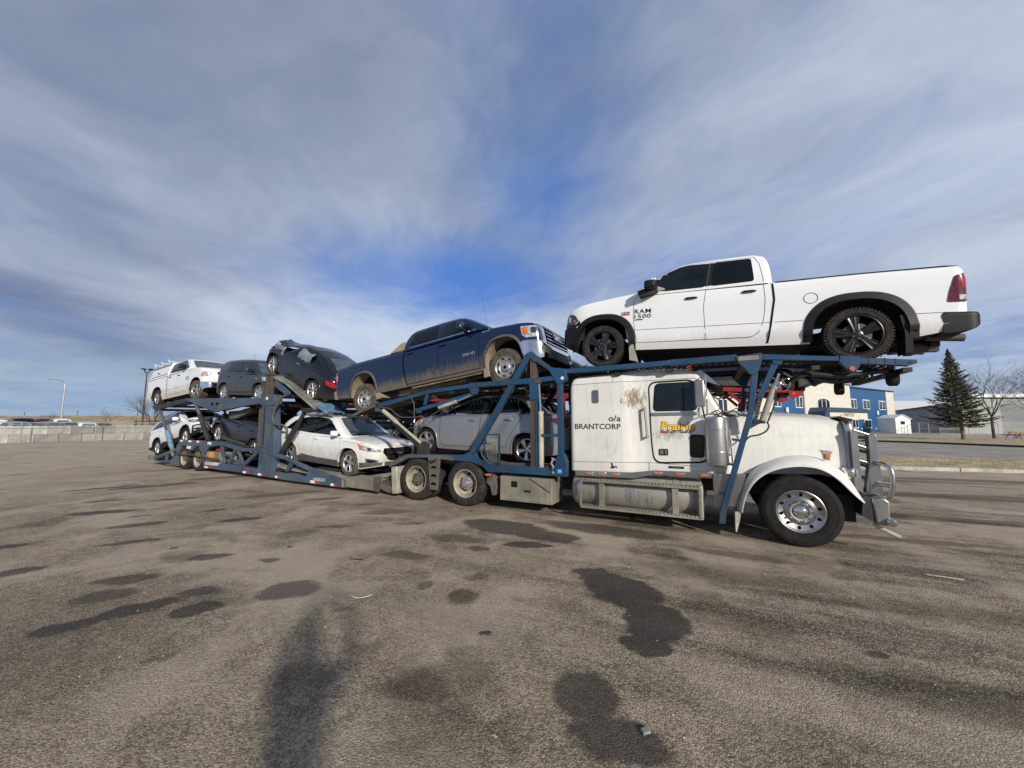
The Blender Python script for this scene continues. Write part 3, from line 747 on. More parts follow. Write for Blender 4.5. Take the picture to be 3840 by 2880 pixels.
        for a_, b_, r_ in (((-3.2, .62, .36), (-2.8, .62, .39), .055), ((-3.2, -.62, .36), (-2.8, -.62, .39), .055), ((-2.9, .35, .27), (-2.62, .4, .30), .075)): m = MB(); m.cyl(a_, b_, r_, n=14); m.build('exhaust_pipe', 'grimy_frame', root)
        m = MB(); m.bb(-3.15, -2.6, -.06, .06, .26, .36); m.bb(-3.0, -2.9, -.5, .5, .27, .36); m.build('tow_hitch', 'dark_steel', root)
        for sg in (-1, 1):
            o = mirror(root, 1.02, sg * .93, 1.47, sg, 'black_plastic', (.22, .34, .17))
            m = MB(); m.box((1.08, sg * 1.08, 1.385), (.34, .30, .09), Ry(.25)); m.build('tow_extension', 'black_plastic', o, bevel=.02)
            m = MB(); m.box((.97, sg * 1.24, 1.565), (.10, .08, .04)); m.build('marker_cap', 'white_paint', o, bevel=.015)
        f = lo.side(1)
        lettering('model_badge', 'RAM', f, 1.335, 1.015, .30, .085, 'ink', root, .010, sgn=-1, space=1.10, off=.006); lettering('model_badge', '1500', f, 1.335, .922, .30, .075, 'ink', root, .010, sgn=-1, space=1.10, off=.006)
        m = MB(); patch(m, [(1.335, .885), (1.335, .905), (1.18, .905), (1.18, .885)], f, .05, .004); m.build('badge_bar', 'ink', root)
        lettering('engine_badge', 'HEMI', f, 1.585, 1.035, .16, .035, 'ink', root, .01, sgn=-1)
        m = MB(); patch(m, [(1.585, 1.0), (1.585, 1.028), (1.425, 1.028), (1.425, 1.0)], f, .05, .004); m.build('badge_bar', 'badge_red', root)
        m = MB(); line(m, [(-1.375 + .09 * math.cos(a), 1.03 + .085 * math.sin(a)) for a in np.linspace(0, 2 * math.pi, 30)], f, .008, .003, .03); m.build('fuel_door', 'dark_void', root, smooth=0, recalc=False)
        m = MB(); m.add([(-.60, -.012, 2.01), (-.52, 0, 2.015), (-.46, 0, 2.02), (-.62, 0, 2.09), (-.60, .012, 2.01)], [(0, 1, 2, 3), (4, 3, 2, 1), (0, 3, 4)]); m.build('antenna_fin', 'black_plastic', root)
        # sun shade corner glimpsed through the front glass
        m = MB(); patch(m, [(1.02, 1.43), (.94, 1.53), (.80, 1.46), (.80, 1.43)], gh.side(1), .05, .007); m.build('paper_in_window', 'interior_pale', root)
    if gmc:
        for a in lo.arches:
            for sg in (-1, 1):
                m = MB(); arch_strip(m, lo, sg, a, .055, .02, zmin=.54 if a[0] < 0 else .50); m.build('arch_moulding', 'grey_plastic', root, smooth=50)
                m = MB(); xc, zc, rx, rz = a      # mud caked in the arches
                m.add([(xc - math.cos(q) * rx * .99, sg * yy, zc + max(0, math.sin(q)) ** .83 * rz * .99) for q in np.linspace(-.0, math.pi, 25) for yy in (.985, .62)], [(i * 2, i * 2 + 1, i * 2 + 3, i * 2 + 2) for i in range(24)])
                m.build('wheel_arch_liner', 'mud', root, smooth=50)
        for sg in (-1, 1):
            m = MB(); m.prism([(wf - .56, .98), (wf - .44, .98), (wf - .42, .30), (wf - .56, .29)], sg * .80, sg * .99); m.build('mud_flap', 'mud', root); m = MB(); m.prism([(wr + .42, .62), (wr + .52, .6), (wr + .72, .36), (wr + .46, .34)], sg * .74, sg * .98); m.build('mud_flap', 'mud', root)
            m = MB(); m.bb(-.58, 1.60, sg * .86 - .06, sg * .86 + .06, .42, .48); m.build('running_board', 'mud', root, bevel=.02)
        for sg in (-1, 1):
            m = MB(); patch(m, rounded([(-.6, .56), (1.6, .55), (1.62, .70), (-.62, .74)], .03), lo.side(sg), .06, .012); m.build('rocker_cladding', 'gmc_blue', root, smooth=50)
        # chrome bumper with fog light pocket
        fb = Loft([(2.70, .90), (2.78, .935), (3.0, .92), (3.16, .88), (3.21, .83), (3.23, .78)], [(2.70, .86), (2.74, .62), (2.90, .52), (3.10, .47), (3.23, .50)], 1.03, lf=.50, pf=.72, lr=.01, pr=1, r=.05, tuck=(.65, .05), tumble=(9, 0), crown=0.0)
        fb.mesh(step=.03).build('front_bumper', ['chrome', 'underbody'], root, smooth=50)
        for sg in (-1, 1):
            m = MB(); patch(m, rounded([(sg * .66, .58), (sg * .90, .60), (sg * .91, .74), (sg * .65, .75)], .03), fb.front, .04, .006); o = m.build('fog_light_pocket', 'grey_plastic', root, smooth=50)
            m = MB(); slat(.60, .76, sg * .68, sg * .84, 3, fb.front, m, .02); m.build('pocket_slat', 'lamp_dark', o)
        m = MB(); patch(m, rounded([(-.80, .48), (.80, .48), (.60, .56), (.56, .70), (-.56, .70), (-.60, .56)], .04), fb.front, .06, .010); m.build('lower_intake', 'black_plastic', root, smooth=50)
        # grille: chrome frame, dark mesh, chrome bars
        m = MB(); patch(m, rounded([(-.80, .82), (.80, .82), (.82, 1.29), (-.82, 1.29)], .05), lo.front, .06, .05); gr = m.build('grille_frame', 'chrome', root, smooth=50)
        m = MB(); patch(m, rounded([(-.66, .80), (.66, .80), (.68, 1.25), (-.68, 1.25)], .03), lo.front, .06, .055); m.build('grille_mesh', 'dark_void', gr, smooth=50)
        m = MB(); slat(.80, 1.24, -.65, .65, 5, lo.front, m, .070, .22); m.build('grille_bar', 'chrome', gr)
        lettering('maker_badge', 'GMC', lo.front, -.24, .98, .48, .16, 'chrome', gr, .03, sgn=1, off=.09)
        m = MB(); patch(m, rounded([(-.27, .95), (.27, .95), (.27, 1.17), (-.27, 1.17)], .02), lo.front, .06, .078); m.build('badge_plate', 'ink', gr)
        for sg in (-1, 1):
            fs = lo.side(sg)
            m = MB(); patch(m, rounded([(2.76, 1.25), (2.78, 1.04), (2.86, .965), (3.14, .95), (3.12, 1.20)], .03), fs, .04, .010); h = m.build('headlight', 'light_clear', root, smooth=60)
            m = MB(); patch(m, rounded([(2.79, 1.20), (2.80, 1.06), (2.93, 1.03), (2.92, 1.20)], .02), fs, .03, .016); m.build('amber_lens', 'light_amber', h, smooth=60)
            m = MB(); patch(m, rounded([(2.99, 1.18), (3.10, 1.18), (3.12, 1.04), (3.0, 1.04)], .03), fs, .02, .016); m.build('projector_lens', 'lamp_dark', h, smooth=60)
            m = MB(); patch(m, rounded([(-3.26, 1.38), (-3.368, 1.38), (-3.368, 1.04), (-3.27, 1.05)], .02), fs, .04, .012); m.build('tail_light', 'light_red', root, smooth=60)
            o = mirror(root, 1.28, sg * .93, 1.60, sg, 'gmc_blue', (.14, .26, .22)); 
        rb = Loft([(-3.50, .80), (-3.45, .84), (-3.30, .86)], [(-3.50, .66), (-3.40, .60), (-3.30, .58)], 1.0, lf=.01, pf=1, lr=.1, pr=.92, r=.04, tuck=(-9, 0), tumble=(9, 0), crown=0)
        rb.mesh().build('rear_bumper', ['mud', 'mud'], root, smooth=50)
        m = MB(); m.bb(-3.5, -3.1, -.06, .06, .46, .56); m.build('tow_hitch', 'mud', root)
        lettering('model_badge', '2500 HD', lo.side(-1), 1.16, .90, .36, .065, 'rim_alloy', root, .02, sgn=1)
        lettering('drive_badge', '4X4', lo.side(-1), 1.74, 1.352, .22, .045, 'rim_alloy', root, .02, sgn=1)
        m = MB(); m.tube([(1.80, -.80, 1.46), (1.79, -.80, 1.9), (1.74, -.80, 2.30)], .0025, 5); m.build('antenna', 'black_plastic', root)
        # tan headboard standing behind the cab
        m = MB(); m.prism([(-1.25, 1.52), (-.72, 1.52), (-.70, 1.72), (-.82, 1.72)], -.90, -.86); m.prism([(-1.25, 1.52), (-.72, 1.52), (-.70, 1.72), (-.82, 1.72)], .86, .90); m.bb(-.82, -.72, -.86, .86, 1.52, 1.70); m.build('bed_headboard', 'mud', root)
    if ram2:
        # chrome bumper, crosshair grille
        fb = Loft([(2.42, .68), (2.5, .70), (2.86, .68), (2.90, .62)], [(2.42, .60), (2.5, .46), (2.7, .40), (2.90, .44)], 1.01, lf=.42, pf=.72, lr=.01, pr=1, r=.05, tuck=(.5, .03), tumble=(9, 0), crown=0)
        fb.mesh(step=.03).build('front_bumper', ['chrome', 'underbody'], root, smooth=50)
        m = MB(); patch(m, rounded([(-.45, .47), (.45, .47), (.52, .60), (-.52, .60)], .04), fb.front, .08, .008); m.build('lower_intake', 'black_plastic', root)
        m = MB(); patch(m, rounded([(-.52, .78), (.52, .78), (.66, .93), (.62, 1.17), (-.62, 1.17), (-.66, .93)], .06), lo.front, .07, .03); gr = m.build('grille_frame', 'white_dusty', root, smooth=50)
        for sy in (-1, 1):
            for za, zb, ya, yb in ((.82, .96, .46, .56), (1.00, 1.12, .56, .55)):
                m = MB(); patch(m, rounded([(sy * .05, za), (sy * ya, za), (sy * yb, zb), (sy * .05, zb)], .03), lo.front, .06, .036); m.build('grille_mesh', 'dark_void', gr, smooth=50)
        for sg in (-1, 1):
            fs = lo.side(sg)
            m = MB(); patch(m, rounded([(2.42, .93), (2.70, .91), (2.78, .93), (2.745, 1.10), (2.62, 1.13), (2.50, 1.10)], .03), fs, .04, .012); h = m.build('headlight', 'light_clear', root, smooth=60)
            m = MB(); patch(m, [(2.43, .935), (2.54, .925), (2.56, 1.11), (2.50, 1.10)], fs, .03, .017); m.build('amber_lens', 'light_amber', h, smooth=60)
            m = MB(); patch(m, rounded([(-2.99, 1.18), (-3.104, 1.22), (-3.104, .80), (-2.98, .81)], .03), fs, .04, .012); m.build('tail_light', 'light_red', root, smooth=60)
            mirror(root, .98, sg * .93, 1.52, sg, 'black_plastic', (.13, .24, .2))
        rb = Loft([(-3.24, .60), (-3.22, .64), (-2.95, .66)], [(-3.24, .46), (-3.1, .42), (-2.95, .42)], 1.0, lf=.01, pf=1, lr=.1, pr=.92, r=.04, tuck=(-9, 0), tumble=(9, 0), crown=0)
        rb.mesh().build('rear_bumper', ['chrome', 'underbody'], root, smooth=50)
        # white canopy over the box, with ladder racks
        cp = Loft([(-3.06, 1.36), (-2.85, 1.92), (-2.7, 1.97), (-1.05, 2.02), (-.93, 1.99)], [(-3.06, 1.35), (-.93, 1.37)], .95, lf=.05, pf=.97, lr=.05, pr=.97, r=.06, tuck=(-9, 0), tumble=(1.4, .055), crown=.03, smooth=.03)
        cn = cp.mesh().build('canopy', ['white_dusty', 'dark_void'], root, smooth=50)
        for sg in (-1, 1):
            m = MB(); patch(m, [(-2.90, 1.45), (-1.02, 1.47), (-1.02, 1.86), (-2.78, 1.82)], cp.side(sg), .1, .012); sd = m.build('side_hatch', 'white_dusty', cn, smooth=50)
            m = MB(); line(m, [(-2.90, 1.44), (-1.0, 1.46), (-1.0, 1.88), (-2.77, 1.84), (-2.90, 1.44)], cp.side(sg), .02, .008); line(m, [(-2.80, 1.89), (-.98, 1.93)], cp.side(sg), .035, .012)
            m.build('hatch_seal', 'black_plastic', cn, smooth=0)
            m = MB(); m.box((-1.9, sg * .98, 1.58), (.05, .03, .09)); m.build('hatch_handle', 'black_plastic', cn, bevel=.01)
        for x in (-2.65, -1.85, -1.1):
            m = MB(); m.tube([(x + .05, -.86, 1.95), (x - .05, -.90, 2.15)], .014, 8); m.tube([(x + .05, .86, 1.95), (x - .05, .90, 2.15)], .014, 8); m.tube([(x, -.90, 2.07), (x, .90, 2.07)], .014, 8); m.tube([(x + .03, -.88, 2.0), (x + .30, -.88, 2.04)], .012, 6); m.build('ladder_rack', 'white_paint', cn)
        lettering('model_badge', 'RAM', lo.side(-1), 1.04, 1.0, .26, .07, 'ink', root, .02, sgn=1); lettering('model_badge', '1500', lo.side(-1), 1.04, .92, .26, .06, 'ink', root, .02, sgn=1)
    return root

# ---- cars and crossovers
def car(kind, name, label, cat, body=None):
    root = empty(name, label=label, cat=cat)
    K = dict(
     cruze=dict(near=1, body='silver', W=.89, wb=1.40, R=(.335, .235, .21), style='five', rmats=('rim_alloy', 'rim_alloy', 'dark_void'), tm='rubber',
        top=[(-2.32, .60), (-2.31, 1.0), (-2.25, 1.10), (-2.0, 1.13), (-1.6, 1.14), (-1.0, 1.12), (0, 1.07), (.9, 1.02), (1.2, .99), (1.5, .93), (1.8, .83), (1.98, .70), (2.05, .55)],
        bot=[(-2.32, .42), (-2.1, .28), (-1.8, .22), (1.0, .19), (1.8, .2), (2.05, .3)], arches=(.37, .37), lf=.6, pf=.5, lr=.4, pr=.62, crease=(.98, .012, .03), tuck=(.5, .06), r=.05,
        gh=dict(top=[(-2.0, 1.10), (-1.75, 1.20), (-1.42, 1.42), (-1.1, 1.52), (-.7, 1.555), (-.2, 1.535), (.15, 1.46), (.5, 1.31), (.85, 1.13), (1.0, 1.03)], base=1.02, W=.845, tumble=.125, r=.09, lf=.5, pf=.8, lr=.6, pr=.8, crown=.03),
        windows=[[(.86, 1.03), (.55, 1.21), (.18, 1.38), (-.22, 1.45), (-.20, 1.075), (.2, 1.055)], [(-.28, 1.075), (-.32, 1.46), (-.75, 1.475), (-1.05, 1.44), (-1.15, 1.13)], [(-1.19, 1.13), (-1.1, 1.42), (-1.32, 1.31), (-1.50, 1.15)]],
        seams=[[(.96, .99), (.95, .6), (.92, .33), (.86, .27), (-.16, .31)], [(-.22, 1.06), (-.18, .6), (-.16, .31), (-.9, .36)], [(-1.28, 1.12), (-1.2, .92), (-1.0, .62), (-.9, .36)]],
        handles=[(-.0, .92), (-.95, .98)], handle_mat='rim_alloy', chrome_belt=[(.88, 1.035), (.2, 1.052), (-.3, 1.07), (-1.15, 1.125), (-1.52, 1.145)],
        screens=[('windscreen', .22, .93, .88), ('rear_window', -1.9, -1.38, .85)]),
     edge=dict(near=-1, body='white_dusty', W=.95, wb=1.425, R=(.37, .24, .235), style='double5', rmats=('rim_alloy', 'rim_alloy', 'dark_void'), tm='rubber_mud',
        top=[(-2.32, .75), (-2.31, 1.1), (-2.2, 1.22), (-1.6, 1.19), (-1.0, 1.14), (.2, 1.08), (.95, 1.06), (1.15, 1.08), (1.5, 1.06), (2.0, .99), (2.25, .92), (2.36, .82), (2.42, .65)],
        bot=[(-2.32, .45), (-2.1, .33), (-1.8, .26), (1.0, .24), (1.9, .25), (2.42, .36)], arches=(.44, .42), lf=.75, pf=.48, lr=.4, pr=.7, crease=(.95, .012, .03), tuck=(.5, .05), r=.08,
        gh=dict(top=[(-2.25, 1.18), (-2.05, 1.44), (-1.85, 1.60), (-1.6, 1.68), (-1.0, 1.72), (-.4, 1.73), (.15, 1.69), (.35, 1.63), (1.28, 1.07)], base=1.06, W=.91, tumble=.095, r=.10, lf=.7, pf=.8, lr=.5, pr=.8, crown=.03),
        windows=[[(.98, 1.11), (.62, 1.34), (.25, 1.54), (.0, 1.60), (-.28, 1.61), (-.24, 1.13)], [(-.32, 1.13), (-.36, 1.62), (-.95, 1.62), (-1.2, 1.58), (-1.22, 1.17)], [(-1.28, 1.17), (-1.26, 1.56), (-1.5, 1.50), (-1.85, 1.22)]],
        seams=[[(.98, 1.05), (1.02, .85), (.95, .45), (.88, .42), (-.25, .42)], [(-.28, 1.1), (-.28, .8), (-.25, .42), (-1.0, .46)], [(-1.28, 1.14), (-1.25, .9), (-1.05, .7), (-1.0, .46)], [(1.1, .98), (1.9, .96), (2.2, .90)]],
        handles=[(-.1, .98), (-1.05, 1.0)], handle_mat='white_dusty', screens=[('windscreen', .38, 1.22, .88), ('rear_window', -2.2, -1.95, .8)], screen_mat='glass_dusty',
        clad=.42, cladmat='grey_plastic'),
     pilot=dict(near=-1, body='white_dusty', W=.98, wb=1.41, R=(.385, .24, .24), style='double5', rmats=('rim_steel', 'rim_steel', 'dark_void'), tm='rubber',
        top=[(-2.45, .85), (-2.44, 1.15), (-2.35, 1.28), (-1.6, 1.26), (-.5, 1.20), (.9, 1.14), (1.1, 1.17), (1.5, 1.16), (2.0, 1.10), (2.3, 1.03), (2.42, .92), (2.46, .7)],
        bot=[(-2.45, .5), (-2.2, .36), (-1.9, .30), (1.0, .30), (1.9, .32), (2.46, .42)], arches=(.47, .45), lf=.7, pf=.5, lr=.35, pr=.75, crease=(1.0, .012, .03), tuck=(.55, .05), r=.08,
        gh=dict(top=[(-2.42, 1.24), (-2.32, 1.50), (-2.2, 1.68), (-1.9, 1.77), (-1.0, 1.82), (-.2, 1.82), (.15, 1.77), (.32, 1.71), (1.2, 1.14)], base=1.15, W=.93, tumble=.085, r=.10, lf=.6, pf=.8, lr=.3, pr=.85, crown=.03),
        windows=[[(.92, 1.19), (.58, 1.44), (.28, 1.63), (-.1, 1.68), (-.12, 1.22)], [(-.18, 1.22), (-.2, 1.68), (-1.05, 1.68), (-1.05, 1.26)], [(-1.12, 1.26), (-1.12, 1.68), (-1.75, 1.64), (-2.15, 1.32)]],
        seams=[[(.92, 1.12), (.96, .9), (.9, .5), (-.15, .48)], [(-.15, 1.18), (-.15, .48), (-1.0, .5)], [(-1.1, 1.2), (-1.1, .9), (-1.0, .5)]],
        handles=[(.0, 1.05), (-.95, 1.08)], handle_mat='white_dusty', screens=[('windscreen', .36, 1.14, .88), ('rear_window', -2.38, -2.26, .8)],
        clad=.47, cladmat='black_plastic', archclad=True),
     soul=dict(near=-1, body='dark_grey', W=.89, wb=1.27, R=(.33, .225, .21), style='soul', rmats=('rim_alloy', 'rim_alloy', 'dark_void'), tm='rubber_mud',
        top=[(-1.92, .8), (-1.91, 1.1), (-1.85, 1.14), (-1.0, 1.10), (.8, 1.03), (1.0, 1.05), (1.5, .99), (1.85, .90), (2.0, .80), (2.08, .6)],
        bot=[(-1.92, .45), (-1.8, .32), (-1.6, .25), (1.6, .24), (2.08, .34)], arches=(.40, .40), lf=.55, pf=.5, lr=.22, pr=.8, crease=(.55, .012, .04), tuck=(.45, .05), r=.07,
        gh=dict(top=[(-1.90, 1.10), (-1.82, 1.38), (-1.68, 1.57), (-1.45, 1.63), (-.6, 1.65), (.1, 1.62), (.3, 1.56), (.42, 1.49), (1.05, 1.02)], base=1.02, W=.865, tumble=.065, r=.09, lf=.5, pf=.8, lr=.25, pr=.82, crown=.03),
        windows=[[(.86, 1.08), (.5, 1.36), (.3, 1.50), (-.15, 1.53), (-.15, 1.10)], [(-.22, 1.10), (-.22, 1.53), (-1.0, 1.53), (-1.12, 1.40), (-1.15, 1.15)]],
        seams=[[(.9, 1.02), (.92, .7), (.85, .38), (-.2, .36)], [(-.2, 1.06), (-.2, .36), (-.85, .38)], [(-1.15, 1.1), (-1.12, .8), (-.85, .38)], [(.9, .36), (-.8, .34)]],
        handles=[(-.05, .93), (-.98, .95)], handle_mat='dark_grey', screens=[('windscreen', .44, .99, .86), ('rear_window', -1.86, -1.72, .8)], screen_mat='glass_dusty'),
     beetle=dict(near=1, body='black_paint', W=.90, wb=1.27, R=(.335, .245, .22), style='seven', rmats=('rim_alloy', 'rim_alloy', 'dark_void'), tm='rubber_dusty',
        top=[(-2.15, .55), (-2.12, .78), (-2.0, .92), (-1.8, 1.02), (-1.2, 1.04), (0, 1.0), (.7, 1.0), (1.1, .98), (1.5, .88), (1.75, .80), (1.85, .6)],
        bot=[(-2.15, .40), (-1.9, .28), (-1.6, .24), (1.4, .22), (1.85, .40)], arches=(.41, .40), lf=.35, pf=.75, lr=.75, pr=.42, crease=(.9, .01, .03), tuck=(.45, .05), r=.08,
        gh=dict(top=[(-1.95, .96), (-1.7, 1.12), (-1.35, 1.30), (-1.0, 1.40), (-.5, 1.47), (.0, 1.46), (.22, 1.40), (.40, 1.2), (.75, 1.0)], base=.98, W=.83, tumble=.12, r=.11, lf=.4, pf=.85, lr=1.0, pr=.6, crown=.05),
        windows=[[(.50, 1.02), (.30, 1.25), (.05, 1.36), (-.35, 1.37), (-.35, 1.04)], [(-.44, 1.05), (-.44, 1.36), (-.8, 1.33), (-1.05, 1.24), (-1.15, 1.12)]],
        seams=[[(.75, .98), (.8, .7), (.72, .36), (-.45, .34)], [(-.45, 1.0), (-.55, .8), (-.5, .36)]],
        handles=[(-.25, .88)], handle_mat='chrome', screens=[('rear_window', -1.62, -1.05, .80)], screen_mat='glass_dusty'),
     suv=dict(near=1, body='black_paint', W=.94, wb=1.365, R=(.37, .25, .23), style='double5', rmats=('rim_alloy', 'rim_alloy', 'dark_void'), tm='rubber_dusty',
        top=[(-2.3, .75), (-2.28, 1.05), (-2.2, 1.16), (-1.2, 1.12), (.8, 1.06), (1.0, 1.08), (1.5, 1.04), (2.0, .95), (2.2, .8), (2.25, .6)],
        bot=[(-2.3, .45), (-2.1, .33), (-1.8, .27), (1.7, .27), (2.25, .38)], arches=(.44, .43), lf=.6, pf=.55, lr=.3, pr=.75, crease=(.9, .012, .03), tuck=(.5, .05), r=.08,
        gh=dict(top=[(-2.22, 1.12), (-2.1, 1.4), (-1.9, 1.56), (-1.5, 1.64), (-.4, 1.68), (.1, 1.64), (.3, 1.57), (1.15, 1.06)], base=1.06, W=.89, tumble=.095, r=.10, lf=.6, pf=.8, lr=.4, pr=.8, crown=.03),
        windows=[[(.9, 1.10), (.5, 1.37), (.2, 1.52), (-.2, 1.56), (-.2, 1.12)], [(-.27, 1.12), (-.27, 1.56), (-1.1, 1.55), (-1.15, 1.17)], [(-1.22, 1.17), (-1.2, 1.53), (-1.6, 1.46), (-1.9, 1.24)]],
        seams=[[(.9, 1.04), (.95, .8), (.88, .45), (-.2, .42)], [(-.2, 1.08), (-.2, .42), (-.95, .45)], [(-1.2, 1.1), (-1.15, .8), (-.95, .45)]],
        handles=[(-.05, .96), (-1.0, .98)], handle_mat='black_paint', screens=[('windscreen', .34, 1.08, .87), ('rear_window', -2.18, -2.0, .8)], clad=.42, cladmat='grey_plastic'),
    )
    sp = K[kind]; sp['body'] = body or sp['body']; sp['both'] = kind in ('edge', 'cruze', 'soul')
    sp.setdefault('screen_mat', 'glass_tint')
    wb = sp['wb']; Rt, Rr, tw = sp['R']; ar = [(x, Rt, a, a) for x, a in ((wb, sp['arches'][0]), (-wb, sp['arches'][1]))]
    lo = Loft(sp['top'], sp['bot'], sp['W'], lf=sp['lf'], pf=sp['pf'], lr=sp['lr'], pr=sp['pr'], r=sp['r'], tuck=sp['tuck'], tumble=(.75, .035), arches=ar, crease=sp['crease'], crown=.05)
    sp['paint'] = sp['body']
    gh = gh_loft(sp)
    lo.mesh().build('body', [sp['body'], 'underbody'], root, smooth=40)
    gh.mesh(step=.04).build('roof', [sp['body'] if kind != 'cruze' else 'silver', 'dark_void'], root, smooth=45)
    glass_and_lines(root, lo, gh, sp)
    for x, _, a, _2 in ar:
        for sg in (-1, 1): add_wheel(root, x, sg * (sp['W'] - .035), Rt, Rt, Rr, tw, sp['style'], sp['rmats'], sp['tm'], 0, side=sg)
    if sp.get('clad'):
        h = sp['clad']; m = MB()
        for sg in (-1, 1):
            f = lo.side(sg)
            patch(m, [(-wb + ar[1][2] + .0, lo.zb0(0) + .005), (wb - ar[0][2] - .0, lo.zb0(0) + .005), (wb - ar[0][2] - .0, h), (.0, h + .01), (-wb + ar[1][2] + .2, h + .06), (-wb + ar[1][2] + .12, h), (-wb + ar[1][2], h)], f, .07, .012)
            patch(m, [(wb + ar[0][2] + .02, .28), (lo.x1 - .02, lo.zb0(lo.x1) + .01), (lo.x1 - .01, .47), (wb + ar[0][2] + .02, .43)], f, .06, .012)
            patch(m, [(-wb - ar[1][2] - .02, .30), (lo.x0 + .02, lo.zb0(lo.x0) + .01), (lo.x0 + .02, .55), (-wb - ar[1][2] - .02, .50)], f, .06, .012)
        m.build('lower_cladding', sp['cladmat'], root, smooth=50); m = MB(); patch(m, [(-.5, .36), (.5, .36), (.5, .47), (-.5, .47)], lo.front, .08, .02); m.build('bumper_trim', sp['cladmat'], root, smooth=50)
    for a in ar:
        for sg in (-1, 1): m = MB(); arch_strip(m, lo, sg, a, .05 if sp.get('archclad') else .022, .012, zmin=lo.zb0(0) + .01); m.build('arch_moulding', 'black_plastic' if sp.get('archclad') else sp['body'], root, smooth=50)
    m = MB(); m.bb(lo.x0 + .3, lo.x1 - .3, -.6, .6, .2, .3)
    for x in (wb, -wb): m.cyl((x, -.75, Rt), (x, .75, Rt), .045, n=8)
    m.build('chassis', 'underbody', root)
    for sg in (-1, 1):
        if kind == 'beetle': break
        xm = sp['windows'][0][0][0] - .12
        mirror(root, xm, sg * (sp['W'] - .09), gh.zb0(0) + .13, sg, {'edge': 'white_dusty', 'pilot': 'white_dusty', 'cruze': 'silver'}.get(kind, sp['body']), (.12, .22, .15))
    F = lo.front; f2 = [lo.side(-1), lo.side(1)]
    def lamp(nm, poly, mat, sub=(), surf=f2, off=.01):
        for s_ in surf:
            m = MB(); patch(m, rounded(poly, .02), s_, .035, off); h = m.build(nm, mat, root, smooth=60)
            for n2, p2, m2 in sub: m = MB(); patch(m, rounded(p2, .015), s_, .03, off + .005); m.build(n2, m2, h, smooth=60)
    if kind == 'edge':
        lamp('headlight', [(1.78, .95), (1.86, .80), (2.15, .74), (2.39, .735), (2.36, .81), (2.15, .88)], 'light_clear', (('amber_lens', [(1.82, .93), (1.88, .81), (1.98, .785), (2.0, .90)], 'light_amber'), ('projector_lens', [(2.12, .86), (2.13, .77), (2.22, .765), (2.21, .85)], 'lamp_dark')))
        m = MB(); patch(m, rounded([(-.34, .50), (.34, .50), (.56, .72), (.50, .84), (-.50, .84), (-.56, .72)], .04), F, .05, .02); gr = m.build('grille', 'dark_void', root, smooth=50)
        m = MB(); slat(.53, .82, -.44, .44, 5, F, m, .035, .3); m.build('grille_bar', 'lamp_dark', gr)
        m = MB(); patch(m, [(.15 * math.cos(a), .70 + .058 * math.sin(a)) for a in np.linspace(0, 6.28, 25)[:-1]], F, .05, .045); b_ = m.build('maker_badge', 'navy_paint', gr)
        lettering('badge_text', 'Ford', lambda a, b, o: F(a, b, o), -.09, .672, .18, .06, 'rim_alloy', b_, .01, .25, off=.05)
        lamp('fog_light', [(2.08, .56), (2.10, .44), (2.30, .43), (2.38, .50), (2.30, .54)], 'grey_plastic', (('fog_lens', [(2.14, .53), (2.15, .46), (2.28, .455), (2.33, .50)], 'dark_void'),))
        lamp('tail_light', [(-2.0, 1.08), (-2.31, 1.09), (-2.31, .94), (-2.05, .95)], 'light_red')
        m = MB(); line(m, [(-1.5, 1.665), (0.1, 1.655)], gh.side(-1), .03, .02); line(m, [(-1.5, 1.665), (0.1, 1.655)], gh.side(1), .03, .02); m.build('roof_rail', 'rim_alloy', root)
    if kind == 'pilot':
        lamp('headlight', [(1.72, 1.04), (1.80, .94), (2.1, .86), (2.42, .84), (2.42, .93), (2.1, .98)], 'lamp_dark', (('lens', [(2.0, .95), (2.0, .90), (2.25, .87), (2.25, .94)], 'light_clear'), ('amber_lens', [(1.77, 1.02), (1.82, .95), (1.9, .93), (1.9, 1.0)], 'light_amber')))
        m = MB(); patch(m, rounded([(-.5, .68), (.5, .68), (.54, .95), (-.54, .95)], .04), F, .06, .02); gr = m.build('grille', 'dark_void', root, smooth=50)
        m = MB(); patch(m, rounded([(-.62, .84), (.62, .84), (.62, .92), (-.62, .92)], .03), F, .06, .045); patch(m, rounded([(-.1, .80), (.1, .80), (.1, .95), (-.1, .95)], .02), F, .05, .055); m.build('grille_bar', 'chrome', gr)
        m = MB()
        for s_ in f2: patch(m, rounded([(2.02, .42), (2.44, .44), (2.44, .76), (2.08, .74)], .04), s_, .05, .015)
        patch(m, [(-.5, .42), (.5, .42), (.5, .55), (-.5, .55)], F, .08, .02)
        o = m.build('bumper_surround', 'black_plastic', root, smooth=50)
        m = MB()
        for s_ in f2: patch(m, rounded([(2.14, .60), (2.42, .60), (2.42, .70), (2.16, .70)], .02), s_, .05, .022); patch(m, rounded([(2.14, .50), (2.24, .50), (2.24, .55), (2.14, .55)], .02), s_, .05, .022)
        m.build('fog_light', 'light_clear', o, smooth=50)
        m = MB()
        for s_ in (-1, 1): m.tube([gh.side(s_)(x, gh.zt(x) - .03, .0)[:2] + (gh.zt(x) + .02,) for x in np.linspace(-2.0, .2, 12)], .018, 6)
        m.build('roof_rail', 'black_plastic', root)
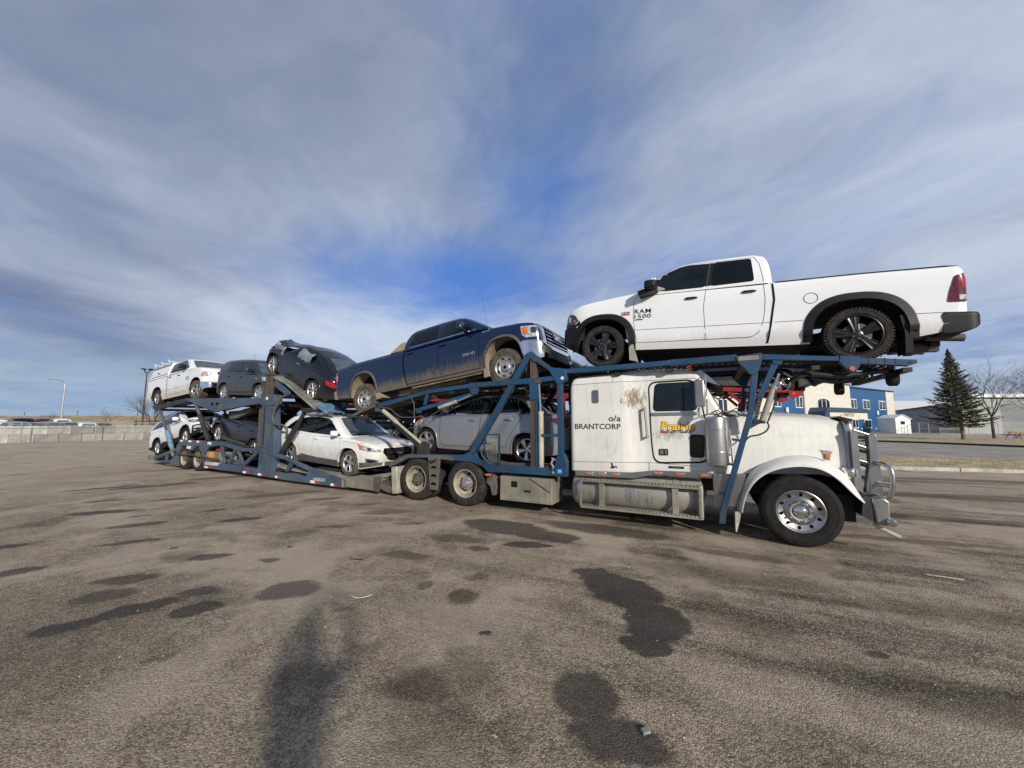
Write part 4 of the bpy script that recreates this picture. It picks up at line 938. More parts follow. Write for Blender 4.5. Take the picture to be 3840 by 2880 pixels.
    if kind == 'soul':
        lamp('headlight', [(1.45, .93), (1.55, .78), (1.9, .75), (1.98, .80), (1.8, .9)], 'light_clear')
        m = MB(); patch(m, rounded([(-.5, .66), (.5, .66), (.5, .72), (-.5, .72)], .02), F, .06, .01); patch(m, rounded([(-.6, .38), (.6, .38), (.5, .55), (-.5, .55)], .03), F, .06, .01); m.build('grille', 'dark_void', root)
        lamp('tail_light', [(-1.75, 1.40), (-1.86, 1.3), (-1.90, 1.12), (-1.8, 1.1)], 'light_dark_red', surf=[gh.side(-1), gh.side(1)])
        lamp('fender_badge', [(.98, .84), (1.16, .84), (1.14, .89), (.98, .89)], 'rim_alloy', (('badge_field', [(1.0, .855), (1.13, .855), (1.12, .875), (1.0, .875)], 'ink'),))
        m = MB(); m.tube([(-.9, 0, 1.68), (-1.0, 0, 1.95)], .006, 5); m.build('antenna', 'black_plastic', root)
    if kind == 'cruze':
        lamp('tail_light', [(-1.93, 1.02), (-2.12, 1.065), (-2.29, 1.06), (-2.29, .84), (-2.15, .88)], 'light_dark_red')
        lamp('headlight', [(1.50, .88), (1.6, .72), (1.95, .66), (1.99, .70), (1.8, .81)], 'light_clear', (('amber_lens', [(1.54, .86), (1.60, .74), (1.68, .73), (1.66, .84)], 'light_amber'),))
        m = MB(); patch(m, rounded([(-.35, .42), (.35, .42), (.42, .62), (-.42, .62)], .03), F, .06, .01); m.build('grille', 'dark_void', root)
        m = MB(); m.tube([(1.0, .7, 1.0), (1.0, .7, 1.0)], .001, 4)
    if kind == 'suv':
        lamp('tail_light', [(-1.98, 1.08), (-2.29, 1.08), (-2.29, .92), (-2.05, .90)], 'light_red')
        lamp('headlight', [(1.6, .95), (1.7, .83), (2.15, .78), (2.18, .84), (1.95, .92)], 'light_clear')
        m = MB(); patch(m, rounded([(-.5, .48), (.5, .48), (.55, .80), (-.55, .80)], .04), F, .06, .01); m.build('grille', 'dark_void', root)
    if kind == 'beetle':
        lamp('tail_light', [(-1.76, .86), (-1.80, .74), (-2.06, .70), (-2.10, .76), (-2.0, .86)], 'light_red')
        # crash damage: bent bonnet thrown up, crushed wing, shattered glass, crumpled nose
        rr = random.Random(4); m = MB()
        def bon(u, v):      # bonnet buckled upwards and shoved back against the roof
            x = 1.58 - u * 1.60; y = .74 - 1.44 * v; z = 1.05 + .20 * math.sin(math.pi * min(1, v * 1.3 + .05)) + .20 * u - .04 * math.sin(u * 6)
            e = max(0, 1 - u * 2.6); z += e * (.07 * math.sin(8 * v + 1) + .05 * rr.uniform(-1, 1)); x += e * .09 * rr.uniform(-1, 1)
            return (x, y, z)
        m.grid(bon, 14, 10); o = m.build('torn_bonnet', 'dark_grey', root, smooth=30); q = o.modifiers.new('thickness', 'SOLIDIFY'); q.thickness = .02
        m = MB(); m.grid(lambda u, v: (.95 + .80 * u, -.80 + 1.6 * v, .98 + .10 * math.sin(u * 2.6 + 1) + .06 * math.sin(7 * v) + rr.uniform(-.035, .04) - .16 * u * u), 7, 9); o = m.build('crushed_nose', 'dark_grey', root, smooth=15); q = o.modifiers.new('thickness', 'SOLIDIFY'); q.thickness = .015
        m = MB(); m.grid(lambda u, v: (.78 + .62 * u, .87 + .03 * math.sin(6 * u + 4 * v) + rr.uniform(-.015, .02), .80 + .32 * v + .05 * rr.uniform(-1, 1) * u), 7, 5); o = m.build('torn_wing', 'torn_plastic', root, smooth=15); q = o.modifiers.new('thickness', 'SOLIDIFY'); q.thickness = .012
        m = MB(); m.grid(lambda u, v: (.05 - .74 * u, .80 + .07 * math.sin(3.1 * v) - .10 * v + rr.uniform(-.012, .012), .93 + .42 * v * (1 - .25 * u) + .10 * u + .03 * math.sin(8 * u)), 10, 8); o = m.build('shattered_glass', 'glass_shatter', root, smooth=10)
        for i in range(9):
            a = Vector((rr.uniform(1.1, 1.8), rr.uniform(-.7, .8), rr.uniform(.5, .95))); m = MB(); m.tube([a, a + Vector((rr.uniform(-.25, .25), rr.uniform(-.2, .2), rr.uniform(-.1, .22)))], rr.uniform(.012, .025), 6); m.build('bent_metal', 'grimy_frame', root)
    return root
m_, n_, b_ = principled('glass_shatter')
o_ = oc(n_); v_ = n_.new('ShaderNodeTexVoronoi', feature='DISTANCE_TO_EDGE'); n_.l.new(o_, v_.inputs['Vector']); v_.inputs['Scale'].default_value = 55
n_.put(b_.inputs['Base Color'], n_.mix(n_.step(v_.outputs[0], 0, .08), (.42, .47, .46), (.10, .13, .13))); b_.inputs['Roughness'].default_value = .25

def place(root, frame, xf, zf, xr, zr, Rt, yc=1.25, yaw=0.):
    """stand a vehicle on its wheel centres: front (xf, zf) and rear (xr, zr) in the frame's own metres"""
    a = Vector((xf, zf)); b = Vector((xr, zr)); d = (a - b).normalized(); nrm = Vector((-d.y, d.x))
    if nrm.y < 0: nrm = -nrm
    mid = (a + b) / 2 - nrm * Rt
    left = d.x < 0
    pitch = math.atan2(d.y, abs(d.x))
    M = Matrix.Translation((mid.x, yc, mid.y)) @ Matrix.Rotation((math.pi if left else 0) + yaw, 4, 'Z') @ Matrix.Rotation(-pitch, 4, 'Y')
    root.matrix_world = frame @ M
    return root
FT = Matrix.Translation((4.424, 5.835, 0)) @ Matrix.Rotation(R(-27.82), 4, 'Z')      # tractor frame: x forward, y away
FR = Matrix.Translation((-3.093, 9.802, 0)) @ Matrix.Rotation(R(-29.85), 4, 'Z')     # trailer frame
# ---------------------------------------------------------------- the truck (frame: x forward, y away from the camera, z up)
tractor = empty('car_carrier_truck', label='white long-nose sleeper truck with blue overhead car rack and polished bull bar', cat='truck'); tractor.matrix_world = FT
YC = 1.25
def big_wheel(parent, x, side_y, z, kind, out=-1):
    """heavy wheel, outer face at side_y looking towards out*y"""
    Rt, Rr, W = .525, .31, .28
    rot = math.pi if out > 0 else 0
    if kind == 'steer':
        m = MB(); m.lathe([(.0001, .03), (.10, .03), (.11, .0), (.135, -.005), (.145, .03), (Rr * .62, .05)], 40); hb = m.build('wheel', 'rim_steel', parent, smooth=35)
        hb.location = (x, side_y, z); hb.rotation_euler = (0, 0, rot)
        m = MB(); m.lathe([(Rr, .03), (Rr + .004, .006), (Rr - .006, .0), (Rr - .018, .008), (Rr - .03, .028), (Rr - .075, .045), (Rr - .10, .055), (.175, .03), (.165, .022), (.10, .025), (.0001, .026)], 64)
        for i in range(10):
            a = 2 * math.pi * (i + .35) / 10; r0 = Rr - .068
            m.add([((r0 + .026 * math.sin(u)) * math.cos(a) - .023 * math.cos(u) * math.sin(a), .037 - .016 * math.sin(u), (r0 + .026 * math.sin(u)) * math.sin(a) + .023 * math.cos(u) * math.cos(a)) for u in np.linspace(0, 2 * math.pi, 17)[:-1]], [tuple(range(16))], 1)
        m.build('rim', ['polished_aluminium', 'dark_void'], hb, smooth=35)
        m = MB(); m.lathe([(.0001, -.045), (.05, -.040), (.085, -.020), (.098, .02)], 32)
        for i in range(10):
            a = 2 * math.pi * i / 10; m.cyl((.145 * math.cos(a), .03, .145 * math.sin(a)), (.145 * math.cos(a), -.015, .145 * math.sin(a)), .021, .019, 10); m.cyl((.145 * math.cos(a), -.014, .145 * math.sin(a)), (.145 * math.cos(a), -.032, .145 * math.sin(a)), .019, .006, 10)
        m.build('hub_cap', 'chrome', hb, smooth=50)
        t_ = link('tyre', tyre_mesh(('steer',), Rt, Rr, W, 'rubber'), hb)
    else:
        m = MB(); m.lathe([(.0001, -.01), (.07, -.005), (.085, .02), (.09, .06), (.14, .08), (.15, .11), (.0001, .12)], 28)
        for i in range(10):
            a = 2 * math.pi * i / 10; m.cyl((.125 * math.cos(a), .10, .125 * math.sin(a)), (.125 * math.cos(a), .05, .125 * math.sin(a)), .016, n=8)
        hb = m.build('wheel', 'rim_steel' if kind == 'drive_cap' else 'grimy_frame', parent, smooth=35); hb.location = (x, side_y, z); hb.rotation_euler = (0, 0, rot)
        m = MB(); m.lathe([(Rr, .03), (Rr + .004, .004), (Rr - .008, .0), (Rr - .022, .02), (Rr - .036, .05), (Rr - .05, .15), (Rr - .10, .17), (.17, .165), (.16, .17), (.09, .17)], 56)
        for i in range(5):
            a = 2 * math.pi * i / 5 + .3
            m.add([((.20 + .03 * math.sin(u)) * math.cos(a) - .04 * math.cos(u) * math.sin(a), .160, (.20 + .03 * math.sin(u)) * math.sin(a) + .04 * math.cos(u) * math.cos(a)) for u in np.linspace(0, 2 * math.pi, 13)[:-1]], [tuple(range(12))], 1)
        m.build('rim', ['cream_wheel', 'dark_void'], hb, smooth=35)
        t1 = link('tyre', tyre_mesh(('drive',), .50 if kind != 'trl' else .46, Rr if kind != 'trl' else .27, .26, 'rubber_dusty', 0), hb)
        t2 = link('tyre', t1.data, hb); t2.location = (0, .33, 0)
        if kind == 'trl':
            hb.scale = (.92, 1, .92)
    return hb
# chassis rails, axles
m = MB()
for y in (.82, 1.68): m.bb(-8.3, .55, y - .04, y + .04, .62, .90)
m.cyl((-.13, .3, .5), (-.13, 2.2, .5), .06, n=10)
for x in (-6.2, -7.6): m.cyl((x, .4, .48), (x, 2.1, .48), .09, n=12); m.cyl((x, 1.05, .48), (x, 1.45, .48), .2, n=14)
m.bb(-.6, .35, .95, 1.55, .75, 1.2); m.bb(-2.2, -.8, 1.0, 1.5, .6, 1.0); m.cyl((-6.1, 1.25, .6), (-2.0, 1.25, .75), .06, n=8)
m.bb(.3, .62, .5, 2.0, .35, .75)
m.build('chassis', 'dark_steel', tractor)
# sleeper and cab
wx = [(-3.76, 1.13), (-2.9, 1.13), (-2.72, 1.12), (-2.52, 1.06), (-2.35, 1.03), (-1.0, 1.02)]
cab = Loft([(-3.76, 2.60), (-3.73, 2.70), (-3.64, 2.765), (-2.9, 2.80), (-2.4, 2.84), (-1.9, 2.85), (-1.62, 2.82), (-1.45, 2.75), (-1.38, 2.62), (-1.10, 2.05), (-1.0, 2.0)],
           [(-3.76, .92), (-2.3, .95), (-1.0, .99)], 1.13, lf=.10, pf=.95, lr=.10, pr=.93, r=.13, tuck=(-9, 0), tumble=(2.62, .05), crown=.06, yc=YC, smooth=.04)
cab.wx = [(a, b) for a, b in wx]
cab.mesh(step=.04, nz=22).build('cab', ['cab_white', 'dark_void'], tractor, smooth=40)
near = cab.side(-1); far = cab.side(1)
m = MB(); line(m, [(-3.74, 2.60), (-2.76, 2.62), (-1.45, 2.63)], near, .006, .003); line(m, [(-2.9, 2.62), (-2.88, 2.74)], near, .006, .003)
line(m, [(-3.70, 1.09), (-2.3, 1.13), (-1.5, 1.10)], near, .006, .003); line(m, [(-2.3, .97), (-2.3, 1.13)], near, .006, .003)
m.build('panel_seam', 'dark_void', tractor, smooth=0, recalc=False)
m = MB()
for x in np.arange(-3.7, -1.5, .055): m.cyl(near(x, 2.585 + .01 * (x + 3.7) / 2, .0), near(x, 2.585 + .01 * (x + 3.7) / 2, .005), .006, n=6)
for x in np.arange(-3.68, -2.3, .055): m.cyl(near(x, 1.115, .0), near(x, 1.115, .005), .006, n=6)
m.build('rivets', 'cab_white', tractor)
# door
for sg, sd in ((-1, near), (1, far)):
    dp = rounded([(-2.255, 2.585), (-1.50, 2.60), (-1.40, 2.2), (-1.34, 1.75), (-1.34, 1.18), (-2.20, 1.13), (-2.235, 1.5)], .14, 6)
    m = MB(); line(m, dp + [dp[0]], sd, .035, .006); m.build('door_seal', 'black_plastic', tractor, smooth=0, recalc=False)
    m = MB(); patch(m, [(x * .985 - .028, (z - 1.85) * .98 + 1.85) for x, z in dp], sd, .08, .012); dr = m.build('door', 'cab_white', tractor, smooth=50)
    m = MB(); patch(m, rounded([(-2.20, 2.055), (-1.46, 2.06), (-1.47, 2.57), (-2.15, 2.565)], .09, 5), sd, .08, .020); m.build('window_frame', 'black_plastic', dr, smooth=50)
    m = MB(); patch(m, rounded([(-2.16, 2.07), (-1.69, 2.07), (-1.69, 2.55), (-2.12, 2.545)], .06, 4), sd, .08, .026); patch(m, rounded([(-1.665, 2.07), (-1.49, 2.075), (-1.50, 2.55), (-1.665, 2.55)], .04), sd, .08, .026); m.build('window', 'glass_clear', dr, smooth=50)
    m = MB(); patch(m, [(-2.235, 1.975), (-1.47, 1.985), (-1.48, 2.04), (-2.235, 2.03)], sd, .1, .030)
    o = m.build('belt_trim', 'polished_aluminium', dr)
    m = MB(); patch(m, rounded([(-1.615, 1.25), (-1.39, 1.25), (-1.37, 1.64), (-1.60, 1.65)], .06, 4), sd, .08, .020); m.build('window_frame', 'black_plastic', dr, smooth=50)
    m = MB(); patch(m, rounded([(-1.59, 1.28), (-1.41, 1.28), (-1.39, 1.61), (-1.58, 1.62)], .05, 4), sd, .08, .025); m.build('lower_window', 'glass_tint', dr, smooth=50)
    m = MB(); patch(m, rounded([(-2.125, 1.265), (-1.965, 1.27), (-1.965, 1.385), (-2.125, 1.38)], .02), sd, .05, .018); o = m.build('door_handle', 'black_plastic', dr)
    m = MB(); patch(m, [(-2.105, 1.285), (-2.045, 1.285), (-2.045, 1.365), (-2.105, 1.365)], sd, .05, .024); patch(m, [(-2.02, 1.285), (-1.985, 1.285), (-1.985, 1.365), (-2.02, 1.365)], sd, .05, .024); m.build('handle_lever', 'chrome', o)
    # sleeper window, grab rail
    m = MB(); patch(m, rounded([(-3.30, 2.23), (-3.17, 2.23), (-3.17, 2.48), (-3.30, 2.48)], .03, 4), sd, .06, .014); o = m.build('sleeper_window', 'polished_aluminium', tractor, smooth=50)
    m = MB(); patch(m, rounded([(-3.28, 2.25), (-3.19, 2.25), (-3.19, 2.46), (-3.28, 2.46)], .02, 4), sd, .06, .018); m.build('pane', 'glass_dusty', o)
    yy = YC + sg * 1.03 + sg * .10
    m = MB(); m.tube([(-2.33, yy, 2.13), (-2.30, yy, 1.58)], .019, 10); m.tube([(-2.33, yy, 2.11), (-2.33, YC + sg * 1.02, 2.11)], .022, 8); m.tube([(-2.30, yy, 1.60), (-2.30, YC + sg * 1.02, 1.60)], .022, 8); m.build('grab_rail', 'polished_aluminium', tractor, smooth=50)
m = MB()   # windscreen, split, faces forward
def wsf(a, b, o): return (a + o * .8, YC + b, cab.T(a, b) + o * .4)
for sg in (-1, 1): patch(m, rounded([(-1.35, sg * .03), (-1.12, sg * .03), (-1.12, sg * .90), (-1.35, sg * .88)], .04), wsf, .06, .006)
m.build('windscreen', 'glass_tint', tractor, smooth=50)
# sun visor with side wing
m = MB(); m.prism([(-1.52, 2.80), (-1.40, 2.80), (-1.04, 2.47), (-1.05, 2.44), (-1.16, 2.47)], .33, 2.17); m.build('sun_visor', 'dark_steel', tractor, bevel=.008)
m = MB()
for y0 in (.30, 2.16): m.prism([(-1.62, 2.72), (-1.38, 2.78), (-1.08, 2.48), (-1.42, 2.62)], y0, y0 + .02)
m.build('visor_bracket', 'polished_aluminium', tractor)
# roof marker lamps and horns
m = MB()
for y in (.55, .9, 1.25, 1.6, 1.95): m.cyl((-1.62, y, 2.86), (-1.54, y, 2.87), .045, .03, 10)
m.build('roof_marker', 'light_amber', tractor)
# skirt with amber markers
m = MB(); m.prism([(-3.66, .93), (-3.64, .83), (-2.53, .85), (-2.35, .90), (-2.2, .93), (-1.30, .93), (-1.28, 1.02), (-2.2, 1.01), (-2.6, .95)], .06, .10); m.prism([(-3.66, .93), (-3.64, .83), (-2.53, .85), (-2.2, .93), (-1.3, .93), (-1.28, 1.02)], 2.40, 2.44)
m.build('side_skirt', 'polished_aluminium', tractor, bevel=.006)
for x, z in ((-3.37, .885), (-3.12, .892), (-2.88, .90), (-2.13, .965), (-1.78, .972), (-1.41, .975)):
    m = MB(); m.box((x, .052, z), (.15, .02, .058)); o = m.build('marker_light', 'chrome', tractor, bevel=.012)
    m = MB(); m.box((x, .040, z), (.105, .02, .035)); m.build('lens', 'light_amber', o, bevel=.008)
# lettering
lettering('lettering', 'o/a', near, -2.99, 1.875, .225, .115, 'ink', tractor, .016)
lettering('lettering', 'BRANTCORP', near, -3.655, 1.725, .885, .105, 'ink', tractor, .014)
lg = empty('door_logo', parent=tractor)
sdn = lambda a, b, o: near(a, b, o + .012)
bpy.data.objects.remove(lg)
lg = lettering('door_logo', 'Prairie', lambda a, b, o: near(a, b, o + .014), -2.08, 1.705, .57, .165, 'ink', tractor, .05, .12)
lettering('logo_face', 'Prairie', lambda a, b, o: near(a, b, o + .018), -2.07, 1.717, .55, .145, 'badge_yellow', lg, .026, .12)
lettering('logo_line', 'AUTO TRANSPORT', sdn, -1.925, 1.665, .385, .038, 'ink', lg, .03, .1)
m = MB(); patch(m, [(-2.09, 1.665), (-1.95, 1.665), (-1.94, 1.70), (-2.08, 1.70)], sdn, .06, .004); m.build('logo_stripe', 'badge_red', lg)
m = MB(); girl = [(-3.0, 1.005), (-2.965, 1.02), (-2.955, 1.06), (-2.975, 1.085), (-2.955, 1.105), (-2.935, 1.085), (-2.93, 1.055), (-2.90, 1.03), (-2.875, 1.06), (-2.85, 1.005), (-2.865, 1.0), (-2.88, 1.03), (-2.905, 1.005), (-2.94, .998)]
patch(m, girl, near, .05, .003); m.build('decal', 'ink', tractor)
m = MB(); patch(m, [(-1.97, 1.045), (-1.72, 1.045), (-1.72, 1.085), (-1.97, 1.085)], near, .05, .006); o = m.build('name_plate', 'rim_black', tractor)
lettering('plate_text', 'Classic', near, -1.92, 1.053, .15, .024, 'rim_alloy', o, .0, .2, off=.009)
# quarter fender panel
for y_ in (2.37, .10): m = MB(); m.prism([(-1.28, 1.01), (-.80, 1.02), (-.97, .50), (-1.27, .48)], y_, y_ + .03); q = m.build('splash_panel', 'polished_aluminium', tractor, bevel=.004)
m = MB()
for x in (-1.24, -1.17, -.9): 
    for z in (.99, .75): m.cyl((x, .10, z), (x, .088, z), .012, n=8)
m.build('panel_bolts', 'rim_steel', q)
# hood
hood = Loft([(-1.0, 2.02), (-.4, 1.99), (.1, 1.955), (.40, 1.92), (.56, 1.86), (.60, 1.80)], [(-1.0, 1.0), (.2, 1.05), (.60, .95)], .90, lf=.12, pf=.92, lr=.02, pr=1., r=.13, tuck=(-9, 0), tumble=(1.45, .06), crown=.06, yc=YC, smooth=.05)
hood.wx = [(-1.0, .94), (-.4, .90), (.6, .80)]
hood.mesh(step=.04, nz=16).build('hood', ['cab_white', 'dark_void'], tractor, smooth=40)
m = MB(); line(m, [(-.98, 1.60), (.55, 1.66)], hood.side(-1), .012, .004); line(m, [(-.93, 1.15), (-.93, 1.98)], hood.side(-1), .012, .004); m.build('hood_crease', 'cab_white', tractor, smooth=0)
# grille surround (polished shell) and grille
gs = Loft([(.555, 1.80), (.57, 1.87), (.62, 1.885), (.68, 1.84), (.70, 1.74), (.70, 1.2)], [(.555, .92), (.70, .88)], .83, lf=.10, pf=.86, lr=.01, pr=1, r=.08, tuck=(-9, 0), tumble=(9, 0), crown=.05, yc=YC, smooth=.02)
gs.mesh(step=.02).build('grille_surround', ['polished_aluminium', 'dark_void'], tractor, smooth=45)
m = MB(); m.bb(.701, .712, YC - .60, YC + .60, .98, 1.70); gr = m.build('grille', 'dark_void', tractor)
m = MB()
for i in range(14): m.bb(.713, .722, YC - .58 + i * .0893 - .004, YC - .58 + i * .0893 + .004, 1.0, 1.68)
m.build('grille_bar', 'chrome', gr)
m = MB(); m.prism([(.62, 1.885), (.50, 1.93), (.56, 1.955), (.74, 1.90), (.70, 1.87)], YC - .55, YC + .55); m.build('bug_deflector', 'rim_black', tractor)
# fender sweeping over the steer wheel
def fender(y0, s, name='fender'):
    arc_o = [(-.95, .43), (-.93, .58), (-.885, .74), (-.80, .93), (-.68, 1.09), (-.50, 1.22), (-.28, 1.31), (-.05, 1.345), (.15, 1.325), (.30, 1.26), (.43, 1.15), (.53, .99), (.60, .83), (.65, .72)]
    arc_i = [(-.88, .43), (-.85, .58), (-.80, .73), (-.72, .88), (-.60, 1.01), (-.44, 1.11), (-.25, 1.17), (-.05, 1.19), (.12, 1.17), (.25, 1.10), (.36, 1.0), (.46, .87), (.54, .78), (.60, .72)]
    def sm(a, n=48):
        tt = np.linspace(0, len(a) - 1, n); x = np.interp(tt, range(len(a)), [q[0] for q in a]); z = np.interp(tt, range(len(a)), [q[1] for q in a])
        for _ in range(3): x[1:-1] = (x[:-2] + 2 * x[1:-1] + x[2:]) / 4; z[1:-1] = (z[:-2] + 2 * z[1:-1] + z[2:]) / 4
        return list(zip(x, z))
    O, I = sm(arc_o), sm(arc_i); m = MB(); vs = []; K = 9
    for (ox, oz), (ix, iz) in zip(O, I):
        prof = [(1.0, .055), (1.0, .02), (.96, .0), (.80, .0), (.50, .035), (.22, .085), (.05, .16), (.0, .26), (-.02, .55)]
        for k_, yy in prof: vs.append((ix * k_ + ox * (1 - k_), y0 + s * yy, iz * k_ + oz * (1 - k_)))
    m.add(vs, [(i * K + j, i * K + j + 1, (i + 1) * K + j + 1, (i + 1) * K + j) for i in range(len(O) - 1) for j in range(K - 1)])
    o = m.build(name, 'cab_white', tractor, smooth=60); q = o.modifiers.new('thickness', 'SOLIDIFY'); q.thickness = .012
    m = MB(); vs = [(ix, y0 + s * yy, iz) for (ix, iz) in I for yy in (.05, .75)]
    m.add([(x * 1.0, y, z + .02) for x, y, z in vs], [(i * 2, i * 2 + 1, i * 2 + 3, i * 2 + 2) for i in range(len(I) - 1)]); m.build('fender_liner', 'dark_void', o, smooth=60)
    return o
fd = fender(.0, 1); fd2 = fender(2.5, -1)
for y_ in (.52, 1.92): m = MB(); m.bb(-.98, .62, y_, y_ + .06, .95, 1.32); m.build('inner_fender', 'dark_void', tractor)
m = MB(); m.prism([(-.985, .43), (-.90, .44), (-.925, .30), (-.975, .12), (-.99, .12)], .03, .42); m.build('mud_flap', 'mud_flap', tractor)
# turn signal on the fender, headlight
m = MB(); m.prism([(.17, 1.44), (.33, 1.43), (.30, 1.38), (.28, 1.29), (.21, 1.30), (.20, 1.39)], .10, .17); o = m.build('turn_signal', 'rim_steel', tractor, bevel=.006)
m = MB(); m.prism([(.225, 1.39), (.275, 1.39), (.275, 1.305), (.225, 1.31)], .088, .105); m.build('lens', 'light_amber', o, bevel=.004)
for y0, s in ((.12, 1), (2.38, -1)):
    m = MB(); m.box((.53, y0 + s * .22, 1.10), (.14, .26, .16)); o = m.build('headlight', 'chrome', tractor, bevel=.04)
    m = MB(); m.box((.61, y0 + s * .22, 1.10), (.02, .22, .12)); m.build('lens', 'light_clear', o, bevel=.008)
# bumper and bull bar
m = MB()
bx = [(.72, .78), (.86, .80), (.92, .74), (.90, .42), (.84, .40), (.74, .44)]
m.prism(bx, .12, 2.38); m.build('bumper', 'polished_aluminium', tractor, bevel=.025)
m = MB(); m.prism([(.64, .82), (.72, .78), (.74, .44), (.60, .52)], .14, 2.36); m.build('bumper_backing', 'dark_steel', tractor)
for y in (.36, 2.14):
    s = 1 if y < 1 else -1
    m = MB(); q = rounded([(.80, 1.68), (.90, 1.68), (.92, .80), (.72, .80), (.80, 1.30)], .05, 4); m.prism(q, y - .02, y + .14); bp = m.build('bull_bar_post', 'polished_aluminium', tractor, bevel=.008)
for y in (.18, 2.32):
    s = 1 if y < 1 else -1
    m = MB(); m.tube([(.83, y + s * .2, 1.26), (.90, y + s * .04, 1.26), (.955, y - s * .02, 1.22), (.975, y - s * .03, 1.12), (.965, y - s * .03, .95), (.93, y, .78)], .031, 12); m.tube([(.82, y + s * .2, .97), (.955, y - s * .02, .95)], .025, 10); m.build('bull_bar_loop', 'polished_aluminium', tractor, smooth=60)
m = MB()
for z in (1.62, 1.40, 1.18, .98): m.tube([(.86, .40, z), (.86, 2.10, z)], .032, 10)
m.build('bull_bar_rail', 'polished_aluminium', tractor, smooth=60)
for s_, yb in ((-1, .40), (1, 2.10)):
    m = MB()
    for z, z2 in ((1.74, 1.66), (1.53, 1.45), (1.30, 1.24)): m.tube([(.64, YC + s_ * .88, z), (.84, yb, z2)], .025, 10)
    m.bb(.60, .68, YC + s_ * .89 - .03, YC + s_ * .89 + .03, .85, 1.72); m.build('bull_bar_brace', 'polished_aluminium', tractor, smooth=50)
m = MB(); m.cyl((.90, .13, .47), (.90, .07, .47), .055, n=16); m.cyl((.90, .07, .47), (.90, .05, .47), .055, .03, 16); m.build('tow_pin', 'chrome', tractor)
m = MB(); m.tube([(.74, .22, .42), (.80, .18, .36), (.99, .14, .27)], .03, 10); m.build('tow_bar_end', 'cylinder_white', tractor)
# steer wheels
big_wheel(tractor, -.13, .02, .525, 'steer'); big_wheel(tractor, -.13, 2.48, .525, 'steer', 1)
# drive wheels
big_wheel(tractor, -7.62, .01, .50, 'drive'); big_wheel(tractor, -6.20, .01, .50, 'drive_cap'); big_wheel(tractor, -7.62, 2.49, .50, 'drive', 1); big_wheel(tractor, -6.20, 2.49, .50, 'drive_cap', 1)
# fuel tanks with straps and step frame
for y, s in ((.38, -1), (2.12, 1)):
    m = MB(); m.lathe([(.0001, 0), (.22, .0), (.30, .03), (.325, .09), (.325, 2.22), (.30, 2.28), (.22, 2.31), (.0001, 2.31)], 40)
    m.v = [(-3.74 + v[1], y + v[0], .57 + v[2]) for v in m.v]; tk = m.build('fuel_tank', 'dirty_aluminium', tractor, smooth=35)
    m = MB()
    for x in (-3.12, -1.86):
        m.lathe([(.327, -.045), (.334, -.045), (.334, .045), (.327, .045)], 40)
        k = len(m.v) - 160; m.v[k:] = [(x + v[1], y + v[0], .57 + v[2]) for v in m.v[k:]]
    m.build('tank_strap', 'toolbox_dirt', tk, smooth=35)
    m = MB(); m.cyl((-2.02, y - .02, .86), (-2.02, y - .04, .93), .06, n=14); m.build('filler_cap', 'dark_steel', tk)
    ye = y + s * .43
    m = MB()
    for z in (.76, .275): m.bb(-3.52, -1.46, min(ye, ye - s * .22), max(ye, ye - s * .22), z - .015, z + .03)
    for x in (-3.51, -1.475): m.bb(x - .02, x + .02, ye - .015, ye + .02, .29, .745)
    for x in (-3.12, -1.86): m.bb(x - .05, x + .05, ye - s * .04 - .01, ye - s * .04 + .01, .29, .745)
    st = m.build('side_step', 'toolbox_dirt', tractor, bevel=.004)
    m = MB()
    for z in (.76, .275):
        for i in range(34): m.box((-3.47 + i * .06, ye - s * .01, z + .036), (.022, .05, .012), Rz(.5))
    m.build('step_tread', 'grey_tread', st)
m = MB(); m.bb(-1.52, -1.44, -.03, .25, .26, .80); m.build('step_end_plate', 'cylinder_white', tractor, bevel=.01)
# air cleaner canisters
for y in (.10, 2.40):
    m = MB(); m.lathe([(.0001, 1.13), (.13, 1.135), (.165, 1.155), (.172, 1.2), (.172, 1.72), (.182, 1.722), (.182, 1.745), (.172, 1.75), (.172, 1.88), (.165, 1.93), (.10, 1.945), (.0001, 1.945)], 40)
    m.lathe([(.174, 1.36), (.176, 1.37), (.174, 1.38)], 40)
    m.v = [(-1.195 + v[0], y + v[2], v[1]) for v in m.v]; o = m.build('air_cleaner', 'polished_aluminium', tractor, smooth=35)
    m = MB(); m.tube([(-1.0, y, 1.75), (-.98, y, 1.2)], .012, 6); m.bb(-1.14, -1.0, y + (.1 if y < 1 else -.1) - .02, y + (.1 if y < 1 else -.1) + .02, 1.3, 1.34); m.build('bracket', 'rim_steel', o)
# mirrors
for y in (.02, 2.48):
    m = MB(); m.box((-1.41, y, 2.345), (.15, .05, .46)); o = m.build('door_mirror', 'polished_aluminium', tractor, bevel=.02)
    m = MB(); m.tube([(-1.32, y + (.25 if y < 1 else -.25), 2.68), (-1.31, y, 2.66), (-1.31, y, 2.02), (-1.31, y + (.25 if y < 1 else -.25), 2.0)], .014, 8); m.tube([(-1.31, y, 2.5), (-1.40, y, 2.5)], .012, 6); m.tube([(-1.31, y, 2.2), (-1.40, y, 2.2)], .012, 6); m.build('mirror_arm', 'chrome', o, smooth=50)
    m = MB(); m.lathe([(.0001, -.05), (.06, -.04), (.10, 0), (.105, .02), (.0001, .02)], 24)
    m.v = [(-1.43 + v[1] * .6, y + v[0], 2.02 + v[2]) for v in m.v]; m.build('round_mirror', 'chrome', o, smooth=50)
# exhaust / wiring bits behind the mirror, cowl clutter
m = MB()
for i in range(9):
    a = Vector((-1.3 + .04 * i, .12, 1.99 + .02 * (i % 3))); m.tube([a, a + Vector((.10, .05, .06 * math.sin(i))), a + Vector((.22, .02, -.05))], .009, 5)
m.build('cowl_cables', 'hose', tractor)
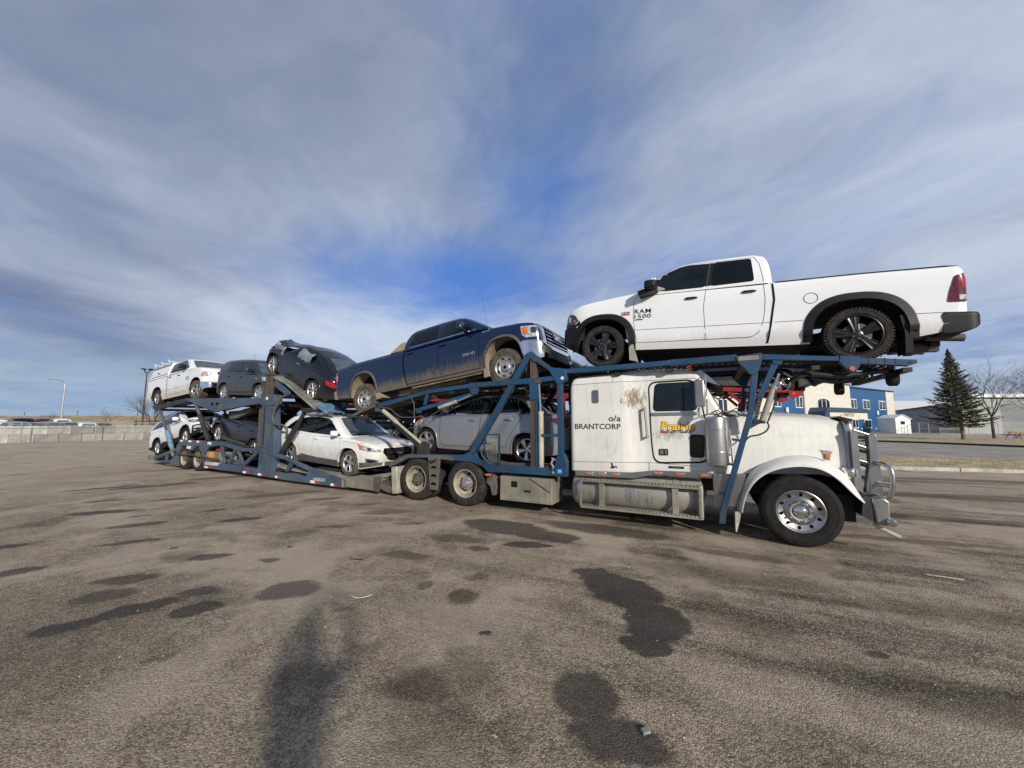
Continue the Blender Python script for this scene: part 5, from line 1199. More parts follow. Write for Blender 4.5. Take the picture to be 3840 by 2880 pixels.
# toolbox, battery box
m = MB(); m.bb(-5.30, -4.12, .02, .62, .23, .73); tb = m.build('tool_box', 'toolbox_dirt', tractor, bevel=.01)
m = MB(); m.bb(-5.27, -4.2, .012, .022, .26, .70); m.build('tool_box_lid', 'toolbox_dirt', tb, bevel=.006)
m = MB(); m.bb(-5.02, -4.88, -.004, .014, .52, .64); m.build('latch', 'black_plastic', tb, bevel=.01); m = MB(); m.bb(-4.72, -4.58, .0, .014, .44, .475); m.build('name_tag', 'black_plastic', tb); m = MB(); m.tube([(-4.6, .0, .72), (-4.14, -.01, .47)], .006, 5); m.build('strap', 'dark_steel', tb)
m = MB(); m.bb(-5.30, -4.12, 1.9, 2.48, .23, .73); m.build('tool_box', 'toolbox_dirt', tractor, bevel=.01)
# rear mudguards and hitch
for y_ in (.05, 1.9): m = MB(); m.prism([(-8.47, .74), (-8.28, .76), (-8.24, .10), (-8.42, .08)], y_, y_ + .55); m.build('mud_flap', 'cylinder_white', tractor, bevel=.02)
m = MB(); m.prism([(-9.05, .28), (-8.9, .32), (-8.38, .20), (-8.30, .10), (-8.62, .09), (-8.98, .20)], .1, .62); m.bb(-9.3, -8.2, .9, 1.6, .35, .60); m.cyl((-9.0, 1.25, .55), (-9.0, 1.25, .75), .1); m.build('hitch', 'grimy_frame', tractor, bevel=.01)
m = MB(); m.prism([(-5.62, .80), (-5.48, .74), (-5.40, .50), (-5.44, .30), (-5.52, .30), (-5.56, .48), (-5.66, .55)], .05, .5); m.build('splash_guard', 'grimy_frame', tractor, bevel=.008)
# lower rack frame over the drive wheels
fr = [(-8.48, .73), (-8.49, .86), (-7.92, 1.085), (-7.25, 1.11), (-6.27, 1.12), (-6.10, 1.19), (-5.95, 1.20), (-5.84, 1.05), (-5.32, .945), (-4.05, .955), (-4.05, .80), (-5.23, .80), (-5.59, .78), (-5.73, .90), (-6.06, .98), (-7.27, 1.02), (-7.84, .99)]
for y_ in (0, 2.4): m = MB(); m.prism(fr, y_, y_ + .10); m.build('rack_side_frame', 'rig_blue', tractor, bevel=.008)
m = MB()
fr2 = [(-8.47, .745), (-8.48, .845), (-7.91, 1.07), (-7.25, 1.095), (-6.5, 1.10), (-6.5, .99), (-7.27, 1.035), (-7.84, 1.005)]; m.prism(fr2, -.006, .004); m.build('road_grime', 'grimy_frame', tractor)
m = MB(); m.prism([(-7.24, 1.05), (-6.88, 1.10), (-6.95, .30), (-7.17, .29)], -.012, .03); hg = m.build('hanger_plate', 'grimy_frame', tractor, bevel=.006)
m = MB()
for z in (.79, .60, .41): m.prism([(-7.06 + .09 * math.cos(a), z + .06 * math.sin(a)) for a in np.linspace(0, math.pi, 12)], -.014, -.011)
m.build('cutout', 'dark_void', hg)
m = MB(); m.tube([(-7.16, -.03, .96), (-7.10, -.05, .93), (-7.0, -.05, .98), (-6.98, -.02, 1.02)], .025, 8); m.build('ratchet', 'dark_steel', hg)
m = MB(); m.box((-5.57, -.01, .735), (.17, .03, .06)); o = m.build('marker_light', 'dark_steel', tractor, bevel=.01); m = MB(); m.box((-5.57, -.028, .735), (.13, .02, .045)); m.build('lens', 'light_amber', o, bevel=.01)
# floor of the lower rack: two tread ramps
m = MB()
for y in (.18, 1.72):
    for i in range(36):
        x = -8.3 + i * .12; z = 1.0 - .05 * max(0, (x + 6.2)) ; m.bb(x, x + .05, y, y + .60, z - .03, z)
    m.bb(-8.35, -4.0, y, y + .04, .90, 1.0); m.bb(-8.35, -4.0, y + .56, y + .60, .88, .96)
m.build('rack_floor', 'rusty_mast', tractor)
for x in (-8.3, -7.2, -6.0, -4.9, -4.1): m = MB(); m.bb(x - .05, x + .05, .1, 2.4, .80, .90); m.build('cross_member', 'rig_blue', tractor)
# uprights: left post with knee, mast, cylinder, diagonal
for y0, y1 in ((.0, .10), (2.40, 2.50)):
    m = MB(); m.bb(-3.985, -3.875, y0, y1, 1.15, 2.66); m.prism([(-4.07, .80), (-3.80, .80), (-3.79, 1.10), (-3.85, 1.25), (-3.97, 1.25), (-4.03, 1.10)], y0 - .01, y1 + .01); ps = m.build('rack_post', 'rig_blue', tractor, bevel=.006)
    m = MB(); m.prism([(-4.40, 3.19), (-4.12, 2.97), (-3.78, 2.915), (-3.78, 2.70), (-3.88, 2.62), (-3.98, 2.62), (-4.14, 2.90), (-4.42, 3.10)], y0 - .01, y1 + .01); m.build('gusset', 'rig_blue', ps, bevel=.006)
    m = MB(); m.bar((-4.60, 3.30), (-4.38, 3.14), y1 - y0, .12, y0 - .005); m.prism([(-4.66, 3.27), (-4.60, 3.33), (-4.52, 3.33), (-4.40, 3.20), (-4.46, 3.10)], y0 - .008, y1 + .008)
    m.bar((-4.60, 3.29), (-5.35, 2.16), y1 - y0, .125, y0); m.bar((-5.35, 2.16), (-6.02, 1.16), y1 - y0, .125, y0); m.build('diagonal_brace', 'rig_blue', tractor, bevel=.006)
    m = MB(); m.bb(-4.585, -4.45, y0 + .02, y1 + .04, .93, 3.20); ms = m.build('mast', 'rusty_mast', tractor, bevel=.005)
    m = MB(); m.bb(-4.46, -4.43, y0, y1 + .05, .93, 2.75); m.bb(-4.59, -4.42, y0 - .004, y1 + .05, 2.32, 2.76); m.build('mast_sleeve', 'rig_blue', ms)
    m = MB()
    for i in range(26): m.cyl((-4.52, y0 + .019, 1.02 + i * .05), (-4.52, y0 + .017, 1.02 + i * .05), .009, n=8)
    m.build('pin_holes', 'dark_void', ms)
    m = MB(); m.cyl((-4.36, y0 + .06, .95), (-4.365, y0 + .06, 2.06), .055, n=16); m.cyl((-4.365, y0 + .06, 2.02), (-4.365, y0 + .06, 2.08), .06, n=16); cy = m.build('lift_cylinder', 'cylinder_white', tractor, smooth=35)
    m = MB(); m.cyl((-4.365, y0 + .06, 2.06), (-4.40, y0 + .06, 2.70), .030, n=14); m.build('piston_rod', 'chrome', cy, smooth=35); m = MB(); m.bb(-4.47, -4.33, y0 - .01, y0 + .12, 2.66, 2.74); m.build('clevis', 'rusty_mast', cy)
    m = MB(); m.bb(-4.45, -3.95, y0 + .01, y0 + .05, 1.57, 1.625); m.build('tie_bar', 'rig_blue', tractor)
m = MB(); m.cyl((-3.86, -.02, 2.735), (-3.86, .0, 2.735), .033, n=16); m.build('reflector', 'white_paint', tractor)
m = MB(); m.bb(-3.985, -3.895, -.016, -.008, .86, .945); o = m.build('sticker', 'sticker_blue', tractor); lettering('sticker_text', 'LPX', lambda a, b, o_: (a, -.018 - o_, b), -3.975, .88, .07, .045, 'white_paint', o, .01)
m = MB(); m.tube([(-4.07, -.03, 1.12), (-4.10, -.05, 1.05), (-4.05, -.06, .98), (-4.08, -.04, .94)], .022, 8); m.tube([(-4.1, -.03, 1.15), (-4.02, -.03, 1.12)], .02, 8); m.cyl((-4.07, -.02, .87), (-4.07, -.03, .87), .03, n=12); m.build('chain_hook', 'rim_steel', tractor)
# front leaning post with foot pegs, gusset and strut
for y0, y1 in ((.0, .10), (2.40, 2.50)):
    m = MB(); m.bar((-.60, 2.66), (-.69, 1.98), y1 - y0, .085, y0); m.bar((-.688, 2.0), (-1.155, .42), y1 - y0, .085, y0); m.prism([(-1.20, .44), (-1.11, .44), (-1.13, .235), (-1.22, .225)], y0 - .006, y1 + .006); m.build('front_post', 'rig_blue', tractor, bevel=.006)
    m = MB(); m.prism([(-.86, 2.93), (-.50, 2.96), (-.50, 2.80), (-.57, 2.62), (-.66, 2.62), (-.82, 2.82)], y0 - .012, y1 + .012); gg = m.build('gusset', 'rig_blue', tractor, bevel=.006)
    m = MB(); m.bb(-.82, -.53, y0 - .016, y0 - .010, 2.855, 2.925); m.build('sign_plate', 'toolbox_dirt', gg)
    m = MB()
    for x, z in ((-.66, 2.37), (-.78, 1.97), (-.88, 1.57), (-.99, 1.18), (-1.10, .68)): m.box((x - .02, y0 + .03, z), (.15, .035, .04), Ry(.15))
    m.build('foot_peg', 'rig_blue', tractor)
    m = MB(); m.prism([(-.72, 2.0), (-.60, 1.90), (-.52, 1.86), (-.60, 1.82), (-.76, 1.72)], y0 + .03, y0 + .06); m.cyl((-.57, y0 + .02, 1.865), (-.57, y0 + .08, 1.865), .02); m.build('strut_lug', 'rig_blue', tractor)
    m = MB(); m.bar((-.30, 2.82), (-.555, 2.24), .07, .085, y0 + .03); m.prism([(-.36, 2.84), (-.20, 2.84), (-.24, 2.76), (-.33, 2.76)], y0 + .02, y0 + .11); st = m.build('strut', 'rig_blue', tractor, bevel=.004)
    m = MB(); m.bar((-.53, 2.28), (-.63, 1.90), .05, .055, y0 + .04); m.build('strut_ladder', 'rusty_mast', st)
    m = MB()
    for i in range(6): m.cyl((-.545 - .014 * i, y0 + .039, 2.21 - .052 * i), (-.545 - .014 * i, y0 + .036, 2.21 - .052 * i), .011, n=10)
    m.build('pin_holes', 'dark_void', st)
    m = MB(); m.cyl((-.355, y0 + .055, 2.40), (-.535, y0 + .055, 1.88), .045, n=14); m.cyl((-.345, y0 + .055, 2.43), (-.36, y0 + .055, 2.385), .05, n=14); cy = m.build('lift_cylinder', 'cylinder_white', tractor, smooth=35)
    m = MB(); m.cyl((-.275, y0 + .055, 2.62), (-.35, y0 + .055, 2.42), .022, n=12); m.build('piston_rod', 'chrome', cy); m = MB(); m.bb(-.66, -.50, y0 + .02, y0 + .09, 1.835, 1.90); m.build('clevis', 'dark_steel', cy)
    m = MB(); m.hose([(-.48, y0 + .02, 1.86), (-.46, y0 + .0, 1.80), (-.50, y0 - .01, 1.72), (-.60, y0 - .01, 1.66), (-.72, y0, 1.63), (-.80, y0 + .01, 1.55)], .013, 7); m.hose([(-.47, y0 + .02, 1.86), (-.36, y0 + .02, 2.15), (-.34, y0 + .03, 2.38)], .012, 6); m.build('hydraulic_hose', 'hose', tractor, smooth=50)
    # upper rack rail in three lengths
    m = MB(); m.prism([(-3.80, 2.915), (-1.87, 2.945), (-1.87, 2.855), (-3.80, 2.825)], y0, y1); m.prism([(-1.87, 2.955), (-.84, 2.965), (-.84, 2.865), (-1.87, 2.845)], y0 + .004, y1 - .004)
    m.prism([(-.55, 2.95), (.51, 2.82), (.51, 2.755), (-.55, 2.86)], y0 + .004, y1 - .004); m.prism([(.48, 2.84), (.70, 2.80), (.70, 2.70), (.66, 2.61), (.62, 2.575), (.57, 2.59), (.46, 2.75)], y0 - .006, y1 + .006); m.prism([(.70, 2.79), (1.30, 2.715), (1.30, 2.665), (1.20, 2.635), (.70, 2.70)], y0, y1)
    rl = m.build('upper_rail', 'rig_blue', tractor, bevel=.005)
    if y0 < 1: m = MB(); m.cyl((.60, y0 - .008, 2.635), (.60, y0 - .022, 2.635), .034, n=20); m.build('marker_light', 'light_amber', rl)
    m = MB()
    for x in (.80, .97, 1.08): m.bb(x - .008, x + .008, y0 - .004, y0 + .0, 2.69 - (x - .8) * .05, 2.78 - (x - .8) * .12)
    m.cyl((1.24, y0 - .006, 2.685), (1.24, y0, 2.685), .022, n=14); m.build('rail_band', 'dark_steel', rl)
# wheel tracks and cross beams of the upper rack (perforated channel)
def track(name, pts, y0, y1, mat, parent, pitch=.10, th=.05, lip=.06):
    m = MB()
    for (xa, za), (xb, zb) in zip(pts, pts[1:]):
        L = math.hypot(xb - xa, zb - za); k = max(1, int(L / pitch)); ang = math.atan2(zb - za, xb - xa)
        for i in range(k):
            q = (i + .5) / k; m.box((xa + (xb - xa) * q, (y0 + y1) / 2, za + (zb - za) * q), (pitch * .52, y1 - y0, .012), Ry(-ang))
        for yy in (y0, y1): m.prism([(xa, za - th), (xb, zb - th), (xb, zb + .01), (xa, za + .01)], yy - .012, yy + .012)
        for yy in (y0 + (y1 - y0) * .33, y0 + (y1 - y0) * .66): m.prism([(xa, za - .02), (xb, zb - .02), (xb, zb - .006), (xa, za - .006)], yy - .012, yy + .012)
    return m.build(name, mat, parent)
for y in (.16, 1.74): track('wheel_track', [(-3.9, 2.86), (-1.87, 2.90), (-.7, 2.90), (1.25, 2.69)], y, y + .60, 'dark_steel', tractor)
for x, z in ((-3.85, 2.79), (-2.8, 2.80), (-1.9, 2.82), (-.75, 2.82), (.2, 2.72), (.6, 2.66), (1.22, 2.62)): m = MB(); m.bb(x - .05, x + .05, .08, 2.42, z - .06, z); m.build('cross_member', 'dark_steel', tractor)
m = MB()   # clutter under the front overhang: hoses, chocks on chains
for i in range(10):
    x = -.2 + i * .14; m.tube([(x, .25 + .1 * (i % 3), 2.66), (x + .1, .28, 2.58 + .03 * (i % 2)), (x + .22, .3 + .05 * i, 2.63 - .012 * i)], .02, 6)
m.tube([(.15, .15, 2.60), (.5, .14, 2.54), (.8, .2, 2.58), (1.05, .2, 2.60)], .035, 8); m.tube([(.3, .9, 2.62), (.6, .8, 2.52), (.95, .8, 2.56)], .05, 8)
m.build('under_rack_hoses', 'hose', tractor, smooth=50)
for (x, y, z, r, wd) in ((.62, .82, 2.40, .10, .12), (1.12, .30, 2.50, .12, .13)):
    m = MB(); m.lathe([(.035, 0), (r * .8, 0), (r, .02), (r, wd - .02), (r * .8, wd), (.035, wd)], 24); m.v = [(x + v[1] - wd / 2, y + v[0] * .6, z + v[2]) for v in m.v]; o = m.build('chock_roller', 'rubber', tractor, smooth=40)
    m = MB(); m.bb(x - .03, x + .03, y - .02, y + .02, z + r - .01, 2.66); m.build('bracket', 'dark_steel', o)
def chain(parent, a, b, r=.022, mat='rim_steel'):
    a, b = Vector(a), Vector(b); L = (b - a).length; k = max(2, int(L / (r * 1.5))); m = MB(); d = (b - a).normalized(); u = d.orthogonal().normalized(); v = d.cross(u)
    for i in range(k):
        c = a + (b - a) * ((i + .5) / k); s = u if i % 2 else v
        m.tube([c + d * r * math.cos(t_) + s * r * .6 * math.sin(t_) for t_ in np.linspace(0, 2 * math.pi, 11)], r * .26, 5, cap=False)
    return m.build('tie_down_chain', mat, parent, smooth=50)
chain(tractor, (1.03, .20, 2.72), (1.02, .45, 3.0)); chain(tractor, (-3.70, .3, 2.88), (-3.50, .5, 3.05))
# rack behind the sleeper that carries the blue pickup
for y0, y1 in ((.0, .10), (2.40, 2.50)):
    m = MB(); m.prism([(-9.02, 2.335), (-7.28, 2.635), (-7.28, 2.545), (-9.02, 2.225)], y0, y1); m.prism([(-7.30, 2.64), (-6.06, 2.73), (-6.06, 2.64), (-7.30, 2.55)], y0 + .004, y1 - .004); m.prism([(-6.10, 2.745), (-5.2, 2.76), (-4.59, 2.775), (-4.59, 2.66), (-6.10, 2.635)], y0 - .004, y1 + .004); m.prism([(-4.44, 2.78), (-4.0, 2.79), (-4.0, 2.70), (-4.44, 2.68)], y0 + .004, y1 - .004)
    m.build('middle_rail', 'rig_blue', tractor, bevel=.005)
    m = MB(); m.prism([(-9.92, 2.07), (-9.02, 2.335), (-9.02, 2.28), (-9.92, 2.02)], y0, y1); m.bb(-9.05, -8.9, y0, y1, 2.14, 2.34); m.build('rail_end', 'grimy_frame', tractor)
    m = MB(); m.bar((-7.33, 2.60), (-7.42, 2.28), .06, .07, y0 + .02); m.bar((-7.60, 2.16), (-6.0, 2.50), .06, .08, y0 + .02); m.prism([(-7.72, 2.20), (-7.50, 2.20), (-7.55, 2.08), (-7.64, 2.08)], y0 + .01, y0 + .09)
    m.prism([(-6.12, 2.64), (-5.85, 2.66), (-5.92, 2.48), (-6.02, 2.48)], y0 + .005, y0 + .085); m.build('strut', 'rig_blue', tractor, bevel=.004)
    m = MB(); m.cyl((-6.95, y0 + .0, 2.20), (-6.45, y0 + .0, 2.33), .045, n=14); cy = m.build('lift_cylinder', 'cylinder_white', tractor, smooth=35); m = MB(); m.cyl((-6.45, y0 + .0, 2.33), (-6.06, y0 + .0, 2.46), .02, n=10); m.build('piston_rod', 'chrome', cy)
    # lowering arm from the rail end down to the tractor frame
    m = MB(); m.bar((-8.96, 2.24), (-7.45, 1.20), .06, .12, y0 + .05); m.prism([(-7.62, 1.08), (-7.28, 1.10), (-7.28, 1.36), (-7.44, 1.40), (-7.62, 1.30)], y0 + .03, y0 + .10); ar_ = m.build('lowering_arm', 'dark_steel', tractor, bevel=.004)
    m = MB(); m.cyl((-8.78, y0 + .03, 2.16), (-8.3, y0 + .03, 1.86), .055, n=14); m.cyl((-8.3, y0 + .03, 1.86), (-7.50, y0 + .03, 1.36), .036, n=12); m.build('lift_cylinder', 'cylinder_white', ar_, smooth=35)
    m = MB(); m.hose([(-8.9, y0, 2.25), (-8.5, y0 - .02, 2.2), (-8.15, y0 - .02, 2.0), (-7.7, y0, 1.98), (-7.45, y0, 2.0), (-7.40, y0, 1.8), (-7.6, y0, 1.6)], .012, 6)
    m.hose([(-7.9, y0, 2.5), (-7.72, y0 - .02, 2.35), (-7.70, y0, 2.0), (-7.66, y0, 1.9)], .010, 6); m.hose([(-6.9, y0, 2.15), (-7.2, y0 - .02, 2.0), (-7.5, y0, 1.8), (-7.9, y0, 1.7)], .010, 6); m.build('hydraulic_hose', 'hose_grey', tractor, smooth=50)
for y in (.16, 1.74): track('wheel_track', [(-9.88, 2.06), (-9.0, 2.30), (-7.29, 2.60), (-6.06, 2.69), (-4.0, 2.73)], y, y + .60, 'dark_steel', tractor)
for x, z in ((-9.7, 2.02), (-9.0, 2.2), (-7.9, 2.42), (-7.2, 2.52), (-6.1, 2.60), (-5.2, 2.62), (-4.1, 2.66)): m = MB(); m.bb(x - .05, x + .05, .08, 2.42, z - .08, z); m.build('cross_member', 'dark_steel', tractor)
for x, z in ((-6.6, 2.55), (-5.6, 2.6), (-5.0, 2.60), (-8.4, 2.3)): m = MB(); m.tube([(x, .4, z - .06), (x + .2, .9, z - .10), (x + .1, 1.8, z - .07)], .03, 6); m.build('hydraulic_pipe', 'dark_steel', tractor)
m = MB()
for x, z in ((-6.62, 2.56), (-5.05, 2.52), (-8.1, 2.4)): m.lathe([(.03, 0), (.055, 0), (.055, .05), (.03, .05), (.03, 0)], 12); k = len(m.v) - 60; m.v[k:] = [(x + v[0], .02 + v[1], z + v[2]) for v in m.v[k:]]
m.build('ratchet', 'dark_steel', tractor)
# valve bank
m = MB()
for x in (-5.66, -5.31): m.bb(x - .015, x + .015, -.02, .02, .95, 1.60)
m.bb(-5.66, -5.30, -.02, .02, 1.58, 1.61); vb = m.build('valve_frame', 'rig_blue', tractor)
m = MB(); m.bb(-5.64, -5.34, -.05, .06, 1.25, 1.38); m.build('valve_block', 'toolbox_dirt', vb, bevel=.01)
for i in range(5):
    x = -5.585 + i * .05; m = MB(); m.cyl((x, -.02, 1.38), (x + .006, -.03, 1.47), .008, n=6); m.cyl((x + .006, -.03, 1.46), (x + .008, -.03, 1.50), .014, n=8); m.build('lever', 'rim_steel', vb)
m = MB()
for i in range(6): m.tube([(-5.60 + i * .05, -.02, 1.25), (-5.59 + i * .045, -.03, 1.12), (-5.50 + i * .03, .02, 1.0), (-5.40 + i * .01, .1, .93)], .013, 6)
m.hose([(-5.66, -.02, 1.3), (-5.74, -.03, 1.25), (-5.70, -.02, 1.1), (-5.5, .0, .95)], .014, 6); m.build('valve_hoses', 'hose_grey', vb, smooth=50)

# ---------------------------------------------------------------- the trailer
trl = empty('car_carrier_trailer', label='slate blue two-deck car trailer numbered 10221 loaded with seven vehicles', cat='trailer'); trl.matrix_world = FR
B = 'trailer_blue'
def both(fn, W=2.6):
    fn(0., .10); fn(W - .10, W)
def side_beam(y0, y1):
    m = MB()
    m.prism([(-1.76, .09), (-1.80, .30), (-3.37, .56), (-3.37, .46), (-3.30, .46), (-3.40, .26), (-4.09, .33), (-4.57, .30), (-7.27, .38), (-7.27, .16), (-4.57, .10)], y0, y1)
    m.prism([(-3.37, .455), (-3.37, .56), (-4.97, .89), (-6.02, 1.02), (-6.02, .90), (-5.06, .77), (-4.5, .71)], y0, y1)         # upper chord
    m.prism([(-4.16, .60), (-4.28, .63), (-4.55, .36), (-4.35, .36)], y0 + .01, y1 - .01)
    m.prism([(-9.84, .16), (-9.84, .44), (-9.5, .44), (-9.3, .38), (-7.27, .38), (-7.27, .16)], y0 + .003, y1 - .003)
    return m.build('side_beam', B, trl, bevel=.006)
both(side_beam)
def truss(y0, y1):
    m = MB()
    m.prism([(-12.23, .60), (-12.27, .90), (-11.97, 1.16), (-8.50, 1.17), (-7.06, .98), (-6.05, 1.02), (-6.05, .93), (-7.06, .86), (-8.6, 1.03), (-9.46, .95), (-9.83, .67), (-10.10, .82), (-10.27, .96), (-10.56, .95), (-10.78, .77), (-11.15, .76), (-11.40, .93), (-11.80, .93), (-12.02, .62)], y0, y1)
    for a, b, h in (((-8.62, 1.02), (-8.35, .38), .10), ((-7.62, .92), (-8.02, .38), .10), ((-7.45, .88), (-7.0, .38), .09), ((-6.05, .96), (-7.28, .24), .12), ((-8.4, .70), (-7.9, .68), .07)): m.bar(a, b, y1 - y0 - .02, h, y0 + .01)
    m.prism([(-7.75, .40), (-7.3, .62), (-7.0, .40)], y0 + .02, y1 - .02)
    return m.build('rear_truss', B, trl, bevel=.006)
both(truss)
def king(y0, y1):
    m = MB(); m.prism([(-6.05, .16), (-6.05, 2.42), (-5.33, 2.42), (-5.15, .95), (-5.15, .14)], y0 + .01, y1 + .12); kp = m.build('tower_post', B, trl, bevel=.01)
    m = MB(); m.prism([(-6.10, 2.44), (-6.10, 2.76), (-5.30, 2.76), (-5.26, 2.42)], y0 - .02, y1 + .14); m.build('tower_head', B, kp, bevel=.01)
    m = MB()
    for x in (-5.95, -5.72, -5.50): m.bb(x - .02, x + .02, y0 - .012, y0 + .012, 1.05, 2.40)
    m.bb(-6.02, -5.3, y0 - .02, y0 + .01, 2.41, 2.44); m.build('tower_rib', B, kp)
    m = MB(); m.bb(-5.865, -5.80, y0 - .004, y0 + .006, 1.12, 2.36)
    for i in range(22): m.bb(-5.855, -5.81, y0 - .012, y0 - .004, 1.14 + i * .055, 1.165 + i * .055)
    m.build('pin_rack', 'dark_steel', kp)
    m = MB(); m.bb(-6.22, -6.12, y0 + .02, y1, .95, 2.30); m.build('guide_rail', 'grimy_frame', kp)
    m = MB(); m.bb(-5.94, -5.83, y0 + .02, y0 + .13, 2.76, 3.50); m.bb(-5.72, -5.60, y0 + .02, y0 + .13, 2.76, 3.54); m.bb(-5.96, -5.56, y0 + .0, y0 + .15, 3.42, 3.46); m.build('mast', 'rusty_mast', kp, bevel=.006)
    if y0 < 1: m = MB(); m.cyl((-5.70, -.022, 2.64), (-5.70, -.034, 2.64), .055, n=18); m.build('reflector', 'white_paint', kp)
    m = MB(); m.prism([(-6.15, .98), (-6.05, 1.06), (-5.9, 1.04), (-5.15, .90), (-5.15, .80), (-5.95, .92)], y0 - .014, y0 + .0); m.build('shoulder_plate', B, kp)
    m = MB(); m.hose([(-4.75, y0 + .02, 2.72), (-5.0, y0, 2.55), (-5.22, y0 - .02, 2.25), (-5.28, y0 - .03, 1.95), (-5.1, y0 - .03, 1.80), (-4.7, y0 - .01, 1.76), (-4.5, y0, 1.60), (-4.55, y0, 1.35)], .035, 8); m.build('hydraulic_hose', 'hose_grey', trl, smooth=50)
both(king)
# upper rear deck: deep plate and tail ramp
def updeck(y0, y1):
    m = MB(); m.prism([(-11.90, 2.84), (-6.02, 2.67), (-6.02, 2.49), (-7.0, 2.44), (-9.18, 2.26), (-9.6, 2.30), (-11.60, 2.72)], y0, y1); up = m.build('upper_deck_side', B, trl, bevel=.008)
    if y0 < 1:
        m = MB(); m.prism([(-9.65, 2.60), (-9.40, 2.60), (-9.42, 2.46)], y0 - .003, y0 - .001); m.prism([(-9.18, 2.47), (-9.20, 2.60), (-8.85, 2.58)], y0 - .003, y0 - .001); m.build('cutout', 'dark_void', up)
    m = MB(); m.prism([(-15.08, 2.60), (-15.0, 2.45), (-14.4, 2.42), (-11.80, 2.70), (-11.82, 2.84)], y0, y1); m.build('tail_ramp_side', 'dark_steel', trl, bevel=.006)
    m = MB(); m.cyl((-14.45, y0 + .05, 2.46), (-13.3, y0 + .05, 1.35), .055, n=12); a = m.build('deck_strut', 'strut_metal', trl, smooth=35)
    m = MB(); m.cyl((-13.45, y0 + .05, 1.48), (-12.85, y0 + .05, .84), .085, n=12); m.build('strut_sleeve', 'light_blue_tread', a, smooth=35); m = MB(); m.cyl((-12.9, y0 + .05, .90), (-12.55, y0 + .05, .48), .07, n=12); m.build('strut_foot', 'toolbox_dirt', a, smooth=35)
    m = MB(); m.cyl((-11.05, y0 + .05, 2.66), (-10.2, y0 + .05, 1.80), .06, n=12); a = m.build('deck_strut', 'strut_metal', trl, smooth=35)
    m = MB(); m.cyl((-10.55, y0 + .05, 2.15), (-9.65, y0 + .05, 1.17), .085, n=12); m.build('strut_sleeve', 'dark_steel', a, smooth=35)
both(updeck)
for y in (.16, 1.84): track('wheel_track', [(-15.0, 2.58), (-11.85, 2.80), (-6.2, 2.62)], y, y + .60, 'dark_steel', trl)
for y in (.14, 1.86): track('lower_track', [(-12.3, 1.02), (-8.5, 1.12), (-6.9, .95)], y, y + .60, 'dark_steel', trl)
for y in (.14, 1.86): track('lower_track', [(-6.2, .78), (-4.9, .46), (-3.4, .37), (-1.6, .33), (-.4, .33)], y, y + .60, 'grey_tread', trl)
for y in (.10, 1.90): track('rear_ramp', [(-15.1, .34), (-14.2, .44), (-12.25, .82)], y, y + .60, B, trl)
for x, z in ((-14.9, 2.48), (-13.4, 2.6), (-11.85, 2.70), (-10.3, 2.66), (-8.8, 2.55), (-7.4, 2.55), (-6.1, 2.5)): m = MB(); m.bb(x - .05, x + .05, .08, 2.52, z - .1, z); m.build('cross_member', 'dark_steel', trl)
for x, z in ((-12.2, .9), (-10.9, 1.0), (-9.5, 1.0), (-8.4, 1.0), (-7.0, .8), (-6.0, .5), (-5.2, .4), (-3.9, .26), (-2.8, .24), (-1.8, .24)): m = MB(); m.bb(x - .05, x + .05, .08, 2.52, z - .1, z); m.build('cross_member', 'dark_steel', trl)
for x in (-11.55, -10.40): m = MB(); m.cyl((x, .2, .46), (x, 2.4, .46), .07, n=10); m.build('axle', 'dark_steel', trl)
# underside machinery glimpsed below the upper deck
m = MB(); m.prism([(-9.0, 2.28), (-8.2, 2.30), (-7.4, 2.42), (-7.3, 2.26), (-7.8, 2.15), (-8.4, 2.0), (-8.8, 1.98), (-9.05, 2.12)], .35, .9); m.prism([(-9.0, 2.28), (-8.2, 2.30), (-7.4, 2.42), (-7.8, 2.1), (-8.8, 2.0)], 1.7, 2.2); m.build('deck_slider', 'grimy_frame', trl, bevel=.02)
# inclined deck that carries the wrecked car
for y, nm in ((.12, 0), (1.80, 1)):
    track('ramp_track', [(-5.72, 3.42), (-4.95, 3.14), (-4.0, 2.64), (-3.32, 2.28)], y, y + .62, 'grey_tread', trl, pitch=.075)
    m = MB(); m.prism([(-5.60, 3.32), (-4.60, 2.82), (-4.62, 2.72), (-4.90, 2.76), (-5.55, 3.06)], y - .03, y - .004); m.build('ramp_side', B, trl, bevel=.004)
    track('ramp_extension', [(-3.55, 2.46), (-2.85, 2.16)], y + .08, y + .66, 'light_blue_tread', trl, pitch=.06)
m = MB(); m.bb(-4.85, -4.75, .08, 2.5, 2.66, 2.76); m.bb(-3.5, -3.38, .08, 2.5, 2.16, 2.26); m.bb(-5.6, -5.5, .08, 2.5, 3.2, 3.3); m.build('ramp_beam', 'dark_steel', trl)
def strut2(y0, y1):
    m = MB(); m.cyl((-3.72, y0 + .1, 2.24), (-4.25, y0 + .1, 1.65), .062, n=12); a = m.build('deck_strut', 'dark_steel', trl, smooth=35)
    m = MB(); m.cyl((-4.22, y0 + .1, 1.68), (-5.05, y0 + .1, .72), .088, n=12); m.build('strut_sleeve', 'dark_steel', a, smooth=35); m = MB(); m.prism([(-3.85, 2.30), (-3.45, 2.28), (-3.5, 2.16), (-3.8, 2.14)], y0, y0 + .22); m.build('strut_head', 'dark_steel', a, bevel=.02)
both(strut2)
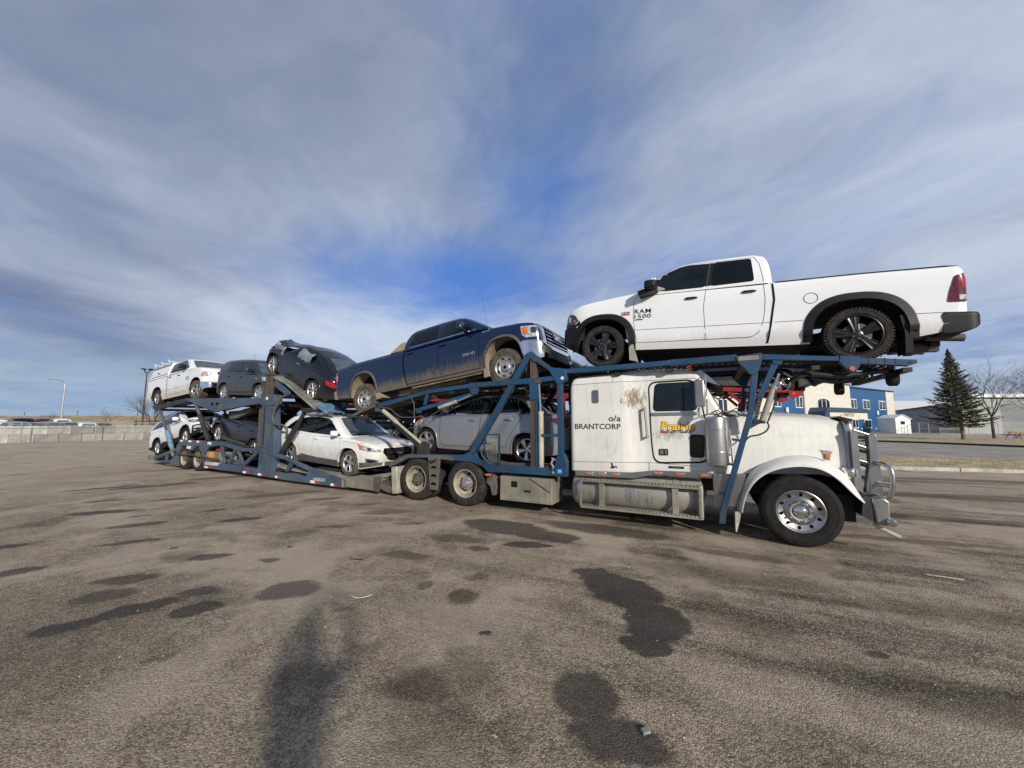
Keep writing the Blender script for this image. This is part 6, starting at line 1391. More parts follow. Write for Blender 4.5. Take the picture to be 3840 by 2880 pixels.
# tail frame, bumper, spare box, reflective tape, stripes
m = MB(); m.prism([(-15.1, .40), (-15.08, .22), (-14.5, .22), (-14.45, .36)], 0., .12); m.prism([(-15.1, .40), (-15.08, .22), (-14.5, .22), (-14.45, .36)], 2.48, 2.6); m.bb(-15.1, -15.0, .1, 2.5, .22, .38); m.build('tail_bumper', 'toolbox_dirt', trl, bevel=.008)
m = MB(); m.bb(-14.3, -14.2, .05, 2.55, .22, .28); m.prism([(-14.5, .34), (-12.3, .82), (-12.3, .70), (-14.4, .24)], 0., .08); m.prism([(-14.5, .34), (-12.3, .82), (-12.3, .70), (-14.4, .24)], 2.52, 2.6); m.bar((-13.2, .24), (-13.2, .56), .06, .12, .01); m.prism([(-14.4, .26), (-12.9, .22), (-12.9, .17), (-14.3, .21)], .0, .08); m.prism([(-12.9, .24), (-12.2, .60), (-12.0, .50), (-12.0, .14), (-12.7, .14)], .02, .08); m.build('tail_frame', B, trl, bevel=.005)
m = MB(); m.bb(-9.75, -8.55, .03, .55, .45, .78); bx_ = m.build('storage_box', 'toolbox_dirt', trl, bevel=.01); m = MB(); m.bb(-9.5, -9.15, .022, .03, .56, .76); m.build('warning_label', 'badge_orange', bx_); m = MB(); m.prism([(-9.7, .40), (-8.6, .40), (-8.7, .30), (-9.7, .28)], .0, .4); m.build('box_step', 'concrete_pale', bx_); m = MB(); m.bb(-9.4, -9.0, .2, .24, .80, .92); m.build('red_box', 'tape_red', bx_)
m = MB(); m.tube([(-12.4, -.03, .60), (-10.6, -.05, .60), (-8.6, -.03, .52)], .03, 8); m.build('side_guard_pipe', 'rusty_mast', trl)
def tape(xs_, z, f=0., dz_=.0):
    for i, (a, b) in enumerate(xs_):
        zz = z + dz_ * i; m = MB(); h = .035; q = (b - a) * .5
        m.bb(a, a + q, -.005, -.002, zz - h, zz + h); m.bb(a + q, b, -.005, -.002, zz - h, zz + h, mi=1); m.build('reflective_tape', ['white_paint', 'tape_red'], trl)
tape([(-9.7, -9.2), (-6.95, -6.55), (-6.0, -5.6), (-5.0, -4.75), (-3.18, -2.75), (-2.25, -1.98)], .20, dz_=-.012); tape([(-11.95, -11.5), (-11.2, -10.7), (-10.5, -10.1)], 1.12)
m = MB(); m.bb(-9.60, -9.30, -.006, -.002, 1.04, 1.13); m.bb(-11.3, -10.95, -.006, -.002, .83, .93); m.build('stencil_plate', 'white_paint', trl)
lettering('fleet_number', '10221', lambda a, b, o: (a, -.003 - o, b), -3.02, .195, .50, .085, 'white_paint', trl, .012)
# front of the trailer, drawbar and the end cap
m = MB(); m.prism([(-1.80, .30), (-1.76, .09), (-1.58, .12), (-1.60, .34)], 0., 2.6); m.bb(-1.7, -.45, .0, .12, .12, .36); m.bb(-1.7, -.45, 2.48, 2.6, .12, .36); m.build('trailer_nose', 'toolbox_dirt', trl, bevel=.01)
m = MB(); m.prism([(-.52, .12), (-.40, .10), (-.36, .46), (-.52, .44)], -.01, .10); m.bb(-.5, .15, 1.1, 1.5, .25, .5); m.bb(-.45, -.1, .2, .9, .15, .35)
for i in range(7): m.tube([(-.4 + .05 * i, .3 + .1 * i, .42), (-.2, .4 + .1 * i, .5 - .03 * i), (.1, .9, .5)], .018, 6)
m.build('drawbar', 'grimy_frame', trl)
m = MB()
for i in range(14):
    a = Vector((-5.0 + .13 * i, .22 + .05 * (i % 4), .36 + .03 * (i % 3))); m.tube([a, a + Vector((.12, .05, .10 * math.sin(i * 1.7))), a + Vector((.25, -.02, .02))], .028, 6)
m.build('chains_and_straps', 'grimy_frame', trl, smooth=50)
for x in (-11.56, -10.40):
    big_wheel(trl, x, .02, .435, 'trl'); big_wheel(trl, x, 2.58, .435, 'trl', 1)
m = MB(); m.prism([(-9.95, .42), (-9.86, .66), (-10.2, .9), (-10.55, .93), (-10.3, .90), (-10.0, .72)], .0, .5); m.build('wheel_guard', 'grimy_frame', trl)

# ---------------------------------------------------------------- vehicles on the rig
ram = pickup('ram_night', 'pickup_truck', 'white crew-cab pickup with black wheels and black flares on the rack above the truck cab'); place(ram, FT, -3.105, 3.355, .770, 3.180, .415, 1.25)
gm = pickup('gmc', 'pickup_truck', 'dark blue mud-caked pickup facing right on the rack behind the sleeper'); place(gm, FT, -5.33, 3.095, -9.785, 2.50, .43, 1.26)
cz = car('cruze', 'sedan', 'dusty silver sedan on the lower rack behind the white sleeper', 'car'); place(cz, FT, -7.64, 1.39, -4.87, 1.265, .335, 1.24)
ed = car('edge', 'crossover', 'white crossover with red-amber headlights at the low front end of the trailer', 'car'); place(ed, FR, -1.98, .70, -4.84, .82, .37, 1.26)
rm = pickup('ram_work', 'pickup_truck', 'white pickup with ladder-rack canopy on the upper tail of the trailer'); place(rm, FR, -11.90, 3.20, -15.66, 2.97, .405, 1.30)
so = car('soul', 'hatchback', 'dark grey boxy hatchback between the canopy pickup and the trailer tower', 'car'); place(so, FR, -7.20, 2.90, -9.72, 3.03, .33, 1.30)
bt = car('beetle', 'wrecked_coupe', 'crashed black coupe with torn bonnet and shattered glass tilted nose-up on a ramp', 'car'); place(bt, FR, -6.27, 3.86, -4.01, 2.88, .335, 1.27)
pl_ = car('pilot', 'family_suv', 'white SUV with black wheel arches on the lower tail ramp of the trailer', 'car'); place(pl_, FR, -12.60, 1.26, -15.34, .70, .385, 1.33)
bk = car('suv', 'black_suv', 'black SUV nose-up on the lower deck left of the trailer tower', 'car'); place(bk, FR, -9.90, 1.42, -7.23, .89, .37, 1.34)
# ---------------------------------------------------------------- ground
def ground_mat():
    m, n, b = principled('asphalt'); o = oc(n); x, y, z = n.sep(o)
    # worn chip-seal: stones, tar, sand drifted by tyres
    v = n.new('ShaderNodeTexVoronoi'); n.l.new(o, v.inputs['Vector']); v.inputs['Scale'].default_value = 85
    v2 = n.new('ShaderNodeTexVoronoi'); n.l.new(o, v2.inputs['Vector']); v2.inputs['Scale'].default_value = 34
    hue = n.step(n.sep(v.outputs['Color'])[0], .0, 1.)
    big = n.noise(o, .35, 6, .62, .3); mid = n.noise(o, 1.7, 7, .65); sand = n.noise(o, 7., 8, .7); tiny = n.noise(o, 160, 3, .7)
    ang = R(-25); streak = n.noise(n.mapping(n.mapping(o, rot=(0, 0, -ang)), scale=(.16, 1.6, 1)), 1.3, 6, .6)
    c = n.mix(n.step(mid, .35, .65), (.250, .192, .130), (.385, .306, .208))
    c = n.mix(n.step(big, .38, .62), n.mix(.55, c, (.150, .116, .082)), c)
    c = n.mix(n.math('MULTIPLY', n.step(sand, .46, .64), .65), c, (.44, .36, .26))
    right = n.step(n.math('ADD', x, n.math('MULTIPLY', y, .35)), -1.0, 5.0)
    c = n.mix(n.math('MULTIPLY', n.step(streak, .47, .62), n.math('MULTIPLY_ADD', right, .62, .18)), c, (.052, .044, .038))
    # individual stones
    c = n.mix(n.math('MULTIPLY', n.step(hue, .72, .95), .5), c, (.50, .43, .33)); c = n.mix(n.math('MULTIPLY', n.step(hue, .32, .08), .55), c, (.06, .052, .045))
    c = n.mix(n.math('MULTIPLY', n.step(v2.outputs['Distance'], .10, .03), n.step(n.sep(v2.outputs['Color'])[1], .86, .9)), c, (.60, .55, .47))
    c = n.mix(n.math('MULTIPLY', n.step(tiny, .58, .70), .32), c, (.06, .05, .04))
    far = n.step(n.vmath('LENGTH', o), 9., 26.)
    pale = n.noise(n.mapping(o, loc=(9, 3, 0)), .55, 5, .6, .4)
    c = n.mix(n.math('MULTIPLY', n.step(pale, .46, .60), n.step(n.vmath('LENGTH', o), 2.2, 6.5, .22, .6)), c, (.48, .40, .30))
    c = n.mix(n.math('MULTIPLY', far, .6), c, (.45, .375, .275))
    # oil, melt-water and diesel stains with wandering edges
    wob = n.vmath('SCALE', n.vmath('SUBTRACT', n.noise(o, 2.6, 6, .6, out=1), (.5, .5, .5))); wob.node.inputs['Scale'].default_value = .34
    fine = n.vmath('SCALE', n.vmath('SUBTRACT', n.noise(o, 16, 4, .6, out=1), (.5, .5, .5))); fine.node.inputs['Scale'].default_value = .07
    ow = n.vmath('ADD', n.vmath('ADD', o, wob), fine)
    hard = None; soft = None
    for (sx, sy, rx, ry, rot, k, sf) in STAINS:
        q = n.mapping(ow, loc=(sx, sy, 0), rot=(0, 0, R(rot)), scale=(rx, ry, 50), typ='TEXTURE')
        d = n.vmath('LENGTH', q); s_ = n.math('MULTIPLY', n.step(d, 1.0 + sf, 1.0 - sf), k)
        if sf < .3: hard = s_ if hard is None else n.math('MAXIMUM', hard, s_)
        else: soft = s_ if soft is None else n.math('MAXIMUM', soft, s_)
    spots = n.noise(n.mapping(o, loc=(4, 2, 0)), .9, 5, .5); sp_ = n.math('MULTIPLY', n.step(spots, .58, .66), .5)
    soft = n.math('MAXIMUM', soft, sp_)
    hard = n.math('MULTIPLY', hard, n.step(tiny, .78, .35, .75, 1.))
    c = n.mix(soft, c, n.mix(1., c, (.30, .28, .27), 'MULTIPLY')); c = n.mix(n.math('MULTIPLY', hard, .93), c, (.030, .026, .024))
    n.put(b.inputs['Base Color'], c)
    n.put(b.inputs['Roughness'], n.math('SUBTRACT', .93, n.math('MULTIPLY', hard, .2))); b.inputs['Specular IOR Level'].default_value = .3
    h = n.math('ADD', n.math('MULTIPLY', v.outputs['Distance'], -.7), n.math('ADD', n.math('MULTIPLY', tiny, .4), n.math('MULTIPLY', n.noise(o, 24, 6, .7), .8)))
    bp = n.new('ShaderNodeBump'); bp.inputs['Strength'].default_value = .8; bp.inputs['Distance'].default_value = .012; n.l.new(h, bp.inputs['Height']); n.l.new(bp.outputs[0], b.inputs['Normal'])
STAINS = [(1.22, 4.50, .36, .52, 20, 1, .10), (1.36, 3.80, .30, .38, -20, 1, .1), (1.12, 3.42, .20, .16, 0, 1, .12), (.98, 4.95, .22, .2, 0, .95, .12), (.48, 2.82, .22, .25, 0, .9, .2), (.62, 2.45, .30, .19, -15, .92, .2),
    (-1.53, 3.05, .22, .18, 0, .45, .4), (-.66, 2.90, .26, .22, 0, .85, .4), (-.45, 2.55, .30, .32, 0, .5, .6), (-2.47, 4.47, .33, .24, 10, .8, .2), (-3.12, 4.02, .22, .14, 20, .92, .15), (-3.75, 4.05, .34, .17, 35, .95, .15), (-4.05, 3.72, .26, .15, 35, .92, .18), (-3.45, 4.42, .18, .14, 30, .8, .2), (-4.35, 4.35, .30, .18, 25, .75, .25),
    (-.53, 4.36, .16, .20, 0, .9, .3), (-.42, 4.85, .13, .10, 0, .7, .3), (-1.0, 4.6, .1, .09, 0, .7, .3), (-.5, 5.9, .16, .12, 0, .8, .25), (-4.2, 5.54, .28, .14, 20, .85, .2), (-3.3, 5.4, .13, .09, 0, .8, .25), (-4.6, 4.78, .33, .17, 20, .8, .22), (-6.2, 5.0, .26, .14, 40, .9, .2), (-.2, 3.6, .05, .04, 0, 1, .2), (-2.8, 3.2, .12, .08, 10, .6, .3),
    (-.15, 7.1, .85, .42, -28, .9, .14), (.55, 6.55, .55, .28, -20, .92, .14), (-.9, 6.4, .5, .22, -20, .65, .25), (.25, 6.05, .35, .15, -10, .95, .14), (1.6, 6.9, 1.2, .30, -28, .85, .25), (-1.5, 5.6, .35, .16, -10, .7, .3), (3.2, 5.6, .9, .14, -28, .7, .4),
    (-2.6, 8.2, .5, .2, 10, .7, .3), (-3.3, 9.0, .3, .12, 10, .7, .3), (-5.2, 7.6, .38, .16, 30, .9, .2), (-6.8, 7.2, .42, .16, 30, .85, .2), (-6.3, 8.4, .2, .1, 30, .9, .2), (-5.9, 6.2, .34, .13, 30, .8, .2), (-7.4, 7.9, .2, .08, 30, .9, .15), (-8.5, 8.2, .6, .2, 25, .9, .2), (-8.2, 9.6, .5, .14, 30, .85, .2), (-10.5, 11.5, 1.0, .18, 40, .9, .15), (-11.5, 11.2, .9, .16, 40, .9, .15), (-7.6, 6.0, .22, .12, 20, .85, .2),
    (-9.6, 9.4, .4, .12, 35, .8, .2), (-4.6, 9.6, .5, .14, 25, .8, .25), (-1.9, 7.3, .3, .1, 0, .7, .3), (-3.2, 7.1, .35, .1, 10, .7, .3),
    (-6.0, 10.2, 1.2, .28, 30, .7, .4), (-9.5, 13.5, 1.5, .3, 35, .65, .4), (-13.5, 15.5, 1.8, .25, 40, .6, .4), (4.5, 3.9, 1.6, .2, -18, .55, .6), (2.6, 4.9, 1.1, .26, -24, .6, .6), (3.6, 2.6, 1.4, .28, -20, .6, .6), (2.3, 1.9, .8, .25, -30, .6, .6), (2.9, 3.3, .10, .07, 0, .9, .25), (8.5, 7.5, 3.0, .26, -20, .75, .35), (12, 9.6, 4., .45, -18, .8, .35), (9.5, 10.5, 3., .3, -18, .75, .35), (7.2, 8.2, 1.0, .18, -20, .9, .25), (6.2, 6.3, 1.2, .16, -20, .75, .35), (11, 13, 4, .4, -18, .7, .35), (15, 12.5, 3, .35, -18, .75, .3),
    (-3.9, 3.0, .9, 1.6, 8, .42, .6), (-5.6, 3.6, 1.3, .9, 20, .35, .8)]
ground_mat()
def flat(name, pts, z, mat, kind='structure', skirt=0.):
    m = MB(); m.add([(a, b, z) for a, b in pts], [tuple(range(len(pts)))])
    if skirt:
        k = len(pts); m.add([(a, b, z) for a, b in pts] + [(a, b, z - skirt) for a, b in pts], [(i, (i + 1) % k, k + (i + 1) % k, k + i) for i in range(k)])
    o = m.build(name, mat, None, smooth=0); return tag(o, kind=kind)
plain('road_mat', (.27, .243, .20), .9, var=.25, vscale=.6, bump=.4, bscale=60); plain('road_line', (.62, .60, .54), .8, var=.2, vscale=4)
plain('dry_grass', (.36, .29, .16), .95, var=.45, vscale=1.4, bump=.8, bscale=14); plain('dry_blades', (.46, .38, .22), .9, var=.4, vscale=2); plain('field_mat', (.34, .26, .15), .95, var=.4, vscale=.25, bump=.9, bscale=1.2)
plain('concrete_curb', (.42, .40, .35), .85, var=.25, vscale=2.5, bump=.3); plain('gravel_mat', (.33, .285, .225), .95, var=.3, vscale=.5)
m = MB(); m.grid(lambda u, v: (-900 + 1800 * u, -60 + 1500 * v, 0), 4, 4); tag(m.build('asphalt_yard', 'asphalt', None, smooth=0), kind='structure')
# near grass strip with concrete kerb, road behind it, far grass, lot
d1 = Vector((.957, -.29)); 
def off(p, d, s): return (p[0] + d.x * s, p[1] + d.y * s)
K0 = (11.5, 16.55); K1 = off(K0, d1, 26); G0 = (14.3, 21.4); G1 = off(G0, Vector((.941, -.338)), 26)
nrm = Vector((.29, .957)); kw = .22
m = MB(); kh = .13
for i in range(9):
    a = off(K0, d1, i * 2.9 + .01); b_ = off(K0, d1, i * 2.9 + 2.88)
    q = [a, b_, (b_[0] + nrm.x * kw, b_[1] + nrm.y * kw), (a[0] + nrm.x * kw, a[1] + nrm.y * kw)]
    m.add([(p[0], p[1], 0) for p in q] + [(p[0], p[1], kh) for p in q], [(4, 5, 6, 7), (0, 1, 5, 4), (1, 2, 6, 5), (2, 3, 7, 6), (3, 0, 4, 7)])
tag(m.build('kerb', 'concrete_curb', None, smooth=0, bevel=.02), kind='structure')
flat('grass_verge', [(K0[0] + nrm.x * kw, K0[1] + nrm.y * kw), (K1[0] + nrm.x * kw, K1[1] + nrm.y * kw), G1, G0], kh - .01, 'dry_grass', skirt=.13)
flat('road', [(11.5, 22.6), (14.3, 21.5), off(G0, Vector((.941, -.338)), 26.2), (60, 8), (43.5, 18), (38.3, 28.7), (36.9, 35), (32.6, 43), (20, 52), (4, 58)], .006, 'road_mat')
m = MB(); P0 = Vector((14, 32.3)); P1 = Vector((44, 18.4)); dd_ = (P1 - P0).normalized(); nn_ = Vector((-dd_.y, dd_.x)) * .09
m.add([(P0.x - nn_.x, P0.y - nn_.y, .011), (P1.x - nn_.x, P1.y - nn_.y, .011), (P1.x + nn_.x, P1.y + nn_.y, .011), (P0.x + nn_.x, P0.y + nn_.y, .011)], [(0, 1, 2, 3)]); tag(m.build('road_marking', 'road_line', None, smooth=0), kind='structure')
FG = [(34.6, 38.5), (36.9, 35), (38.3, 28.7), (43.5, 18), (72, 18), (60, 36), (49, 45.5), (40, 46)]
flat('far_verge', FG, .12, 'dry_grass', skirt=.12)
m = MB(); m.tube([(34.6, 38.4, .07), (36.8, 35, .07), (38.15, 28.7, .07), (43.3, 18, .07)], .10, 6); tag(m.build('far_kerb', 'dark_steel', None), kind='structure')
flat('parking_lot', [(49.2, 45.6), (60.2, 36.1), (72.2, 18), (140, 20), (140, 140), (30, 140), (30, 60), (40, 46.2)], .008, 'gravel_mat')
# short dry grass on the near verge
m = MB(); vs = []; fs = []
for i in range(22000):
    s, t_ = rng.rand() * 24, rng.rand(); a = (K0[0] + nrm.x * kw + d1.x * s, K0[1] + nrm.y * kw + d1.y * s); b_ = (G0[0] + .941 * s, G0[1] - .338 * s)
    x, y = a[0] * (1 - t_) + b_[0] * t_, a[1] * (1 - t_) + b_[1] * t_; h = .015 + .045 * rng.rand() ** 2; q = rng.rand() * 6.28; wd = .006; lx, ly = rng.randn() * .03, rng.randn() * .03; k = len(vs)
    vs += [(x - wd * math.cos(q), y - wd * math.sin(q), kh - .012), (x + wd * math.cos(q), y + wd * math.sin(q), kh - .012), (x + lx, y + ly, kh + h)]; fs.append((k, k + 1, k + 2))
m.add(vs, fs); tag(m.build('grass', 'dry_blades', None, smooth=0, recalc=False), 'short dry yellow grass on the verge beside the kerb', 'grass', kind='stuff')
# loose stones on the yard
m = MB(); ico = [(0, 0, .8), (.9, 0, .1), (.28, .85, .2), (-.72, .5, .1), (-.7, -.55, .2), (.3, -.8, .1), (0, 0, -.4)]; icf = [(0, 1, 2), (0, 2, 3), (0, 3, 4), (0, 4, 5), (0, 5, 1), (6, 2, 1), (6, 3, 2), (6, 4, 3), (6, 5, 4), (6, 1, 5)]
for i in range(2600):
    y = 1.0 + 9 * rng.rand() ** 1.6; x = (rng.rand() * 2 - 1) * (1.6 * y + .6); s = .003 + .006 * rng.rand() ** 3 * (1 + y * .15); a = rng.rand() * 6.28
    m.add([((px_ * math.cos(a) - py_ * math.sin(a)) * s * (1 + .4 * rng.randn() * .3) + x, (px_ * math.sin(a) + py_ * math.cos(a)) * s + y, pz_ * s * .8 + .001) for px_, py_, pz_ in ico], icf, i % 3)
worn('stone_pale', (.52, .47, .39), (.3, .26, .2), .4, .9, 30); worn('stone_mid', (.30, .26, .21), (.15, .13, .1), .4, .9, 30); worn('stone_dark', (.10, .09, .08), (.2, .18, .15), .4, .9, 30)
tag(m.build('gravel', ['stone_pale', 'stone_mid', 'stone_dark'], None, smooth=0, recalc=False), 'loose small stones scattered over the worn asphalt yard', 'gravel', kind='stuff')
# litter
def slab(name, x, y, sx, sy, h, rot, mat, label, cat):
    m = MB(); m.prism([(-sx / 2, 0), (sx * .45, .002), (sx / 2, h * .6), (sx * .3, h), (-sx * .4, h * .9)], -sy / 2, sy / 2); o = m.build(name, mat, None, bevel=.003); o.location = (x, y, .004); o.rotation_euler = (0, 0, R(rot)); return tag(o, label, cat)
slab('asphalt_chunk', .80, 2.50, .055, .04, .018, 15, 'concrete_dark', 'small square dark chunk of rubble lying in the right foreground', 'rubble')
slab('wood_chip', -.10, 2.47, .016, .03, .006, 40, 'mud_flap', 'pale sliver of wood on the ground in the centre foreground', 'litter')
slab('plastic_scrap', -3.32, 5.95, .07, .03, .008, 10, 'black_plastic', 'flat black scrap of plastic on the ground at left', 'litter')
slab('metal_scrap', -5.0, 5.9, .10, .05, .008, 20, 'dark_steel', 'thin dark metal scrap on the ground at far left', 'litter')
def curl(name, pts, r, mat, label, cat):
    m = MB(); m.tube(pts, r, 6); tag(m.build(name, mat, None, smooth=60), label, cat)
curl('cable_tie', [(-1.72, 4.32, .012), (-1.66, 4.26, .012), (-1.58, 4.26, .014), (-1.50, 4.34, .010)], .0035, 'concrete_pale', 'curved pale plastic strip left of centre on the asphalt', 'litter')
curl('stick', [(5.02, 4.86, .02), (5.13, 4.76, .03), (5.28, 4.70, .02)], .009, 'mud_flap', 'broken pale stick on the ground right of the truck bumper', 'stick')
curl('twig', [(-4.55, 6.05, .01), (-4.42, 6.1, .01), (-4.35, 6.15, .012)], .003, 'mud_flap', 'thin pale twig on the ground at left', 'twig')
curl('wire_bit', [(-2.2, 5.45, .01), (-2.1, 5.40, .012), (-2.02, 5.42, .01)], .006, 'black_plastic', 'short bent black wire on the asphalt left of centre', 'litter')

# ---------------------------------------------------------------- left: block wall, fence, parked cars, field
Wa = Vector((-46.1, 34.6)); Wd = Vector((.634, .773)); ang = math.atan2(Wd.y, Wd.x)
FW = Matrix.Translation((Wa.x, Wa.y, 0)) @ Matrix.Rotation(ang, 4, 'Z')
cols = ['concrete', 'concrete_pale', 'concrete', 'concrete_dark', 'concrete_pale', 'concrete', 'concrete_dark', 'concrete_pale', 'concrete_dark', 'concrete']
blk = {}
def block_mesh(mat, top):
    if (mat, top) not in blk:
        m = MB(); m.bb(.012, 1.478, 0, .75, .006, .744)
        if top:
            for x in (.28, .75, 1.2): m.prism([(x - .17, .744), (x - .12, .80), (x + .12, .80), (x + .17, .744)], .25, .5)
        o = m.build('concrete_block', mat, None, smooth=0, bevel=.03); blk[(mat, top)] = (o.data, ); bpy.data.objects.remove(o)
    return blk[(mat, top)][0]
ords = ['first', 'second', 'third', 'fourth', 'fifth', 'sixth', 'seventh', 'eighth', 'ninth', 'tenth']
for row in (0, 1):
    for i in range(-1, 8):
        mt = cols[(i * 3 + row * 4) % 10]; o = link('concrete_block', block_mesh(mt, row == 1), None)
        q = o.modifiers.new('bevel', 'BEVEL'); q.width = .03; q.segments = 2; q.limit_method = 'ANGLE'
        o.matrix_world = FW @ Matrix.Translation((i * 1.49 + (.0 if row else .72) + rng.randn() * .01, rng.randn() * .02, row * .75))
        shade_ = {'concrete': 'mottled grey', 'concrete_pale': 'pale', 'concrete_dark': 'dark stained'}[mt]
        tag(o, '%s concrete block, %s from the left edge in the %s row of the wall' % (shade_, ords[i + 1], ('bottom', 'top')[row]), 'block', 'concrete blocks of the yard wall')
# chain-link fence in front of it
def fence(name, pts, h, label, rail=True, pitch=3.0, mid=False):
    root = empty(name, label=label, cat='fence')
    fm = MATS.get('chain_link')
    if fm is None:
        fm, n, b = principled('chain_link'); o = oc(n); b.inputs['Base Color'].default_value = (.35, .36, .36, 1); b.inputs['Metallic'].default_value = .3; b.inputs['Roughness'].default_value = .6
        uvx, uvy, uvz = n.sep(o); a_ = n.math('ABSOLUTE', n.math('SUBTRACT', n.math('FRACT', n.math('MULTIPLY', n.math('ADD', uvx, n.math('ADD', uvy, uvz)), 11.)), .5)); c_ = n.math('ABSOLUTE', n.math('SUBTRACT', n.math('FRACT', n.math('MULTIPLY', n.math('SUBTRACT', n.math('ADD', uvx, uvy), uvz), 11.)), .5))
        al = n.step(n.math('MINIMUM', a_, c_), .045, .03); tr = n.new('ShaderNodeBsdfTransparent'); mx = n.new('ShaderNodeMixShader'); n.put(mx.inputs[0], al); n.l.new(tr.outputs[0], mx.inputs[1]); n.l.new(b.outputs[0], mx.inputs[2]); n.l.new(mx.outputs[0], n.n['Material Output'].inputs[0])
    for (a, b_) in zip(pts, pts[1:]):
        a = Vector(a); b_ = Vector(b_); L = (b_ - a).length; k = max(1, round(L / pitch)); d = (b_ - a) / k
        for i in range(k + 1):
            p = a + d * i; m = MB(); m.cyl((p.x, p.y, 0), (p.x, p.y, h + .04), .045, n=8); m.build('post', 'rim_steel', root)
        m = MB(); m.cyl((a.x, a.y, h), (b_.x, b_.y, h), .03, n=6)
        if mid: m.cyl((a.x, a.y, h * .5), (b_.x, b_.y, h * .5), .02, n=6)
        m.build('rail', 'rim_steel', root)
        m = MB(); m.add([(a.x, a.y, .03), (b_.x, b_.y, .03), (b_.x, b_.y, h), (a.x, a.y, h)], [(0, 1, 2, 3)]); m.build('wire_mesh', 'chain_link', root, smooth=0)
    return root
fence('chain_link_fence', [(-47.2, 31.4), (-35.6, 45.6)], 1.85, 'thin wire mesh fence standing just in front of the block wall', pitch=5.0)
# raised gravel lot behind the wall with parked vehicles
flat('gravel_lot', [(-52, 30), (-46.7, 35.3), (-37.5, 46.5), (-30, 60), (-60, 90), (-120, 60)], .42, 'gravel_mat', skirt=.42)
def far_car(kind, px_, dep, ang_, label, body, cat='car', name='parked_car', z=.42):
    X = (px_ - 1920) / 1442 * dep
    o = car(kind, name, label, cat, body); o.location = (X, dep, z); o.rotation_euler = (0, 0, R(ang_)); o['group'] = 'vehicles parked behind the block wall'; return o
far_car('pilot', -8, 48.5, 150, 'white vehicle roof at the left edge above the block wall', 'white_clean', 'car', 'parked_suv')
far_car('pilot', 82, 47, 150, 'black minivan with dark side glass behind the block wall at left', 'black_paint', 'van', 'parked_van', .6)
far_car('suv', 62, 42.0, 155, 'silver-roofed car directly behind the second block from the left edge', 'silver', name='parked_car', z=.30)
far_car('suv', 160, 52, 150, 'dark red car roof between the black minivan and the white SUV', 'car_red', z=.75)
far_car('edge', 228, 50, 150, 'white SUV roof rising highest above the block wall', 'white_clean', 'car', 'parked_suv', .62)
far_car('suv', 185, 45, 160, 'blue-grey SUV in front of the white SUV behind the wall', 'car_blue_grey', name='parked_suv', z=.30)
far_car('cruze', 258, 46.5, 150, 'grey sedan roof right of the blue-grey SUV behind the wall', 'car_blue_grey', z=.42)
far_car('edge', 318, 47.5, 152, 'white crossover with long white bonnet behind the wall', 'white_dusty', z=.20)
far_car('suv', 380, 50, 150, 'dark car with black bonnet at the right end of the row behind the wall', 'dark_grey', z=.15)
m = MB()
def fld(u, v):
    X = -190 + 190 * u; Y = 64 + 60 * v - .25 * (X + 60); e = min(1., v * 3.); s = math.sin(X * .13) * .25 + math.sin(X * .41 + 2) * .16 + math.sin(X * 1.3) * .06
    return (X, Y, -.1 + e * (2.75 + s + (Y - 70) * .018) + .10 * math.sin(X * 2.3 + v * 20) * e)
m.grid(fld, 260, 14); tag(m.build('field', 'field_mat', None, smooth=80), kind='structure')
m = MB(); 
for i in range(5200):
    u = rng.rand(); v = .2 + .6 * rng.rand(); x, y, z = fld(u, v); h = .12 + .3 * rng.rand() ** 2; k = rng.randn() * .12
    m.add([(x - .06, y, z - .05), (x + .06, y, z - .05), (x + k, y, z + h)], [(0, 1, 2)])
tag(m.build('field_grass', 'field_mat', None, smooth=0, recalc=False), 'tall dry weeds along the field bank on the left horizon', 'grass', kind='stuff')
def rail_fence():
    root = empty('wooden_rail_fence', label='low wooden post-and-rail fence along the field bank left of the light pole', cat='fence')
    for i in range(8):
        x = -54.5 + i * 1.75; y = 56 + i * .3; m = MB(); m.bb(x - .1, x + .1, y - .1, y + .1, 0, 2.15); m.build('post', 'rusty_mast', root)
    for z in (1.55, 2.0): m = MB(); m.tube([(-54.8, 56, z), (-42, 58.1, z)], .05, 6); m.build('rail', 'rusty_mast', root)
rail_fence()
# light poles
lp = empty('light_pole', (-57.4, 60, 0), label='tall dark light pole with a cluster of four floodlights left of the trailer', cat='light pole')
m = MB(); m.cyl((0, 0, 0), (0, 0, 9.75), .15, .08, 10); m.build('pole', 'rusty_mast', lp)
m = MB(); m.tube([(-.42, 0, 10.15), (-.38, 0, 9.72), (0, 0, 9.62), (.38, 0, 9.72), (.42, 0, 10.15)], .04, 6); m.tube([(0, -.6, 10.1), (0, 0, 9.6), (0, .6, 10.1)], .06, 6); m.build('bracket', 'rusty_mast', lp)
for x, y in ((-.48, 0), (.48, 0), (-.08, -.6), (.1, .6)): m = MB(); m.box((x, y, 10.2), (.52, .42, .16), Ry(.12 if x < 0 else -.12)); m.build('floodlight', 'dark_steel', lp, bevel=.05)
sl = empty('street_lamp', (-87.6, 75, 0), label='slender grey street lamp with long curved arm at far left', cat='street lamp')
m = MB(); m.tube([(0, 0, 0), (.05, 0, 8.6), (.02, 0, 9.3), (-.35, 0, 9.85), (-1.1, 0, 10.15), (-2.3, 0, 10.28)], [.13, .1, .09, .08, .07, .06], 8); m.build('pole', 'rim_steel', sl, smooth=50)
m = MB(); m.box((-2.9, 0, 10.28), (.9, .3, .14)); m.build('lamp_head', 'rim_steel', sl, bevel=.04)
